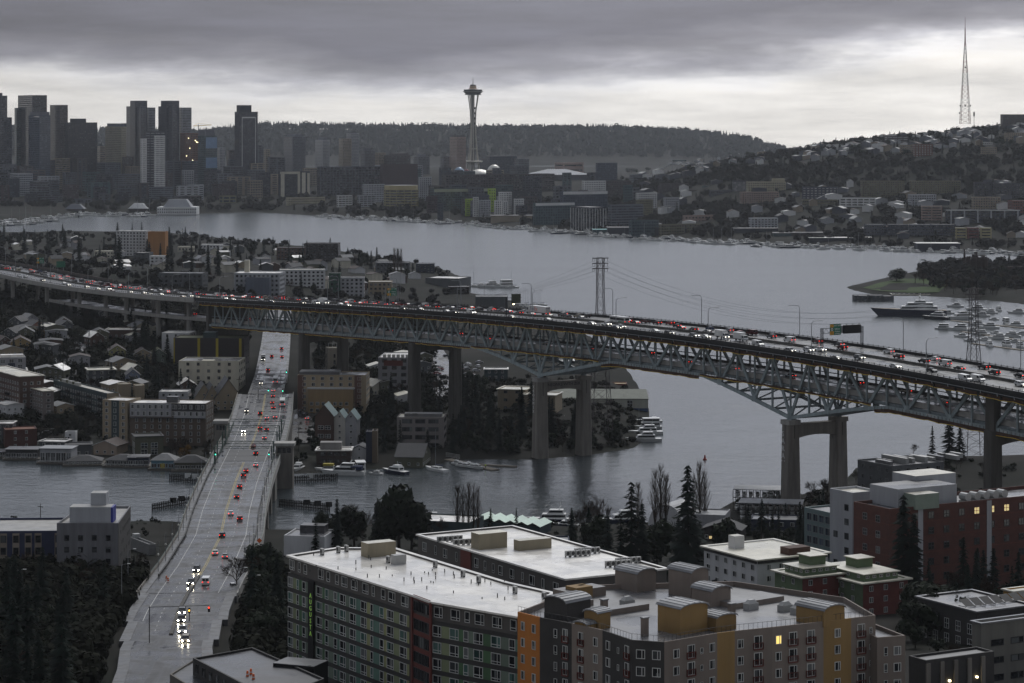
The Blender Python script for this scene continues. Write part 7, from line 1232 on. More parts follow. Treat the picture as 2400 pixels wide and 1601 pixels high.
# ---------------------------------------------------------------- the steep hill on the right
hk = dict(cat='apartment block', name='hill_apartments')
def ha(L, Rr, top, base, wall, label, fl=3, cw=3.2, fw=.55, fh=.55, gl='d', roof='pale', depth=16):
    Y = GT((L + Rr) / 2, base).y; poly, zb, zt = facing(L, Rr, top, Y, depth, math.radians(R.uniform(-10, 14))); b = Bld('hill_apartments', label, 'apartment block', poly, zb - 1, max(zt, zb + 4), tm(wall), mat('pale far roof', (.3, .3, .29), .6, .15, .1) if roof == 'pale' else FT, .4, 'apartment blocks on the hill')
    for e in (0, 1, 3): b.far(e, max(1, int(b.edge(e)[2] / cw)), max(1, int((b.h - 1.5) / fl)), fw, fh, glassk(gl), 1, .7, 'window_grid')
    return b
b = ha(1752, 1842, 426, 452, 'cream', 'cream stepped apartment block on the hillside'); b.box(0, b.edge(0)[2] * .66, b.edge(0)[2] * .98, 2, 10, b.h, b.h + 4.5, tm('cream'), 'penthouse'); ha(1738, 1826, 450, 475, 'pink', 'pale pink stepped apartments below the cream block'); ha(1718, 1748, 424, 448, 'slate', 'blue-grey striped block left of the cream block', 30, 2, .5, .9, 'w'); ha(1880, 1962, 438, 468, 'slate', 'dark apartments with white balconies', 3, 5, .6, .4, 'w'); ha(1880, 1962, 468, 479, 'olive', 'long low building with orange lit windows', 3, 3, .7, .5); ha(1968, 2052, 464, 485, 'white', 'white banded apartments on the hillside', 3, 7, .8, .5); ha(1759, 1824, 511, 536, 'pale', 'grey and white apartments above the dark pavilion', 3, 4, .6, .5); ha(2020, 2120, 424, 462, 'olive', 'olive and teal apartments with roof huts'); ha(2136, 2252, 424, 456, 'olive', 'long olive apartments with a pale cornice'); ha(2136, 2196, 456, 480, 'pale', 'pale grey apartments below the olive ones'); ha(2160, 2208, 483, 518, 'pink', 'stepped beige terraces on the hillside', 3, 9, .9, .45)
b = ha(2218, 2390, 492, 522, 'slate', 'long dark building with white columns and a white roof line', 3.2, 6, .8, .6)
for i in range(6): x = b.edge(0)[2] * (.06 + .18 * i); b.strip(0, x, x + 1.8, .5, b.h - .8, tm('pale'), .6, 'white_column')
b.strip(0, .1, b.edge(0)[2] - .1, b.h - .9, b.h - .2, tm('white'), .5, 'white_roof_line')
for i, (L_, R_, k) in enumerate(((2031, 2078, 'grey'), (2080, 2128, 'slate'), (2130, 2182, 'grey'), (2184, 2240, 'slate'))): ha(L_, R_, 526, 553, k, f'dark waterside townhouse row, the {ORD[i]} of four from the left', 3, 3, .6, .5)
for L_, R_, k in ((2240, 2266, 'yellow'), (2268, 2294, 'red'), (2298, 2324, 'yellow')): ha(L_, R_, 534, 560, k, f"small {k} waterside apartments with banded balconies" + (' left of the red one' if L_ < 2250 else ' right of the red one' if k == 'yellow' else ''), 3, 8, .85, .4)
ha(2078, 2130, 319, 336, 'brown', 'brown and white striped block near the ridge', 3, 8, .85, .4, 'w'); ha(2145, 2186, 338, 366, 'rust', 'brown brick block near the ridge', 3, 4, .5, .5, 'w'); ha(2110, 2146, 340, 362, 'tan', 'tan block near the ridge'); ha(2359, 2420, 311, 330, 'tan', 'wide tan apartments near the ridge at the right edge'); ha(2292, 2326, 333, 341, 'white', 'white low house near the ridge'); ha(2300, 2336, 345, 362, 'tan', 'tan house with lit windows near the ridge'); ha(2372, 2420, 470, 500, 'red', 'red-brown building at the right edge'); ha(2280, 2345, 462, 490, 'tan', 'tan pitched apartments above the white roof line'); ha(2284, 2330, 428, 462, 'slate', 'dark apartments among trees at the right'); ha(2330, 2410, 430, 465, 'slate', 'wide dark apartments among trees at the right edge'); ha(2350, 2420, 268, 300, 'brown', 'large dark block on the ridge at the right edge', 4, 5, .4, .4)
# waterside sheds below the hill
def shed(L, Rr, top, base, wall, roof, label, depth=25): Y = F * ZC / (base - HY) + 12; poly, zb, zt = facing(L, Rr, top, Y, depth); b = Bld('boat_shed', label, 'boat shed', poly, -.5, zt, tm(wall), roof, .2, 'boat sheds below the hill', None, .8); return b
shed(1721, 1824, 535, 560, 'navy', FT, 'dark open pavilion with slim posts at the marina'); shed(1854, 1938, 545, 566, 'brown', FT, 'dark pitched boat shed at the marina'); shed(1898, 2045, 557, 575, 'navy', mat('white ribbed roof', (.62, .61, .57), .5, .1, .1), 'covered moorage with a long white ribbed roof'); shed(2150, 2250, 570, 590, 'navy', mat('white ribbed roof', (.62, .61, .57), .5, .1, .1), 'low covered moorage with a pale roof at the right'); shed(1814, 1856, 546, 566, 'teal', FT, 'small green-walled shed at the marina'); shed(1424, 1560, 533, 556, 'slate', FT, 'long low dock building with a pale roof line'); shed(1390, 1440, 538, 552, 'teal', mat('turquoise roof', (.1, .32, .32), .6, .1, .1), 'dock shed with a turquoise roof'); shed(1150, 1270, 505, 528, 'tan', FT, 'long pale dock wall behind the marina'); shed(1030, 1110, 507, 518, 'navy', FT, 'low dark roofed dock building right of the round office')
hr = random.Random(9)
for i in range(240):
    px = hr.uniform(1500, 2400); ridge = np.interp(px, [1500, 1580, 1700, 1850, 2000, 2200, 2400], [398, 378, 352, 338, 322, 306, 292]); 
    py = hr.choice((hr.uniform(ridge + 6, ridge + 45), hr.uniform(ridge + 6, ridge + 45), hr.uniform(430, 560))); px_ok = py < np.interp(px, [1500, 2400], [540, 575])
    if not px_ok: continue
    w = hr.uniform(8, 22); house(px, py, w, 11, hr.uniform(5, 9), hr.uniform(1.2, 3), tm(hr.choice(['slate', 'grey', 'mid', 'pale', 'pale', 'tan', 'grey', 'white', 'white'])), hr.choice([FT, FT, K_SHING, K_BSHING, mat('pale far roof', (.3, .3, .29), .6, .15, .1)]), math.radians(hr.uniform(-40, 40)), 'hillside house among trees', 'hill_house', 'house', 'houses on the hill', 'on the steep hill', False)
# antenna mast on the ridge
def mast():
    Y = 4350; k = Y / F; z = lambda py: ZC - (py - HY) * k; o = thing('antenna_tower', 'very tall red and white lattice antenna tower on the ridge', 'antenna tower', ((2262 - 1200) * k, Y, z(290))); zb = z(290); rw = [mat('mast red', (.2, .05, .05), .7, .1, .1), mat('mast white', (.3, .28, .28), .7, .1, .1)]; lv = np.linspace(290, 100, 20)
    hw = lambda py: np.interp(py, [60, 100, 290], [.5, 1.0, 8.2]) * 1.0; C4 = [(-1, -1), (1, -1), (1, 1), (-1, 1)]
    for i in range(len(lv) - 1):
        mb = MB(); a, b = hw(lv[i]), hw(lv[i + 1]); z0, z1 = z(lv[i]) - zb, z(lv[i + 1]) - zb; m = rw[(i // 3) % 2]
        for j in range(4):
            p, q = C4[j], C4[(j + 1) % 4]; mb.bar((p[0] * a, p[1] * a, z0), (p[0] * b, p[1] * b, z1), .42, m); mb.bar((p[0] * a, p[1] * a, z0), (q[0] * a, q[1] * a, z0), .2, m); mb.bar((p[0] * a, p[1] * a, z0), (q[0] * b, q[1] * b, z1), .18, m); mb.bar((q[0] * a, q[1] * a, z0), (p[0] * b, p[1] * b, z1), .18, m)
        mb.build('lattice_section', o)
    mb = MB(); mb.bar((0, 0, z(101) - zb), (0, 0, z(66) - zb), 1.2, rw[0], 6, .8); mb.bar((0, 0, z(66) - zb), (0, 0, z(40) - zb), .55, rw[0], 5, .25); mb.build('antenna', o); mb = MB()
    for py, dx in ((158, 0), (248, -8.5), (248, 8.5), (248, 0), (265, -9.6)): mb.bar((dx, -2.2, z(py) - zb), (dx, -.6, z(py) - zb), 1.3, M_BLACK, 8)
    mb.build('dishes', o, kind='stuff')
mast()
o = thing('antenna_mast', 'small lattice mast beside the tall antenna tower', 'mast', D(2283, 300, 4350)); mb = MB(); mb.bar((0, 0, 0), (0, 0, 28), .45, M_DARK); mb.box(-1.2, 1.2, -.8, .8, 20, 27, M_DARK); mb.build('mast_pole', o)
# ---------------------------------------------------------------- trees
M_NEEDLE = mat('conifer needles', (.008, .013, .01), .9, .45, .35, spec=.06, obj=.3); M_LEAF = mat('evergreen leaves', (.012, .017, .009), .85, .5, .3, spec=.1, obj=.3); M_TWIG = mat('bare twigs', (.05, .036, .027), .9, .35, .3, spec=.05, obj=.3); M_BARK = mat('bark', (.03, .024, .02), .9, .3, 1, spec=.05); M_AUT = mat('russet leaves', (.13, .07, .015), .9, .3, .4, spec=.05)
def conifer(seed, H=20.0, Rr=4.2, lv=26, nb=7, rag=.35):
    r = random.Random(seed); mb = MB()
    for i in range(lv):
        f = .06 + .94 * i / lv; z = H * f; rad = Rr * (1 - f) ** .8 * (1 + .25 * math.sin(i * 2.1)) + .25
        for k in range(nb):
            a = 2 * math.pi * (k + r.random()) / nb; ln = rad * r.uniform(1 - rag, 1.12); w = ln * .3 + .22; dz = -ln * r.uniform(.12, .5); ca, sa = math.cos(a), math.sin(a); zz = z + r.uniform(-.3, .3)
            mb.face([(ca * .1, sa * .1, zz + .2), (ca * ln * .6 - sa * w, sa * ln * .6 + ca * w, zz + dz * .5 - .25), (ca * ln, sa * ln, zz + dz), (ca * ln * .6 + sa * w, sa * ln * .6 - ca * w, zz + dz * .5 - .25)], M_NEEDLE)
            for q in range(2):
                t = r.uniform(.35, .95); x, y = ca * ln * t, sa * ln * t; b = r.uniform(-.7, .7); l2 = .35 * ln + .3; mb.face([(x, y, zz + dz * t + .15), (x + math.cos(a + b) * l2 * .5 - sa * .2, y + math.sin(a + b) * l2 * .5 + ca * .2, zz + dz * t - .2), (x + math.cos(a + b) * l2, y + math.sin(a + b) * l2, zz + dz * t - .45)], M_NEEDLE)
    t = MB(); t.bar((0, 0, -1), (0, 0, H * .97), .38, M_BARK, 6, .05); return mb.mesh('crown'), t.mesh('trunk')
def leafy(seed, H=9.0, W=4.0, lobes=9, per=95, m=None, sz=.55):
    r = random.Random(seed); mb = MB(); m = m or M_LEAF
    for l in range(lobes):
        a = r.random() * 6.28; d = W * .62 * math.sqrt(r.random()); c = Vector((d * math.cos(a), d * math.sin(a), H * r.uniform(.35, .8))); rr = W * r.uniform(.32, .55)
        for i in range(per):
            n = Vector((r.gauss(0, 1), r.gauss(0, 1), r.gauss(0, 1) + .25)).normalized(); p = c + n * rr * r.uniform(.6, 1.08); u = n.orthogonal().normalized(); u = (u + n * r.uniform(-.6, .6)).normalized(); v = n.cross(u).normalized(); s = sz * r.uniform(.6, 1.4); mb.face([p - u * s, p + v * s * .6, p + u * s, p - v * s * .6], m)
    t = MB(); t.bar((0, 0, -1), (0, 0, H * .6), W * .07, M_BARK, 6, W * .03); return mb.mesh('crown'), t.mesh('trunk')
def bare(seed, H=11.0, spread=.55, depth=5, up=.15, n0=4):
    r = random.Random(seed); mb = MB(); tr = MB()
    def grow(p, d, L, rad, k):
        q = p + d * L
        if k == 0: tr.bar(p, q, rad, M_BARK, 6, rad * .7)
        elif k < 3: mb.bar(p, q, rad, M_TWIG, 4, rad * .65)
        else: s = d.orthogonal().normalized() * max(rad, .028); mb.face([p - s, p + s, q], M_TWIG); s2 = d.cross(s); mb.face([p - s2, p + s2, q], M_TWIG)
        if k == depth: return
        for i in range(n0 if k < depth - 1 else 5):
            x = Vector((r.gauss(0, 1), r.gauss(0, 1), r.gauss(0, .6))); nd = (d + x * spread * .55 + Vector((0, 0, up))).normalized(); t = r.uniform(.55, 1.0) if k else r.uniform(.75, 1); grow(p + d * L * t, nd, L * r.uniform(.58, .85), rad * .55, k + 1)
    grow(Vector((0, 0, -.5)), Vector((0, 0, 1)), H * .3, H * .02, 0); return mb.mesh('crown'), tr.mesh('trunk')
def poplar(seed, H=20.0, W=2.6, n=60):
    r = random.Random(seed); mb = MB(); t = MB(); t.bar((0, 0, -.5), (0, 0, H * .8), .3, M_BARK, 6, .06)
    for i in range(n):
        f = r.uniform(.06, .9); a = r.random() * 6.28; p = Vector((0, 0, H * f)); w = W * (1 - abs(f - .35)) * r.uniform(.4, 1); L = H * (1 - f) * r.uniform(.3, .6) + 1; q = p + Vector((w * math.cos(a), w * math.sin(a), L)); mb.bar(p, q, .07, M_TWIG, 3, .025)
        for j in range(9): b = r.random() * 6.28; s = p + (q - p) * r.uniform(.2, 1); e = s + Vector((.5 * math.cos(b), .5 * math.sin(b), r.uniform(1.0, 2.2))); o = Vector((.035, .0, 0)); mb.face([s - o, s + o, e], M_TWIG)
    return mb.mesh('crown'), t.mesh('trunk')
CON = [conifer(1), conifer(2, 20, 3.2, 28, 7, .3), conifer(3, 20, 5.2, 22, 8, .45), conifer(4, 20, 3.8, 20, 6, .55)]; LEAFY = [leafy(1), leafy(2, 8, 5, 11), leafy(3, 10, 3.6, 9), leafy(6, 3.0, 3.2, 7, 60, None, .4)]; BARE = [bare(1), bare(2, 11, .75), bare(3, 12, .6, 5, .25), bare(5, 9, .8, 5, .05)]; POP = [poplar(1), poplar(2)]; AUT = [leafy(9, 7, 3.2, 7, 70, M_AUT, .4)]
HT = {'con': 20.0, 'leaf': 9.0, 'bare': 11.0, 'pop': 20.0, 'bush': 3.6, 'aut': 7.0}
NAME = {'con': ('conifer_tree', 'dark conifer', 'conifer'), 'leaf': ('evergreen_tree', 'dark rounded evergreen tree', 'tree'), 'bare': ('bare_tree', 'bare brown winter tree', 'tree'), 'pop': ('poplar_tree', 'tall bare poplar', 'tree'), 'bush': ('shrub', 'low dark shrub', 'shrub'), 'aut': ('russet_tree', 'russet-leaved tree', 'tree')}
tr_ = random.Random(31)
def tree(kind, p, h, phrase, wide=1.0, v=None):
    lib = {'con': CON, 'leaf': LEAFY[:3], 'bare': BARE, 'pop': POP, 'bush': LEAFY[3:], 'aut': AUT}[kind]; c, t = lib[v] if v is not None else tr_.choice(lib); n, lab, cat = NAME[kind]; o = thing(n, lab, cat, p, tr_.random() * 6.28, 'trees ' + phrase, phrase); s = h / HT[kind]; o.scale = (s * wide, s * wide, s); link('trunk', t, o); link('crown', c, o); return o
def grove(n, poly, mix, hs, phrase, clear=True):
    """scatter trees where the pixels of a polygon fall on the terrain"""
    xs = [p[0] for p in poly]; ys = [p[1] for p in poly]; k = 0; tries = 0
    while k < n and tries < n * 30:
        tries += 1; x, y = tr_.uniform(min(xs), max(xs)), tr_.uniform(min(ys), max(ys)); ins = False
        for i in range(len(poly)):
            (ax, ay), (bx, by) = poly[i - 1], poly[i]
            if (ay > y) != (by > y) and x < (bx - ax) * (y - ay) / (by - ay) + ax: ins = not ins
        if not ins: continue
        p = GT(x, y)
        if p.z < .3 or (p.y < 1850 and abs(p.x - float(np.interp(p.y, _ub[:, 1], _ub[:, 0]))) < (17 if p.y > 700 else 19)) or blocked(p): continue
        kd = tr_.choices(list(mix), list(mix.values()))[0]; tree(kd, p, hs * HT[kd] / 14 * tr_.uniform(.65, 1.25), phrase); k += 1
FOOT = []
for o in list(COL.objects):
    if o.parent is None and o.type == 'EMPTY' and o.get('category') in ('apartment block', 'apartment house', 'building', 'office block', 'townhouse', 'brick building', 'office building', 'apartment building', 'warehouse', 'office', 'parking deck', 'shipyard hall', 'shed', 'link building'):
        for ch in o.children:
            if ch.name.startswith(('wall', 'top_storey')) and ch.data: b_ = np.array([v.co[:2] for v in ch.data.vertices]) + np.array(o.location[:2]); FOOT.append((b_.min(0) - 1, b_.max(0) + 1))
def blocked(p): return any(a[0] < p.x < b[0] and a[1] < p.y < b[1] for a, b in FOOT if p.y < 1700)
T = lambda kind, px, py, h, phrase, wide=1.0, v=None: tree(kind, GT(px, py), h, phrase, wide, v)
# foreground
grove(85, [(-60, 1440), (250, 1420), (318, 1450), (312, 1500), (322, 1760), (-60, 1760)], {'con': 3, 'leaf': 5, 'bush': 1, 'bare': 1}, 11, 'on the lower left slope'); grove(24, [(0, 1330), (330, 1310), (340, 1390), (0, 1410)], {'bare': 3, 'leaf': 2, 'bush': 3}, 8, 'in front of the blue-striped block')
grove(30, [(490, 1490), (480, 1440), (560, 1340), (655, 1320), (660, 1500), (600, 1520)], {'leaf': 5, 'con': 1, 'bush': 2}, 13, 'between the road and the green-panelled block'); T('bare', 555, 1385, 12, 'beside the divided road', 1.2, 1); T('bare', 590, 1375, 10, 'beside the divided road', 1.1, 0)
for px, py, h, k in ((740, 1300, 9, 'con'), (790, 1292, 13, 'con'), (770, 1285, 10, 'leaf'), (830, 1285, 11, 'leaf'), (850, 1270, 12, 'bare'), (820, 1265, 11, 'bare'), (900, 1290, 12, 'leaf'), (935, 1290, 17, 'leaf'), (965, 1290, 13, 'leaf'), (880, 1292, 11, 'con'), (1008, 1262, 7, 'con'), (1150, 1243, 6, 'con'), (1210, 1250, 7, 'con'), (1035, 1262, 8, 'bare')): T(k, px, py, h * 1.3, 'behind the green-panelled block')
for px in (1072, 1085, 1098, 1110, 1120): T('pop', px, 1262, 17 + tr_.random() * 2, 'behind the white roofs', 1.0)
for px, py, h, k, w in ((1480, 1345, 21, 'con', 1.25), (1455, 1345, 14, 'con', 1.2), (1505, 1345, 16, 'con', 1.2), (1612, 1352, 25, 'con', 1.05), (1425, 1330, 12, 'con', 1.2), (1590, 1345, 13, 'con', 1.2), (1640, 1345, 12, 'con', 1.2), (1400, 1310, 11, 'leaf', 1), (1380, 1280, 10, 'con', 1), (1540, 1335, 12, 'leaf', 1), (1350, 1265, 11, 'bare', 1), (1375, 1262, 14, 'bare', 1), (1410, 1270, 13, 'bare', 1), (1340, 1270, 9, 'con', 1), (1718, 1372, 13, 'con', .9), (1700, 1300, 9, 'leaf', 1)): T(k, px, py, h * 1.3, 'behind the vaulted block', w)
for px, py, h in ((1535, 1250, 22), (1548, 1252, 24), (1560, 1248, 20), (1625, 1248, 20), (1640, 1246, 24), (1652, 1244, 21), (1480, 1240, 14), (1495, 1238, 16)): T('pop', px, py, h, 'by the boatyard', 1.1)
grove(40, [(1740, 1255), (1950, 1235), (2010, 1280), (1960, 1320), (1780, 1290)], {'con': 3, 'leaf': 2}, 9, 'beside the brick building'); T('con', 2118, 1428, 30, 'in front of the brick building', .9, 2); T('con', 2142, 1432, 25, 'in front of the brick building', 1.0, 0); grove(26, [(2130, 1400), (2290, 1395), (2300, 1500), (2140, 1540), (2090, 1480)], {'leaf': 3, 'bush': 2, 'bare': 2, 'con': 1}, 9, 'at the lower right'); grove(24, [(2150, 1408), (2400, 1402), (2400, 1436), (2160, 1445)], {'bare': 2, 'leaf': 3, 'con': 2}, 11, 'along the brick facade'); grove(14, [(1890, 1165), (1960, 1155), (1975, 1190), (1890, 1200)], {'bare': 4, 'bush': 3}, 10, 'between the pier legs'); grove(12, [(1985, 1130), (2090, 1085), (2100, 1110), (1990, 1150)], {'bare': 3, 'bush': 3}, 7, 'on the bank beyond the pier')
T('con', 2225, 1078, 21, 'under the bridge end', 1.5, 1); T('con', 2185, 1076, 15, 'under the bridge end', 1.0, 3); T('con', 2250, 1080, 16, 'under the bridge end', 1.2, 0); T('bare', 2140, 1070, 7, 'under the bridge end'); grove(10, [(1720, 1178), (1840, 1165), (1850, 1185), (1740, 1200)], {'leaf': 3, 'bush': 2}, 8, 'behind the boat racks'); grove(18, [(2200, 1085), (2400, 1075), (2400, 1120), (2210, 1120)], {'bush': 3, 'leaf': 1, 'bare': 2}, 7, 'below the bridge at the right edge')
# peninsula under the bridge and the slope left of it
grove(80, [(985, 930), (1060, 900), (1140, 885), (1240, 965), (1280, 1012), (1480, 1022), (1480, 1046), (1380, 1058), (1060, 1070), (1050, 1000), (1000, 985)], {'con': 4, 'leaf': 4, 'bare': 2, 'bush': 2}, 12, 'on the wooded point'); grove(4, [(1310, 1020), (1360, 1020), (1360, 1045), (1310, 1050)], {'con': 1}, 12, 'beside the tall piers'); grove(40, [(850, 820), (985, 850), (1000, 960), (900, 960), (870, 900)], {'leaf': 2, 'bare': 3, 'con': 2}, 10, 'below the dark pier'); grove(26, [(840, 970), (960, 960), (960, 1050), (880, 1075), (845, 1060)], {'con': 2, 'leaf': 2, 'bush': 1}, 10, 'between the canal houses'); grove(34, [(660, 790), (880, 800), (870, 870), (690, 870)], {'bare': 3, 'con': 1, 'leaf': 2}, 10, 'behind the tan apartments'); grove(14, [(690, 1035), (740, 990), (745, 1080), (680, 1100)], {'leaf': 3, 'bush': 3}, 8, 'beside the bridge tower')
for px, py, h in ((862, 1040, 14), (880, 1052, 15), (900, 1060, 13), (938, 1055, 14), (950, 1045, 10), (1002, 1062, 11), (1062, 1050, 16), (1075, 1040, 14)): T('con', px, py, h, 'along the canal bank')
# left bank
grove(90, [(-20, 740), (240, 745), (400, 760), (400, 860), (300, 910), (180, 920), (100, 905), (-20, 870)], {'bare': 4, 'con': 4, 'leaf': 3, 'bush': 2}, 7.5, 'on the hillside below the viaduct'); grove(46, [(330, 860), (420, 890), (470, 940), (460, 1000), (350, 900)], {'bare': 4, 'leaf': 2, 'con': 1}, 8, 'among the apartments'); grove(50, [(20, 985), (240, 985), (240, 1010), (200, 1040), (20, 1030)], {'bare': 4, 'leaf': 2, 'bush': 4}, 7, 'above the houseboats'); grove(42, [(385, 985), (500, 970), (510, 1000), (500, 1060), (470, 1090), (390, 1075)], {'bare': 5, 'bush': 3, 'leaf': 1}, 8, 'beside the drawbridge approach'); T('aut', 432, 1078, 7, 'beside the drawbridge approach'); grove(36, [(560, 760), (620, 760), (615, 900), (560, 960), (565, 860)], {'bare': 5, 'leaf': 2}, 8, 'along the avenue'); grove(16, [(645, 790), (670, 790), (680, 960), (668, 960)], {'bare': 4}, 8, 'along the far curb'); grove(26, [(180, 680), (480, 720), (470, 775), (200, 760)], {'bare': 3, 'leaf': 3}, 7, 'under the viaduct'); grove(14, [(300, 760), (400, 780), (390, 880), (300, 860)], {'con': 3}, 14, 'tall behind the apartments')
# beyond the freeway
grove(60, [(-20, 560), (240, 545), (420, 560), (560, 600), (560, 650), (330, 632), (100, 600), (-20, 590)], {'con': 5, 'bare': 2, 'leaf': 3}, 15, 'beyond the freeway'); grove(44, [(540, 580), (800, 598), (980, 640), (1000, 670), (700, 690), (540, 640)], {'con': 3, 'bare': 2, 'leaf': 4}, 13, 'near the lake shore'); grove(26, [(-20, 640), (120, 640), (160, 690), (150, 735), (-20, 730)], {'con': 2, 'bare': 4, 'bush': 3}, 6, 'at the left edge')
for px, py, h, k in ((185, 625, 31, 'con'), (280, 640, 30, 'con'), (392, 640, 22, 'con'), (400, 600, 24, 'con'), (540, 600, 20, 'con'), (558, 602, 20, 'con'), (588, 606, 18, 'leaf'), (310, 545, 14, 'con'), (855, 622, 15, 'leaf'), (840, 628, 16, 'con'), (870, 630, 18, 'con'), (30, 700, 22, 'con'), (15, 690, 20, 'con')): T(k, px, py, h, 'standing tall beyond the freeway', .9)
for px in (925, 932, 940): T('pop', px, 655, 28, 'at the lake shore')
# park on the spit
grove(60, [(2150, 655), (2260, 648), (2400, 645), (2400, 700), (2280, 694), (2180, 684)], {'bare': 3, 'leaf': 2}, 15, 'in the lakeside park'); T('leaf', 2101, 659, 13, 'on the green point', 1.5, 1); T('bare', 2145, 665, 12, 'on the green point', 1.5); T('bare', 2165, 668, 13, 'on the green point', 1.5)
# the hill's skyline
for px, py, h, k, w in ((1762, 366, 21, 'con', 1.3), (1784, 364, 23, 'con', 1), (1795, 362, 14, 'con', 1), (1828, 352, 18, 'con', 1), (1960, 330, 12, 'leaf', 1), (1990, 326, 16, 'leaf', 2.2), (2015, 322, 20, 'leaf', 2.4), (2035, 322, 19, 'leaf', 2), (1900, 340, 12, 'con', 1), (1935, 338, 14, 'con', 1), (1920, 338, 15, 'bare', 1), (1672, 380, 20, 'con', 1), (1650, 390, 16, 'con', 1), (1632, 395, 14, 'con', 1), (2082, 312, 16, 'leaf', 1.4), (2110, 308, 18, 'con', 1.2), (2130, 310, 16, 'con', 1.3), (2172, 308, 27, 'con', 1), (2186, 306, 17, 'con', 1), (2205, 304, 15, 'bare', 1.4), (2222, 304, 18, 'con', 1.3), (2265, 300, 20, 'con', 1.1), (2292, 290, 15, 'con', 1), (2310, 296, 12, 'leaf', 1.5), (2340, 290, 12, 'leaf', 2), (2375, 288, 12, 'leaf', 2), (1582, 392, 14, 'con', .7), (1520, 402, 12, 'leaf', 2.2), (1480, 405, 14, 'leaf', 2.4)): T(k, px, py, h, 'on the skyline of the hill', w)
hl = random.Random(77)
for i in range(105):
    px = hl.uniform(1440, 2420); rg = float(np.interp(px, [1440, 1580, 1700, 1850, 2000, 2200, 2400], [408, 384, 358, 344, 328, 312, 298])); py = rg + abs(hl.gauss(0, 60)) + 2
    if py > np.interp(px, [1440, 2400], [530, 575]): continue
    T(hl.choice(['con', 'leaf', 'con', 'con']), px, py, hl.uniform(9, 17), 'on the face of the hill', 1.3)
# ---- masses too far to count: woods on the hill, along the far shore, and the forested ridge in the haze
def small(seed, cone, nq=26, qs=.24):
    r = random.Random(seed); v = []; f = []
    if cone:
        for l in range(5):
            z0 = .1 + l * .18; rad = .26 * (1 - l / 5.4); i = len(v); n = 5; v += [(rad * (1 + .5 * (r.random() - .5)) * math.cos(a), rad * (1 + .5 * (r.random() - .5)) * math.sin(a), z0 + .06 * r.random()) for a in [2 * math.pi * (k + r.random() * .5) / n for k in range(n)]] + [(0, 0, z0 + .34)]
            f += [(i + k, i + (k + 1) % n, i + n) for k in range(n)]
    else:
        for l in range(nq):
            n = Vector((r.gauss(0, 1), r.gauss(0, 1), r.gauss(0, .8))).normalized(); p = Vector((n.x * .42, n.y * .42, .55 + n.z * .42)) * r.uniform(.8, 1.1); u = n.orthogonal().normalized() * qs * r.uniform(.6, 1.3); w = n.cross(u); i = len(v); v += [tuple(p - u), tuple(p + w), tuple(p + u), tuple(p - w)]; f.append((i, i + 1, i + 2, i + 3))
    return np.array(v), f
def mass(name, label, pts, m, conef):
    fine = pts[0][1] < 1600; lib = [small(k, k % 2 == 0, 80 if fine else 26, .11 if fine else .24) for k in range(8)]; V_ = []; Fc = []; n = 0; r = random.Random(len(pts))
    for x, y, z, h in pts:
        c = r.random() < conef; v, f = lib[2 * r.randrange(4) + (0 if c else 1)]; a = r.random() * 6.28; s, co = math.sin(a) * h, math.cos(a) * h; w = 1 if c else 1.25
        V_.append(np.stack([(v[:, 0] * co - v[:, 1] * s) * w + x, (v[:, 0] * s + v[:, 1] * co) * w + y, v[:, 2] * h + z - .5], 1)); Fc += [tuple(i + n for i in q) for q in f]; n += len(v)
    me = bpy.data.meshes.new(name); me.from_pydata(np.concatenate(V_).tolist(), [], Fc); me.materials.append(m); me.update(); o = link(name, me, None, kind='stuff'); o['label'] = label; o['category'] = 'woods'
fr = np.random.default_rng(5)
KEEP = [(o.location.x, o.location.y, 14.0 if o.name.startswith('hill_house') else 34.0) for o in COL.objects if o.get('group') in ('houses on the hill', 'apartment blocks on the hill', 'office blocks on the far lake shore', 'midrise blocks', 'boat sheds below the hill', 'houses between the freeway and the lake', 'white and navy apartment bays')]
KX = np.array([[a + (w / 2 if w > 20 else 0), b, w] for a, b, w in KEEP])
def scatter(n, x0, x1, ysel, h0, h1, keep=None):
    px = fr.uniform(x0, x1, n); Y = ysel(px, fr.random(n)); X = (px - 1200) / F * Y; z = ground(X, Y, False); s = lake_sd(X, Y); ok = (s > 3) & (z > .2)
    if Y.mean() > 1800:
        for a, b, w in KX: ok &= ~((np.abs(X - a) < w * .75) & (Y < b + 12) & (Y > b - 75))
    ok &= fr.random(n) < (keep(px, Y) if keep else 1); h = fr.uniform(h0, h1, n); return [(a, b, c, d) for a, b, c, d, k in zip(X, Y, z, h, ok) if k]
M_WOOD = mat('winter woods', (.018, .017, .015), .95, .5, .02, spec=.04)
mass('hill_woods', 'dark winter woods covering the steep hill', scatter(5600, 1420, 2480, lambda p, r: np.interp(p, [1420, 1540, 2000, 2480], [3330, 3260, 3010, 2880]) + r * (4420 - np.interp(p, [1420, 1540, 2000, 2480], [3330, 3260, 3010, 2880])), 5, 11), M_WOOD, .3)
mass('shore_woods', 'dark trees between the buildings on the far shore', scatter(1500, -50, 1450, lambda p, r: np.interp(p, [-50, 330, 600, 940, 1200, 1450], [4120, 4060, 4180, 3850, 3600, 3330]) + r ** 1.6 * 900, 6, 12), M_WOOD, .2)
mass('ridge_forest', 'hazy forested ridge on the horizon', scatter(7000, -150, 1880, lambda p, r: 8650 + r * 1500, 10, 30), mat('ridge firs', (.02, .025, .022), .95, .3, .01, spec=.02), .75)
mass('left_bank_undergrowth', 'dark undergrowth covering the left bank', scatter(4600, -60, 1020, lambda p, r: 1160 + r * 700, 2, 6, lambda p, Y: np.where(np.abs((p - 1200) / F * Y - np.interp(Y, _ub[:, 1], _ub[:, 0])) < 24, 0, .8)), mat('undergrowth', (.013, .014, .009), .95, .5, .05, spec=.04), 0)
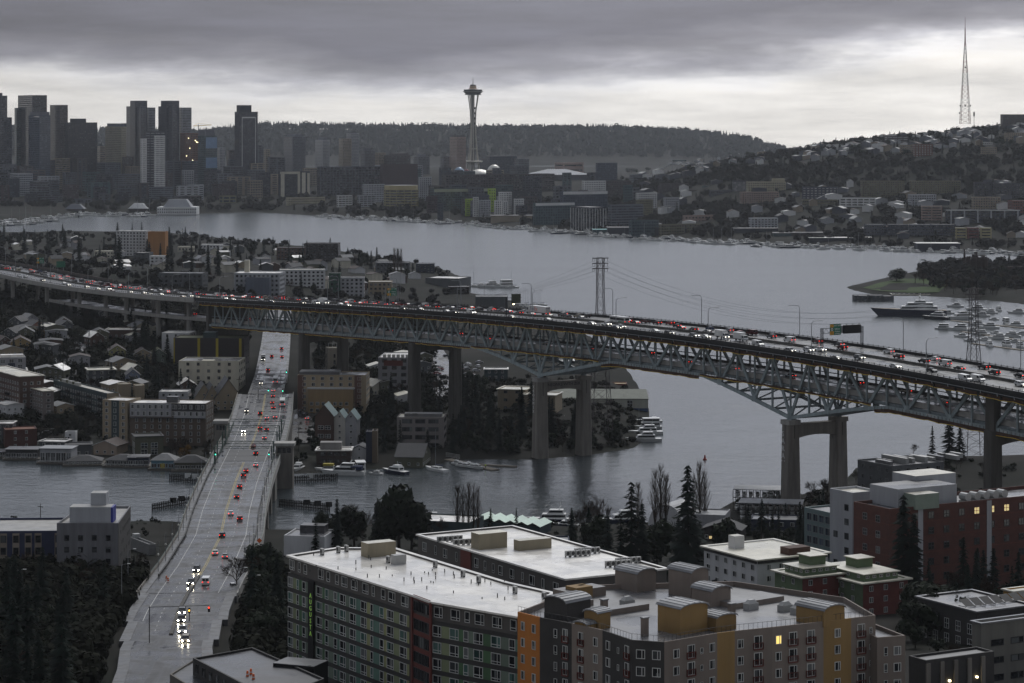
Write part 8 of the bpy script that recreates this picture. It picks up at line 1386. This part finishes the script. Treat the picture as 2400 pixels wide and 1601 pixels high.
mass('point_undergrowth', 'dark undergrowth on the wooded point', scatter(900, 1000, 1530, lambda p, r: 1150 + r * 260, 1.2, 3.5), MATS['undergrowth'], 0)
mass('near_undergrowth', 'dark shrubs on the near bank', scatter(1700, -60, 2450, lambda p, r: 560 + r * 400, .9, 2.6, lambda p, Y: np.where((np.abs((p - 1200) / F * Y - np.interp(Y, _ub[:, 1], _ub[:, 0])) < 24) | ((p > 660) & (Y < 700)), 0, .8)), MATS['undergrowth'], 0)
mass('freeway_undergrowth', 'shrubs and small trees beyond the freeway', scatter(1700, -60, 1050, lambda p, r: 1780 + r * 1450, 2.5, 7), M_WOOD, .2)
mass('park_woods', 'dark leafless woods behind the green point', scatter(420, 2160, 2520, lambda p, r: 2220 + r * 380, 5, 11, lambda p, Y: np.where((p < 2230) & (Y < 2330), .15, 1)), M_WOOD, .1)
mass('slope_thicket', 'dark thicket under the trees of the lower left slope', scatter(1500, -60, 335, lambda p, r: 500 + r * 260, 2, 6.5, lambda p, Y: np.where(np.abs((p - 1200) / F * Y - np.interp(Y, _ub[:, 1], _ub[:, 0])) < 15, 0, 1)), MATS['undergrowth'], .15)
mass('verge_thicket', 'dark thicket beside the divided road', scatter(420, 470, 670, lambda p, r: 560 + r * 190, 2, 6, lambda p, Y: np.where(np.abs((p - 1200) / F * Y - np.interp(Y, _ub[:, 1], _ub[:, 0])) < 17, 0, 1)), MATS['undergrowth'], 0)
for px, py, h, k in ((2165, 1470, 12, 'leaf'), (2190, 1478, 13, 'leaf'), (2215, 1490, 11, 'leaf'), (2240, 1480, 12, 'leaf'), (2150, 1500, 10, 'leaf'), (2262, 1495, 10, 'leaf'), (2330, 1560, 9, 'bare'), (2290, 1580, 9, 'bare'), (2240, 1590, 8, 'bare')): T(k, px, py, h, 'between the lower right buildings')
mass('bank_undergrowth', 'dark shrubs on the near bank below the bridge end', scatter(900, 1850, 2480, lambda p, r: 690 + r * 320, 1.2, 4), MATS['undergrowth'], .05)
# ---------------------------------------------------------------- boats and shore works
M_HULL = mat('white gelcoat', (.68, .68, .66), .35, .08, 1, spec=.5); M_NAVY = mat('navy hull', (.012, .018, .045), .3, .1, 1, spec=.5); M_TEAK = mat('teak deck', (.2, .15, .09), .7, .2, 1); M_CANV = mat('blue canvas', (.015, .025, .07), .8, .1, 1)
def hull(mb, L, W, H, m, z0=-.3, rake=.12, deck=None):
    n = 9; i = len(mb.v); st = []
    for k in range(n):
        f = k / (n - 1); x = -L / 2 + L * f; w = W / 2 * (1 - max(0, (f - .55) / .45) ** 1.8) * (.9 + .1 * min(1, f * 4)); sh = H * (1 + .28 * f * f); xo = L * rake * max(0, f - .6) / .4; st.append([(x, -w * .72, z0), (x + xo, -w, z0 + sh), (x + xo, w, z0 + sh), (x, w * .72, z0)])
    for s in st: mb.v += s
    for k in range(n - 1):
        for a in range(4):
            b = (a + 1) % 4; j = i + 4 * k; mb.f.append((j + a, j + a + 4, j + b + 4, j + b)); mb.m.append(mb.mi(deck if deck and a == 1 else m))
    mb.f.append((i, i + 1, i + 2, i + 3)); mb.m.append(mb.mi(m))
def tier(mb, x0, x1, w, z0, z1, m, slope=.5, band=True):
    i = len(mb.v); s = (z1 - z0) * slope; mb.v += [(x0, -w, z0), (x1, -w, z0), (x1, w, z0), (x0, w, z0), (x0 + .1, -w * .94, z1), (x1 - s, -w * .9, z1), (x1 - s, w * .9, z1), (x0 + .1, w * .94, z1)]
    for q in ((0, 1, 5, 4), (1, 2, 6, 5), (2, 3, 7, 6), (3, 0, 4, 7), (4, 5, 6, 7)): mb.f.append(tuple(i + k for k in q)); mb.m.append(mb.mi(m))
    if band:
        a, b = z0 + (z1 - z0) * .35, z0 + (z1 - z0) * .82; e = .03
        for sg in (-1, 1): mb.face([(x0 + .4, sg * (w * .97 + e), a), (x1 - s * .6, sg * (w * .97 + e), a), (x1 - s * .9, sg * (w * .94 + e), b), (x0 + .4, sg * (w * .95 + e), b)], CARGL)
        mb.face([(x1 - s * .33 + e, -w * .85, a), (x1 - s * .33 + e, w * .85, a), (x1 - s * .8 + e, w * .8, b), (x1 - s * .8 + e, -w * .8, b)], CARGL); mb.face([(x0 - e, -w * .7, a), (x0 - e, w * .7, a), (x0 - e, w * .7, b), (x0 - e, -w * .7, b)], CARGL)
BM = {}
def boat_parts(kind, hm):
    k = (kind, hm.name)
    if k in BM: return BM[k]
    out = []
    def part(n, fn): mb = MB(); fn(mb); out.append((n, mb.mesh(n)))
    if kind == 'cruiser': part('hull', lambda m: hull(m, 11, 3.6, 1.5, hm, deck=M_HULL)); part('cabin', lambda m: tier(m, -2.8, 3.2, 1.45, 1.2, 2.6, M_HULL, .9)); part('flybridge', lambda m: (tier(m, -2.2, .8, 1.2, 2.6, 3.3, M_HULL, .5, False), m.bar((-.6, 0, 3.2), (-.8, 0, 4.6), .06, M_HULL)))
    elif kind == 'yacht': part('hull', lambda m: hull(m, 18, 5, 2.1, hm, deck=M_HULL)); part('cabin', lambda m: tier(m, -5.4, 5.4, 2.1, 1.8, 3.8, M_HULL, .8)); part('upper_deck', lambda m: tier(m, -4.4, 2.2, 1.8, 3.8, 5.4, M_HULL, .7)); part('radar_arch', lambda m: (m.bar((-2.5, -1.4, 5.4), (-3.2, -1, 6.6), .14, M_HULL), m.bar((-2.5, 1.4, 5.4), (-3.2, 1, 6.6), .14, M_HULL), m.bar((-3.2, -1, 6.6), (-3.2, 1, 6.6), .16, M_HULL), m.bar((-3.2, 0, 6.6), (-3.2, 0, 8.4), .05, M_HULL)))
    elif kind == 'superyacht': part('hull', lambda m: hull(m, 46, 9, 4.6, hm, deck=M_TEAK)); part('main_deck', lambda m: tier(m, -17, 9, 3.9, 4.4, 7, M_HULL, .8)); part('bridge_deck', lambda m: tier(m, -14, 5, 3.4, 7, 9.4, M_HULL, .9)); part('sun_deck', lambda m: tier(m, -9, -1, 2.6, 9.4, 11, M_HULL, .9)); part('mast', lambda m: (m.bar((-5, 0, 11), (-5.6, 0, 15.5), .35, M_HULL), m.lathe([(.1, 12.4), (.9, 12.9), (.9, 13.6), (.2, 14.1)], 10, M_HULL, (-5, 1.4)), m.lathe([(.1, 12.4), (.9, 12.9), (.9, 13.6), (.2, 14.1)], 10, M_HULL, (-5, -1.4))))
    elif kind == 'sail': part('hull', lambda m: hull(m, 11, 3.2, 1.3, hm, deck=M_HULL)); part('cabin', lambda m: tier(m, -2.5, 2.4, 1.0, 1.1, 1.75, M_HULL, .8)); part('mast', lambda m: m.bar((.6, 0, 1), (.6, 0, 15.5), .12, M_LAMP, 5, .07)); part('boom', lambda m: (m.bar((.6, 0, 2.3), (-3.8, 0, 2.4), .18, M_CANV, 5), m.bar((.6, 0, 11), (.6, 1.2, 11), .03, M_LAMP), m.bar((.6, 0, 11), (.6, -1.2, 11), .03, M_LAMP)))
    elif kind == 'houseyacht': part('hull', lambda m: hull(m, 15, 5.2, 1.6, hm, rake=.05, deck=M_HULL)); part('lower_deck', lambda m: tier(m, -6.4, 4.6, 2.4, 1.3, 3.6, M_HULL, .25)); part('top_deck', lambda m: tier(m, -6.2, 3.6, 2.3, 3.7, 5.8, M_HULL, .25)); part('canopy', lambda m: m.box(-6.4, 3.4, -2.5, 2.5, 5.8, 6.0, M_HULL))
    BM[k] = out; return out
def boat(kind, px, py, yaw, label, hm=None, s=1.0, z=0.0, group=None, phrase=None, p=None):
    p = p or G(px, py, z); o = thing({'sail': 'sailboat', 'superyacht': 'large_yacht', 'houseyacht': 'tour_boat'}.get(kind, 'motor_yacht'), label, 'sailboat' if kind == 'sail' else 'boat', p, math.radians(yaw), group, phrase); o.scale = (s, s, s)
    for n, me in boat_parts(kind, hm or M_HULL): link(n, me, o)
    return o
boat('cruiser', 699, 1102, -100, 'white cruiser lying bow-on beside the bridge tower'); o = boat('yacht', 808, 1113, 172, 'long white motor cruiser with blue canvas at the canal dock', s=.95); mb = MB(); mb.box(-8, -3, -2, 2, 2.4, 4.2, M_CANV); mb.build('canvas_cover', o)
o = boat('cruiser', 770, 1104, 175, 'yellow-topped boat behind the long white cruiser', s=.9); mb = MB(); mb.box(-2.5, 2.5, -1.6, 1.6, 2.6, 3.6, K_YEL); mb.build('yellow_cabin', o); boat('houseyacht', 844, 1108, 98, 'white double-decked tour boat with rounded stern', s=.85); boat('cruiser', 928, 1110, 140, 'white trawler yacht with navy hull at the dock', M_NAVY, 1.15); boat('sail', 1023, 1104, 130, 'white sailboat with a tall mast at the canal dock', s=1.15); boat('cruiser', 882, 1112, 160, 'small open tender beside the tour boat', s=.55)
for i, (px, py) in enumerate(((1072, 1088), (1082, 1092), (1092, 1094), (1100, 1092), (1110, 1096), (1119, 1097))): boat('cruiser', px, py, -40, 'small white runabout', s=.55, group='rental runabouts on the ramp dock', phrase='on the ramp dock', z=.4)
dock = thing('floating_dock', 'pale floating dock with a pointed arm reaching into the canal', 'dock'); M_DOCK = mat('dock planks', (.22, .19, .15), .8, .2, 1); 
for a, b, w in ((G(1050, 1078), G(1160, 1103), 4), (G(1118, 1090), G(1210, 1095), 2.2)): mb = MB(); mb.sweep([a, b], [(-w / 2, .5), (-w / 2, -.3), (w / 2, -.3), (w / 2, .5)], M_DOCK); mb.build('dock_deck', dock)
mb = MB(); a = G(1045, 1074)
for i in range(4): mb.bar(a + Vector((0, 0, 1 + i * .5)), G(1078, 1080) + Vector((0, 0, 1 + i * .5)), .08, W_WHITE)
mb.build('ramp_rail', dock)
# person in a bright vest on the dock
def person():
    p = G(1138, 1097, .5); o = thing('person', 'person in a bright yellow-green vest standing on the floating dock', 'person', p); mb = MB(); sk = mat('skin', (.35, .22, .16), .7, .05, 1); tr = mat('dark trousers', (.02, .02, .025), .9, .1, 1); vs_ = mat('hi-vis vest', (.45, .7, .03), .8, .05, 1)
    for s in (-1, 1): mb.bar((s * .1, 0, 0), (s * .11, .02, .48), .07, tr, 8, .08); mb.bar((s * .11, .02, .47), (s * .1, 0, .9), .08, tr, 8, .11); mb.bar((s * .1, -.1, .03), (s * .1, .1, .04), .05, tr, 6); mb.bar((s * .22, 0, 1.42), (s * .28, -.03, 1.14), .06, vs_, 6, .05); mb.bar((s * .28, -.03, 1.14), (s * .26, -.16, .92), .05, sk, 6, .035)
    mb.lathe([(.15, .86), (.17, 1.0), (.16, 1.15), (.21, 1.38), (.12, 1.48), (.06, 1.5), (.055, 1.55)], 10, vs_); mb.lathe([(.05, 1.54), (.085, 1.6), (.1, 1.68), (.085, 1.76), (.03, 1.79)], 10, sk); mb.build('body', o); mb = MB(); mb.lathe([(.105, 1.69), (.1, 1.76), (.06, 1.82)], 10, tr); mb.build('hair', o)
person()
# marina on the right
o = boat('superyacht', 2138, 741, 175, 'very large yacht with navy hull and white upper decks', M_NAVY, 1.12); boat('yacht', 2196, 748, 150, 'dark grey yacht beside the very large one', mat('graphite hull', (.03, .032, .038), .3, .1, 1), 1.1); boat('yacht', 2252, 748, 200, 'white motor yacht with swept bow beside the dark grey one', s=1.1)
mr = random.Random(8)
for i, (px, py, k, y) in enumerate(((2209, 772, 'houseyacht', 170), (2250, 774, 'yacht', 165), (2290, 762, 'yacht', 185), (2318, 770, 'yacht', 170), (2300, 785, 'yacht', 160), (2318, 812, 'yacht', 95), (2358, 812, 'yacht', 95), (2390, 814, 'yacht', 98), (2275, 800, 'cruiser', 150), (2340, 795, 'yacht', 165), (2370, 790, 'yacht', 160), (2395, 784, 'cruiser', 170), (2240, 720, 'yacht', 175), (2290, 728, 'yacht', 170), (2320, 735, 'yacht', 172), (2357, 758, 'houseyacht', 95), (2340, 728, 'yacht', 95), (2270, 738, 'cruiser', 175), (2300, 742, 'yacht', 165), (2222, 735, 'cruiser', 170), (2385, 735, 'yacht', 170), (2330, 750, 'cruiser', 165), (2380, 765, 'yacht', 165), (2255, 790, 'cruiser', 170), (2335, 782, 'cruiser', 160), (2308, 798, 'cruiser', 165), (2378, 802, 'cruiser', 170), (2280, 776, 'cruiser', 165))): boat(k, px, py, y, {'yacht': 'white motor yacht', 'cruiser': 'small white cruiser', 'houseyacht': 'boxy white two-deck boat'}[k], s=mr.uniform(.8, 1.1) * .82, group='boats in the right marina', phrase='in the marina beyond the bridge')
for a, b in ((G(2230, 752), G(2400, 770)), (G(2255, 778), G(2400, 800)), (G(2280, 806), G(2400, 822))): mb = MB(); mb.sweep([a, b], [(-1.3, .5), (-1.3, -.3), (1.3, -.3), (1.3, .5)], M_DOCK); o = mb.build('marina_dock'); tag(o, 'plank dock between the moored yachts of the right marina', 'dock', 'marina docks', '')
b = fb(2092, 2198, 700, 726, 'boat_hall', 'boat hall with a striped tan roof behind the very large yacht', 'boat hall', K_BEIGE, R_TAN, 26, 0, wins=(), Y=2180, over=.5)
for i in range(9): b.box(0, 2 + i * 4.2, 3 + i * 4.2, -.4, 26, b.h, b.h + .1, K_PALE, 'roof_rib')
for L_, R_, t_ in ((2002, 2040, 693), (2036, 2070, 692), (2066, 2095, 694)): fb(L_, R_, t_, 714, 'floating_shed', 'dark floating boat shed at the tip of the spit', 'boat shed', K_SLATE, R_GREY, 12, 0, wins=(0,), Y=2110, group='floating sheds at the spit', phrase='', kind='mid', frame=W_GREY)
# old gasworks
gw = thing('gasworks_tower', 'rusty old gasworks towers standing above the park trees', 'gasworks', Vector(((2285 - 1200) / F * 2430, 2430, 2))); M_GW = mat('rusted steel', (.035, .022, .018), .9, .3, .4)
for x, y, r, h in ((-10, 0, 1.0, 25), (-6, 1, 2.6, 18), (-1, 0, 2.9, 20), (4, 2, 2.6, 17), (8, 0, 2.4, 19), (11, 1, 1.6, 16), (2, 6, 2.4, 22), (-4, 5, 2.2, 15)):
    mb = MB(); mb.lathe([(r, 0), (r, h * .8), (r * .7, h * .88), (r * .7, h)], 12, M_GW, (x, y)); mb.build('generator_tower', gw)
mb = MB()
for z in (5, 9, 13, 16): mb.box(-12, 13, -4, -3.6, z, z + .3, M_GW)
for x in range(-12, 14, 3): mb.bar((x, -3.8, 0), (x, -3.8, 17), .16, M_GW); mb.bar((x, -3.8, 5), (x + 3, -3.8, 13), .1, M_GW)
mb.build('scaffold', gw)
for L_, R_, t_ in ((2180, 2250, 645), (2320, 2400, 625)): fb(L_, R_, t_, 660, 'gasworks_shed', 'dark low gasworks shed beside the rusty towers', 'shed', M_GW, M_GW, 14, 0, wins=(), Y=2440, group='gasworks sheds', phrase='')
M_GRASS = mat('wet lawn', (.035, .06, .015), .9, .3, .1, spec=.1); P_ = [GT(a, b_) for a, b_ in ((2022, 676), (2060, 683), (2140, 688), (2200, 686), (2220, 668), (2180, 655), (2110, 654), (2060, 664))]; mb = MB(); mb.face([p + Vector((0, 0, .5)) for p in P_], M_GRASS); mb.build('lawn', kind='structure')
# boats along the far shores (each too small to show its parts)
FB = []
for i in range(6):
    mb = MB(); r = random.Random(i); L = (9, 11, 13, 15, 18, 12)[i]; hull(mb, L, L * .3, 1.5, M_NAVY if i == 4 else M_HULL, deck=M_HULL); tier(mb, -L * .26, L * .24, L * .12, 1.3, 2.9, M_HULL, .9); 
    if i % 2: tier(mb, -L * .2, L * .06, L * .1, 2.9, 4.2, M_HULL, .7)
    if i == 5: mb.bar((1, 0, 1), (1, 0, 15), .12, M_LAMP, 4)
    FB.append(mb.mesh('moored_boat'))
br_ = random.Random(13)
def row(n, x0, x1, yf, spread, phrase, s=1.0):
    for i in range(n):
        px = x0 + (x1 - x0) * (i + br_.random()) / n; py = yf(px) + br_.uniform(0, spread) * (-1 if br_.random() < .6 else .4); p = G(px, py); k = br_.randrange(6); o = link('moored_boat', FB[k], None, p, math.radians(br_.choice((-60, -50, 30, 120, 150, 10)) + br_.uniform(-12, 12))); o.scale = [s * br_.uniform(.8, 1.25)] * 3; tag(o, ('navy-hulled boat' if k == 4 else 'white sailboat' if k == 5 else 'small white boat' if k < 2 else 'white motorboat') + ' moored', 'boat', 'boats moored along the far shore', phrase)
fsh = lambda px: float(np.interp(px, [0, 90, 140, 200, 330, 400, 600, 770, 940, 1110, 1200, 1370, 1540, 1710, 2006, 2400], [527, 522, 512, 507, 508, 506, 501, 511, 519, 528, 538, 551, 562, 574, 585, 598]))
row(34, 0, 130, lambda p: fsh(p) + 1, 8, 'in the far left marina', 1.5); row(24, 130, 350, lambda p: fsh(p), 3, 'left of the armoury hall', 1.5); row(34, 745, 1010, fsh, 5, 'below the round office', 1.25); row(42, 1010, 1300, fsh, 6, 'along the shore right of the round office', 1.15); row(52, 1300, 1700, fsh, 6, 'below the finned building', 1.1); row(46, 1700, 2120, fsh, 6, 'below the hill', 1.15); row(22, 2120, 2400, fsh, 5, 'below the hill at the right', 1.1)
for i, (px, py, k) in enumerate(((1125, 673, 'cruiser'), (1150, 674, 'yacht'), (1165, 674, 'cruiser'), (1183, 673, 'houseyacht'), (1200, 675, 'sail'), (1112, 672, 'sail'))): boat(k, px, py, 200, 'boat in the small cove beyond the bridge', s=1.1, group='boats in the cove beyond the bridge', phrase='')
for i in range(13): boat('sail', 1212 + i * 4.6, 716 + (i % 4) * 4, 200, 'moored sailboat with bare mast', s=.95, group='sailboats behind the bridge', phrase='behind the delivery truck')
for px, py, k in ((1512, 1035, 'yacht'), (1516, 1018, 'yacht'), (1520, 1004, 'houseyacht'), (1530, 990, 'cruiser'), (1500, 990, 'sail'), (1465, 985, 'sail'), (1310, 985, 'cruiser'), (1320, 992, 'cruiser')): boat(k, px, py, 185, {'sail': 'sailboat moored', 'houseyacht': 'boxy work boat moored', 'yacht': 'white yacht moored', 'cruiser': 'white cruiser moored'}[k], s=.85, group='boats at the shipyard', phrase='at the shipyard point')
o = boat('yacht', 1295, 1226, 178, 'dark motor yacht with white hardtop at the near bank', M_NAVY, .95); boat('cruiser', 1330, 1236, 165, 'covered dark boat beside the motor yacht', M_NAVY); boat('yacht', 1460, 1226, 195, 'dark yacht half hidden by bare trees', M_NAVY, .9); boat('cruiser', 1012, 1219, 175, 'small white boat with outboard and orange float at the near bank', s=.9)
o = thing('channel_marker', 'small red channel buoy floating in the canal', 'buoy', G(1652, 1078)); mb = MB(); mb.lathe([(.9, -.3), (.9, .5), (.5, .7), (.3, 2.0), (.1, 2.2)], 10, mat('buoy red', (.3, .02, .015), .6, .1, 1)); mb.build('buoy_body', o)
# boatyard on the near bank
def yard(L, Rr, top, base, wall, roof, label, depth=12, rot=0.0, **k): return fb(L, Rr, top, base, 'boatyard_building', label, 'building', wall, roof, depth, rot, wins=k.pop('wins', (0,)), **k)
b = yard(664, 762, 1256, 1300, B_WHITE, R_GREY, 'white dock building with a wet grey roof beside the drawbridge', 14, math.radians(-10), wins=()); b.box(0, 3, 11, 8, 13, b.h - .4, b.h + 2, R_DARK, 'roof_deck'); yard(968, 1105, 1222, 1262, K_TEAL, R_WHITE, 'long boathouse with a pale grey roof behind the white roofs', 16, math.radians(-16), wins=())
M_GRF = mat('pale green translucent roof', (.3, .45, .36), .4, .1, .5)
for i in range(6):
    p = GT(1118 + i * 26, 1240 + i * 3); o = thing('covered_slip', 'boat slip with pale green ridged roof', 'boat shed', p, math.radians(-20), 'green-roofed boat slips', 'behind the white roofs'); mb = MB(); mb.box(-2.6, 2.6, 0, 12, 0, 3, K_TEAL); mb.build('wall', o); mb = MB(); mb.face([(-2.9, -.4, 3), (0, -.4, 4.4), (0, 12.4, 4.4), (-2.9, 12.4, 3)], M_GRF); mb.face([(0, -.4, 4.4), (2.9, -.4, 3), (2.9, 12.4, 3), (0, 12.4, 4.4)], M_GRF); mb.build('roof', o)
yard(1262, 1335, 1268, 1290, K_NAVY, R_GREY, 'low navy boathouse with one lit window', 10); p = GT(1560, 1235); o = thing('tent_hall', 'large white vaulted boat tent behind bare poplars', 'tent', p, math.radians(-30)); mb = MB(); n = 10; pts = [(-7 * math.cos(math.pi * i / n), 8 * math.sin(math.pi * i / n)) for i in range(n + 1)]
for (x0, z0), (x1, z1) in zip(pts, pts[1:]): mb.face([(x0, 0, z0), (x1, 0, z1), (x1, 16, z1), (x0, 16, z0)], B_WHITE)
mb.face([(x, 0, z) for x, z in pts][::-1], B_WHITE); mb.build('tent_shell', o)
yard(1600, 1700, 1206, 1250, K_LGR, R_METAL, 'grey metal-roofed boatyard workshop', 14, math.radians(-12)); house(1690, 1268, 13, 10, 4.2, 2.4, K_DBRN, K_SHING, math.radians(-15), 'timber waterfront restaurant with warm lights', 'restaurant', 'restaurant'); o = bpy.context.scene.objects['restaurant']; mb = MB(); mb.box(-4, 4, -.1, -.05, .9, 1.8, LITDIM); mb.build('lit_window', o); yard(1760, 1880, 1218, 1252, K_NAVY, R_GREY, 'navy boatyard shed with a flat roof', 12, math.radians(-8))
def racks(L, Rr, top, base, n, label):
    Y = GT((L + Rr) / 2, base).y; k = Y / F; w = (Rr - L) * k; h = (base - top) * k; o = thing('boat_rack', label, 'boat rack', GT((L + Rr) / 2, base), math.radians(-10)); mb = MB(); mb.box(-w / 2, w / 2, 0, 12, h - .3, h, R_METAL); mb.build('roof', o)
    for i in range(n + 1): x = -w / 2 + w * i / n; mb = MB(); mb.box(x - .12, x + .12, 0, .25, 0, h - .3, M_DARK); mb.box(x - .12, x + .12, 11.7, 12, 0, h - .3, M_DARK); mb.build('post', o)
    for lv in range(3):
        z = .4 + lv * (h - 1) / 3
        mb = MB(); mb.box(-w / 2, w / 2, .1, .3, z - .25, z, M_DARK); mb.build('shelf_beam', o)
        for i in range(n):
            if R.random() < .15: continue
            c = o.matrix_world; x = -w / 2 + w * (i + .5) / n; a = o.rotation_euler.z; q = o.location + Vector((x * math.cos(a) - 4 * math.sin(a), x * math.sin(a) + 4 * math.cos(a), z)); t = link('stored_boat', FB[R.randrange(3)], None, q, a + math.radians(-90)); t.scale = (.55, .55, .55); tag(t, 'small boat stored', 'boat', 'boats stored on the racks', 'on the boatyard racks')
racks(1718, 1862, 1148, 1200, 9, 'roofed steel boat rack stacked with small boats'); racks(1730, 1880, 1180, 1222, 9, 'open steel boat rack nearer the navy shed')
# pylons and wires
def pylon(px, base, top, label, arms=True):
    p = GT(px, base); k = p.y / F; H = (base - top) * k; o = thing('pylon', label, 'pylon', p, math.radians(12)); lv = np.linspace(0, H, 15); hw = lambda z: np.interp(z, [0, H * .75, H], [5.2, 1.6, 1.4]); C4 = [(-1, -1), (1, -1), (1, 1), (-1, 1)]; M_P = mat('pylon steel', (.055, .045, .05), .8, .2, .5)
    for i in range(14):
        mb = MB(); z0, z1 = lv[i], lv[i + 1]; a, b = hw(z0), hw(z1)
        for j in range(4): u, v = C4[j], C4[(j + 1) % 4]; mb.bar((u[0] * a, u[1] * a, z0), (u[0] * b, u[1] * b, z1), .17, M_P); mb.bar((u[0] * a, u[1] * a, z0), (v[0] * b, v[1] * b, z1), .08, M_P); mb.bar((v[0] * a, v[1] * a, z0), (u[0] * b, u[1] * b, z1), .08, M_P); mb.bar((u[0] * b, u[1] * b, z1), (v[0] * b, v[1] * b, z1), .08, M_P)
        mb.build('lattice_section', o)
    for z in (H - .2, H - 2.6, H - 5.0):
        mb = MB(); mb.box(-3.8, 3.8, -.25, .25, z - .2, z + .2, M_P); ar = mb.build('cross_arm', o)
        for x in (-3.6, -2.6, 2.0, 3.4): mb = MB(); mb.bar((x, 0, z - .2), (x, 0, z - 1.5), .1, M_P, 5); mb.build('insulator', ar)
    return o, H
p1, H1 = pylon(1407, 1036, 604, 'tall lattice power pylon rising behind the middle of the bridge'); p2, H2 = pylon(2282, 1072, 676, 'tall lattice power pylon rising behind the right end of the bridge')
def wire(a, b, sag, n=14):
    mb = MB(); P = [a + (b - a) * i / n + Vector((0, 0, -4 * sag * (i / n) * (1 - i / n))) for i in range(n + 1)]
    for u, v in zip(P, P[1:]): mb.bar(u, v, .035, M_DARK, 3)
    return mb
wr = thing('power_lines', 'thin power cables sagging between the pylons and the shore', 'power lines', p1.location)
for dz in (0, 2.4, 4.8):
    for dx in (-3.4, 3.2): wire(Vector((dx, 0, H1 - 1.6 - dz)), p2.location - p1.location + Vector((dx, 0, H2 - 1.6 - dz)), 16).build('cable', wr); wire(Vector((dx, 0, H1 - 1.6 - dz)), GT(1030, 740) - p1.location + Vector((dx, 0, 12 + dz)), 6).build('cable', wr)
# utility poles
mb = MB(); mb.bar((0, 0, 0), (0, 0, 12), .16, M_BARK, 6, .1); me_up = mb.mesh('pole'); mb = MB(); mb.box(-1.3, 1.3, -.08, .08, 10.9, 11.1, M_BARK); me_ua = mb.mesh('cross_arm')
for px, py in ((148, 905), (330, 885), (112, 1000), (255, 890), (433, 580), (507, 585), (590, 590), (668, 600), (860, 640), (880, 660), (95, 1265), (668, 950), (676, 985), (860, 955), (1040, 980), (700, 1060), (1135, 700), (560, 940), (130, 760), (305, 800), (2285, 1330), (2335, 1340), (1785, 1290), (1800, 1260), (380, 640), (240, 640)):
    o = thing('utility_pole', 'wooden utility pole with a cross arm', 'utility pole', GT(px, py), math.radians(R.uniform(-40, 40)), 'utility poles', 'standing in the neighbourhood'); link('pole', me_up, o); link('cross_arm', me_ua, o)
for px, py, h in ((938, 690, 20), (300, 1380, 11), (285, 1440, 13), (560, 1410, 9), (590, 1430, 9), (40, 1440, 11), (780, 1590, 9), (880, 1600, 10)):
    o = thing('street_lamp', 'grey street lamp with a short arm', 'street lamp', GT(px, py), math.radians(-90), 'street lamps on the ground', 'beside the streets'); mb = MB(); mb.bar((0, 0, 0), (0, 0, h), .12, M_LAMP, 6, .08); mb.bar((0, 0, h), (0, 1.8, h + .3), .06, M_LAMP); mb.build('pole', o); mb = MB(); mb.box(-.15, .15, 1.5, 2.3, h + .2, h + .36, M_WHITE); mb.build('lamp_head', o)
# roadworks
M_CONE = mat('safety orange', (.75, .13, .02), .6, .1, 1); mb = MB(); mb.lathe([(.28, 0), (.26, .3)], 10, M_CONE); mb.lathe([(.26, .3), (.24, .5)], 10, M_WHITE); mb.lathe([(.24, .5), (.2, .85), (.18, 1.0)], 10, M_CONE); me_cone = mb.mesh('traffic_barrel')
for px, py, z in ((372, 1483, 24.2), (385, 1485, 24.2), (393, 1492, 24.6), (402, 1502, 25.1), (379, 1538, 27), (394, 1362, 19), (390, 1358, 18.8)): tag(link('traffic_barrel', me_cone, None, G(px, py, z)), 'orange and white traffic barrel on the road', 'traffic barrel', 'traffic barrels at the junction', 'at the junction')
for px, py in ((580, 1585), (588, 1580), (594, 1592)): tag(link('traffic_barrel', me_cone, None, G(px, py, 47.6)), 'orange traffic barrel standing', 'traffic barrel', 'barrels on the dark roof', 'on the wet dark roof')
o = thing('road_sign', 'orange diamond roadworks sign on the drawbridge sidewalk', 'sign', ub(802, 14, .2)); mb = MB(); mb.bar((0, 0, 0), (0, 0, 1.6), .05, M_DARK); mb.build('post', o); mb = MB(); mb.face([(0, -.1, 1.0), (.85, -.1, 1.85), (0, -.1, 2.7), (-.85, -.1, 1.85)], M_CONE); mb.build('sign_face', o)
for px, py, k in ((2225, 1362, 'truck'), (2300, 1362, 'van')): vehicle(k, 'white', GT(px, py, .3), math.radians(190), 'white ' + ('work truck' if k == 'truck' else 'van') + ' parked beside the brick building', 'vehicles by the brick building', None)
# ---------------------------------------------------------------- air
me = bpy.data.meshes.new('haze'); x0, x1, y0, y1, z0, z1 = -4700, 4700, -250, 12800, -12, 345
me.from_pydata([(x0, y0, z0), (x1, y0, z0), (x1, y1, z0), (x0, y1, z0), (x0, y0, z1), (x1, y0, z1), (x1, y1, z1), (x0, y1, z1)], [], [(3, 2, 1, 0), (4, 5, 6, 7), (0, 1, 5, 4), (1, 2, 6, 5), (2, 3, 7, 6), (3, 0, 4, 7)])
hm_ = bpy.data.materials.new('haze'); hm_.use_nodes = True; N = hm_.node_tree.nodes; N.remove(N['Principled BSDF']); pv = N.new('ShaderNodeVolumePrincipled'); pv.inputs['Color'].default_value = (.88, .93, 1.0, 1); pv.inputs['Density'].default_value = HAZE; pv.inputs['Anisotropy'].default_value = .5; hm_.node_tree.links.new(pv.outputs[0], N['Material Output'].inputs['Volume']); me.materials.append(hm_); link('haze', me, kind='stuff')
flush_text()
finish_labels()
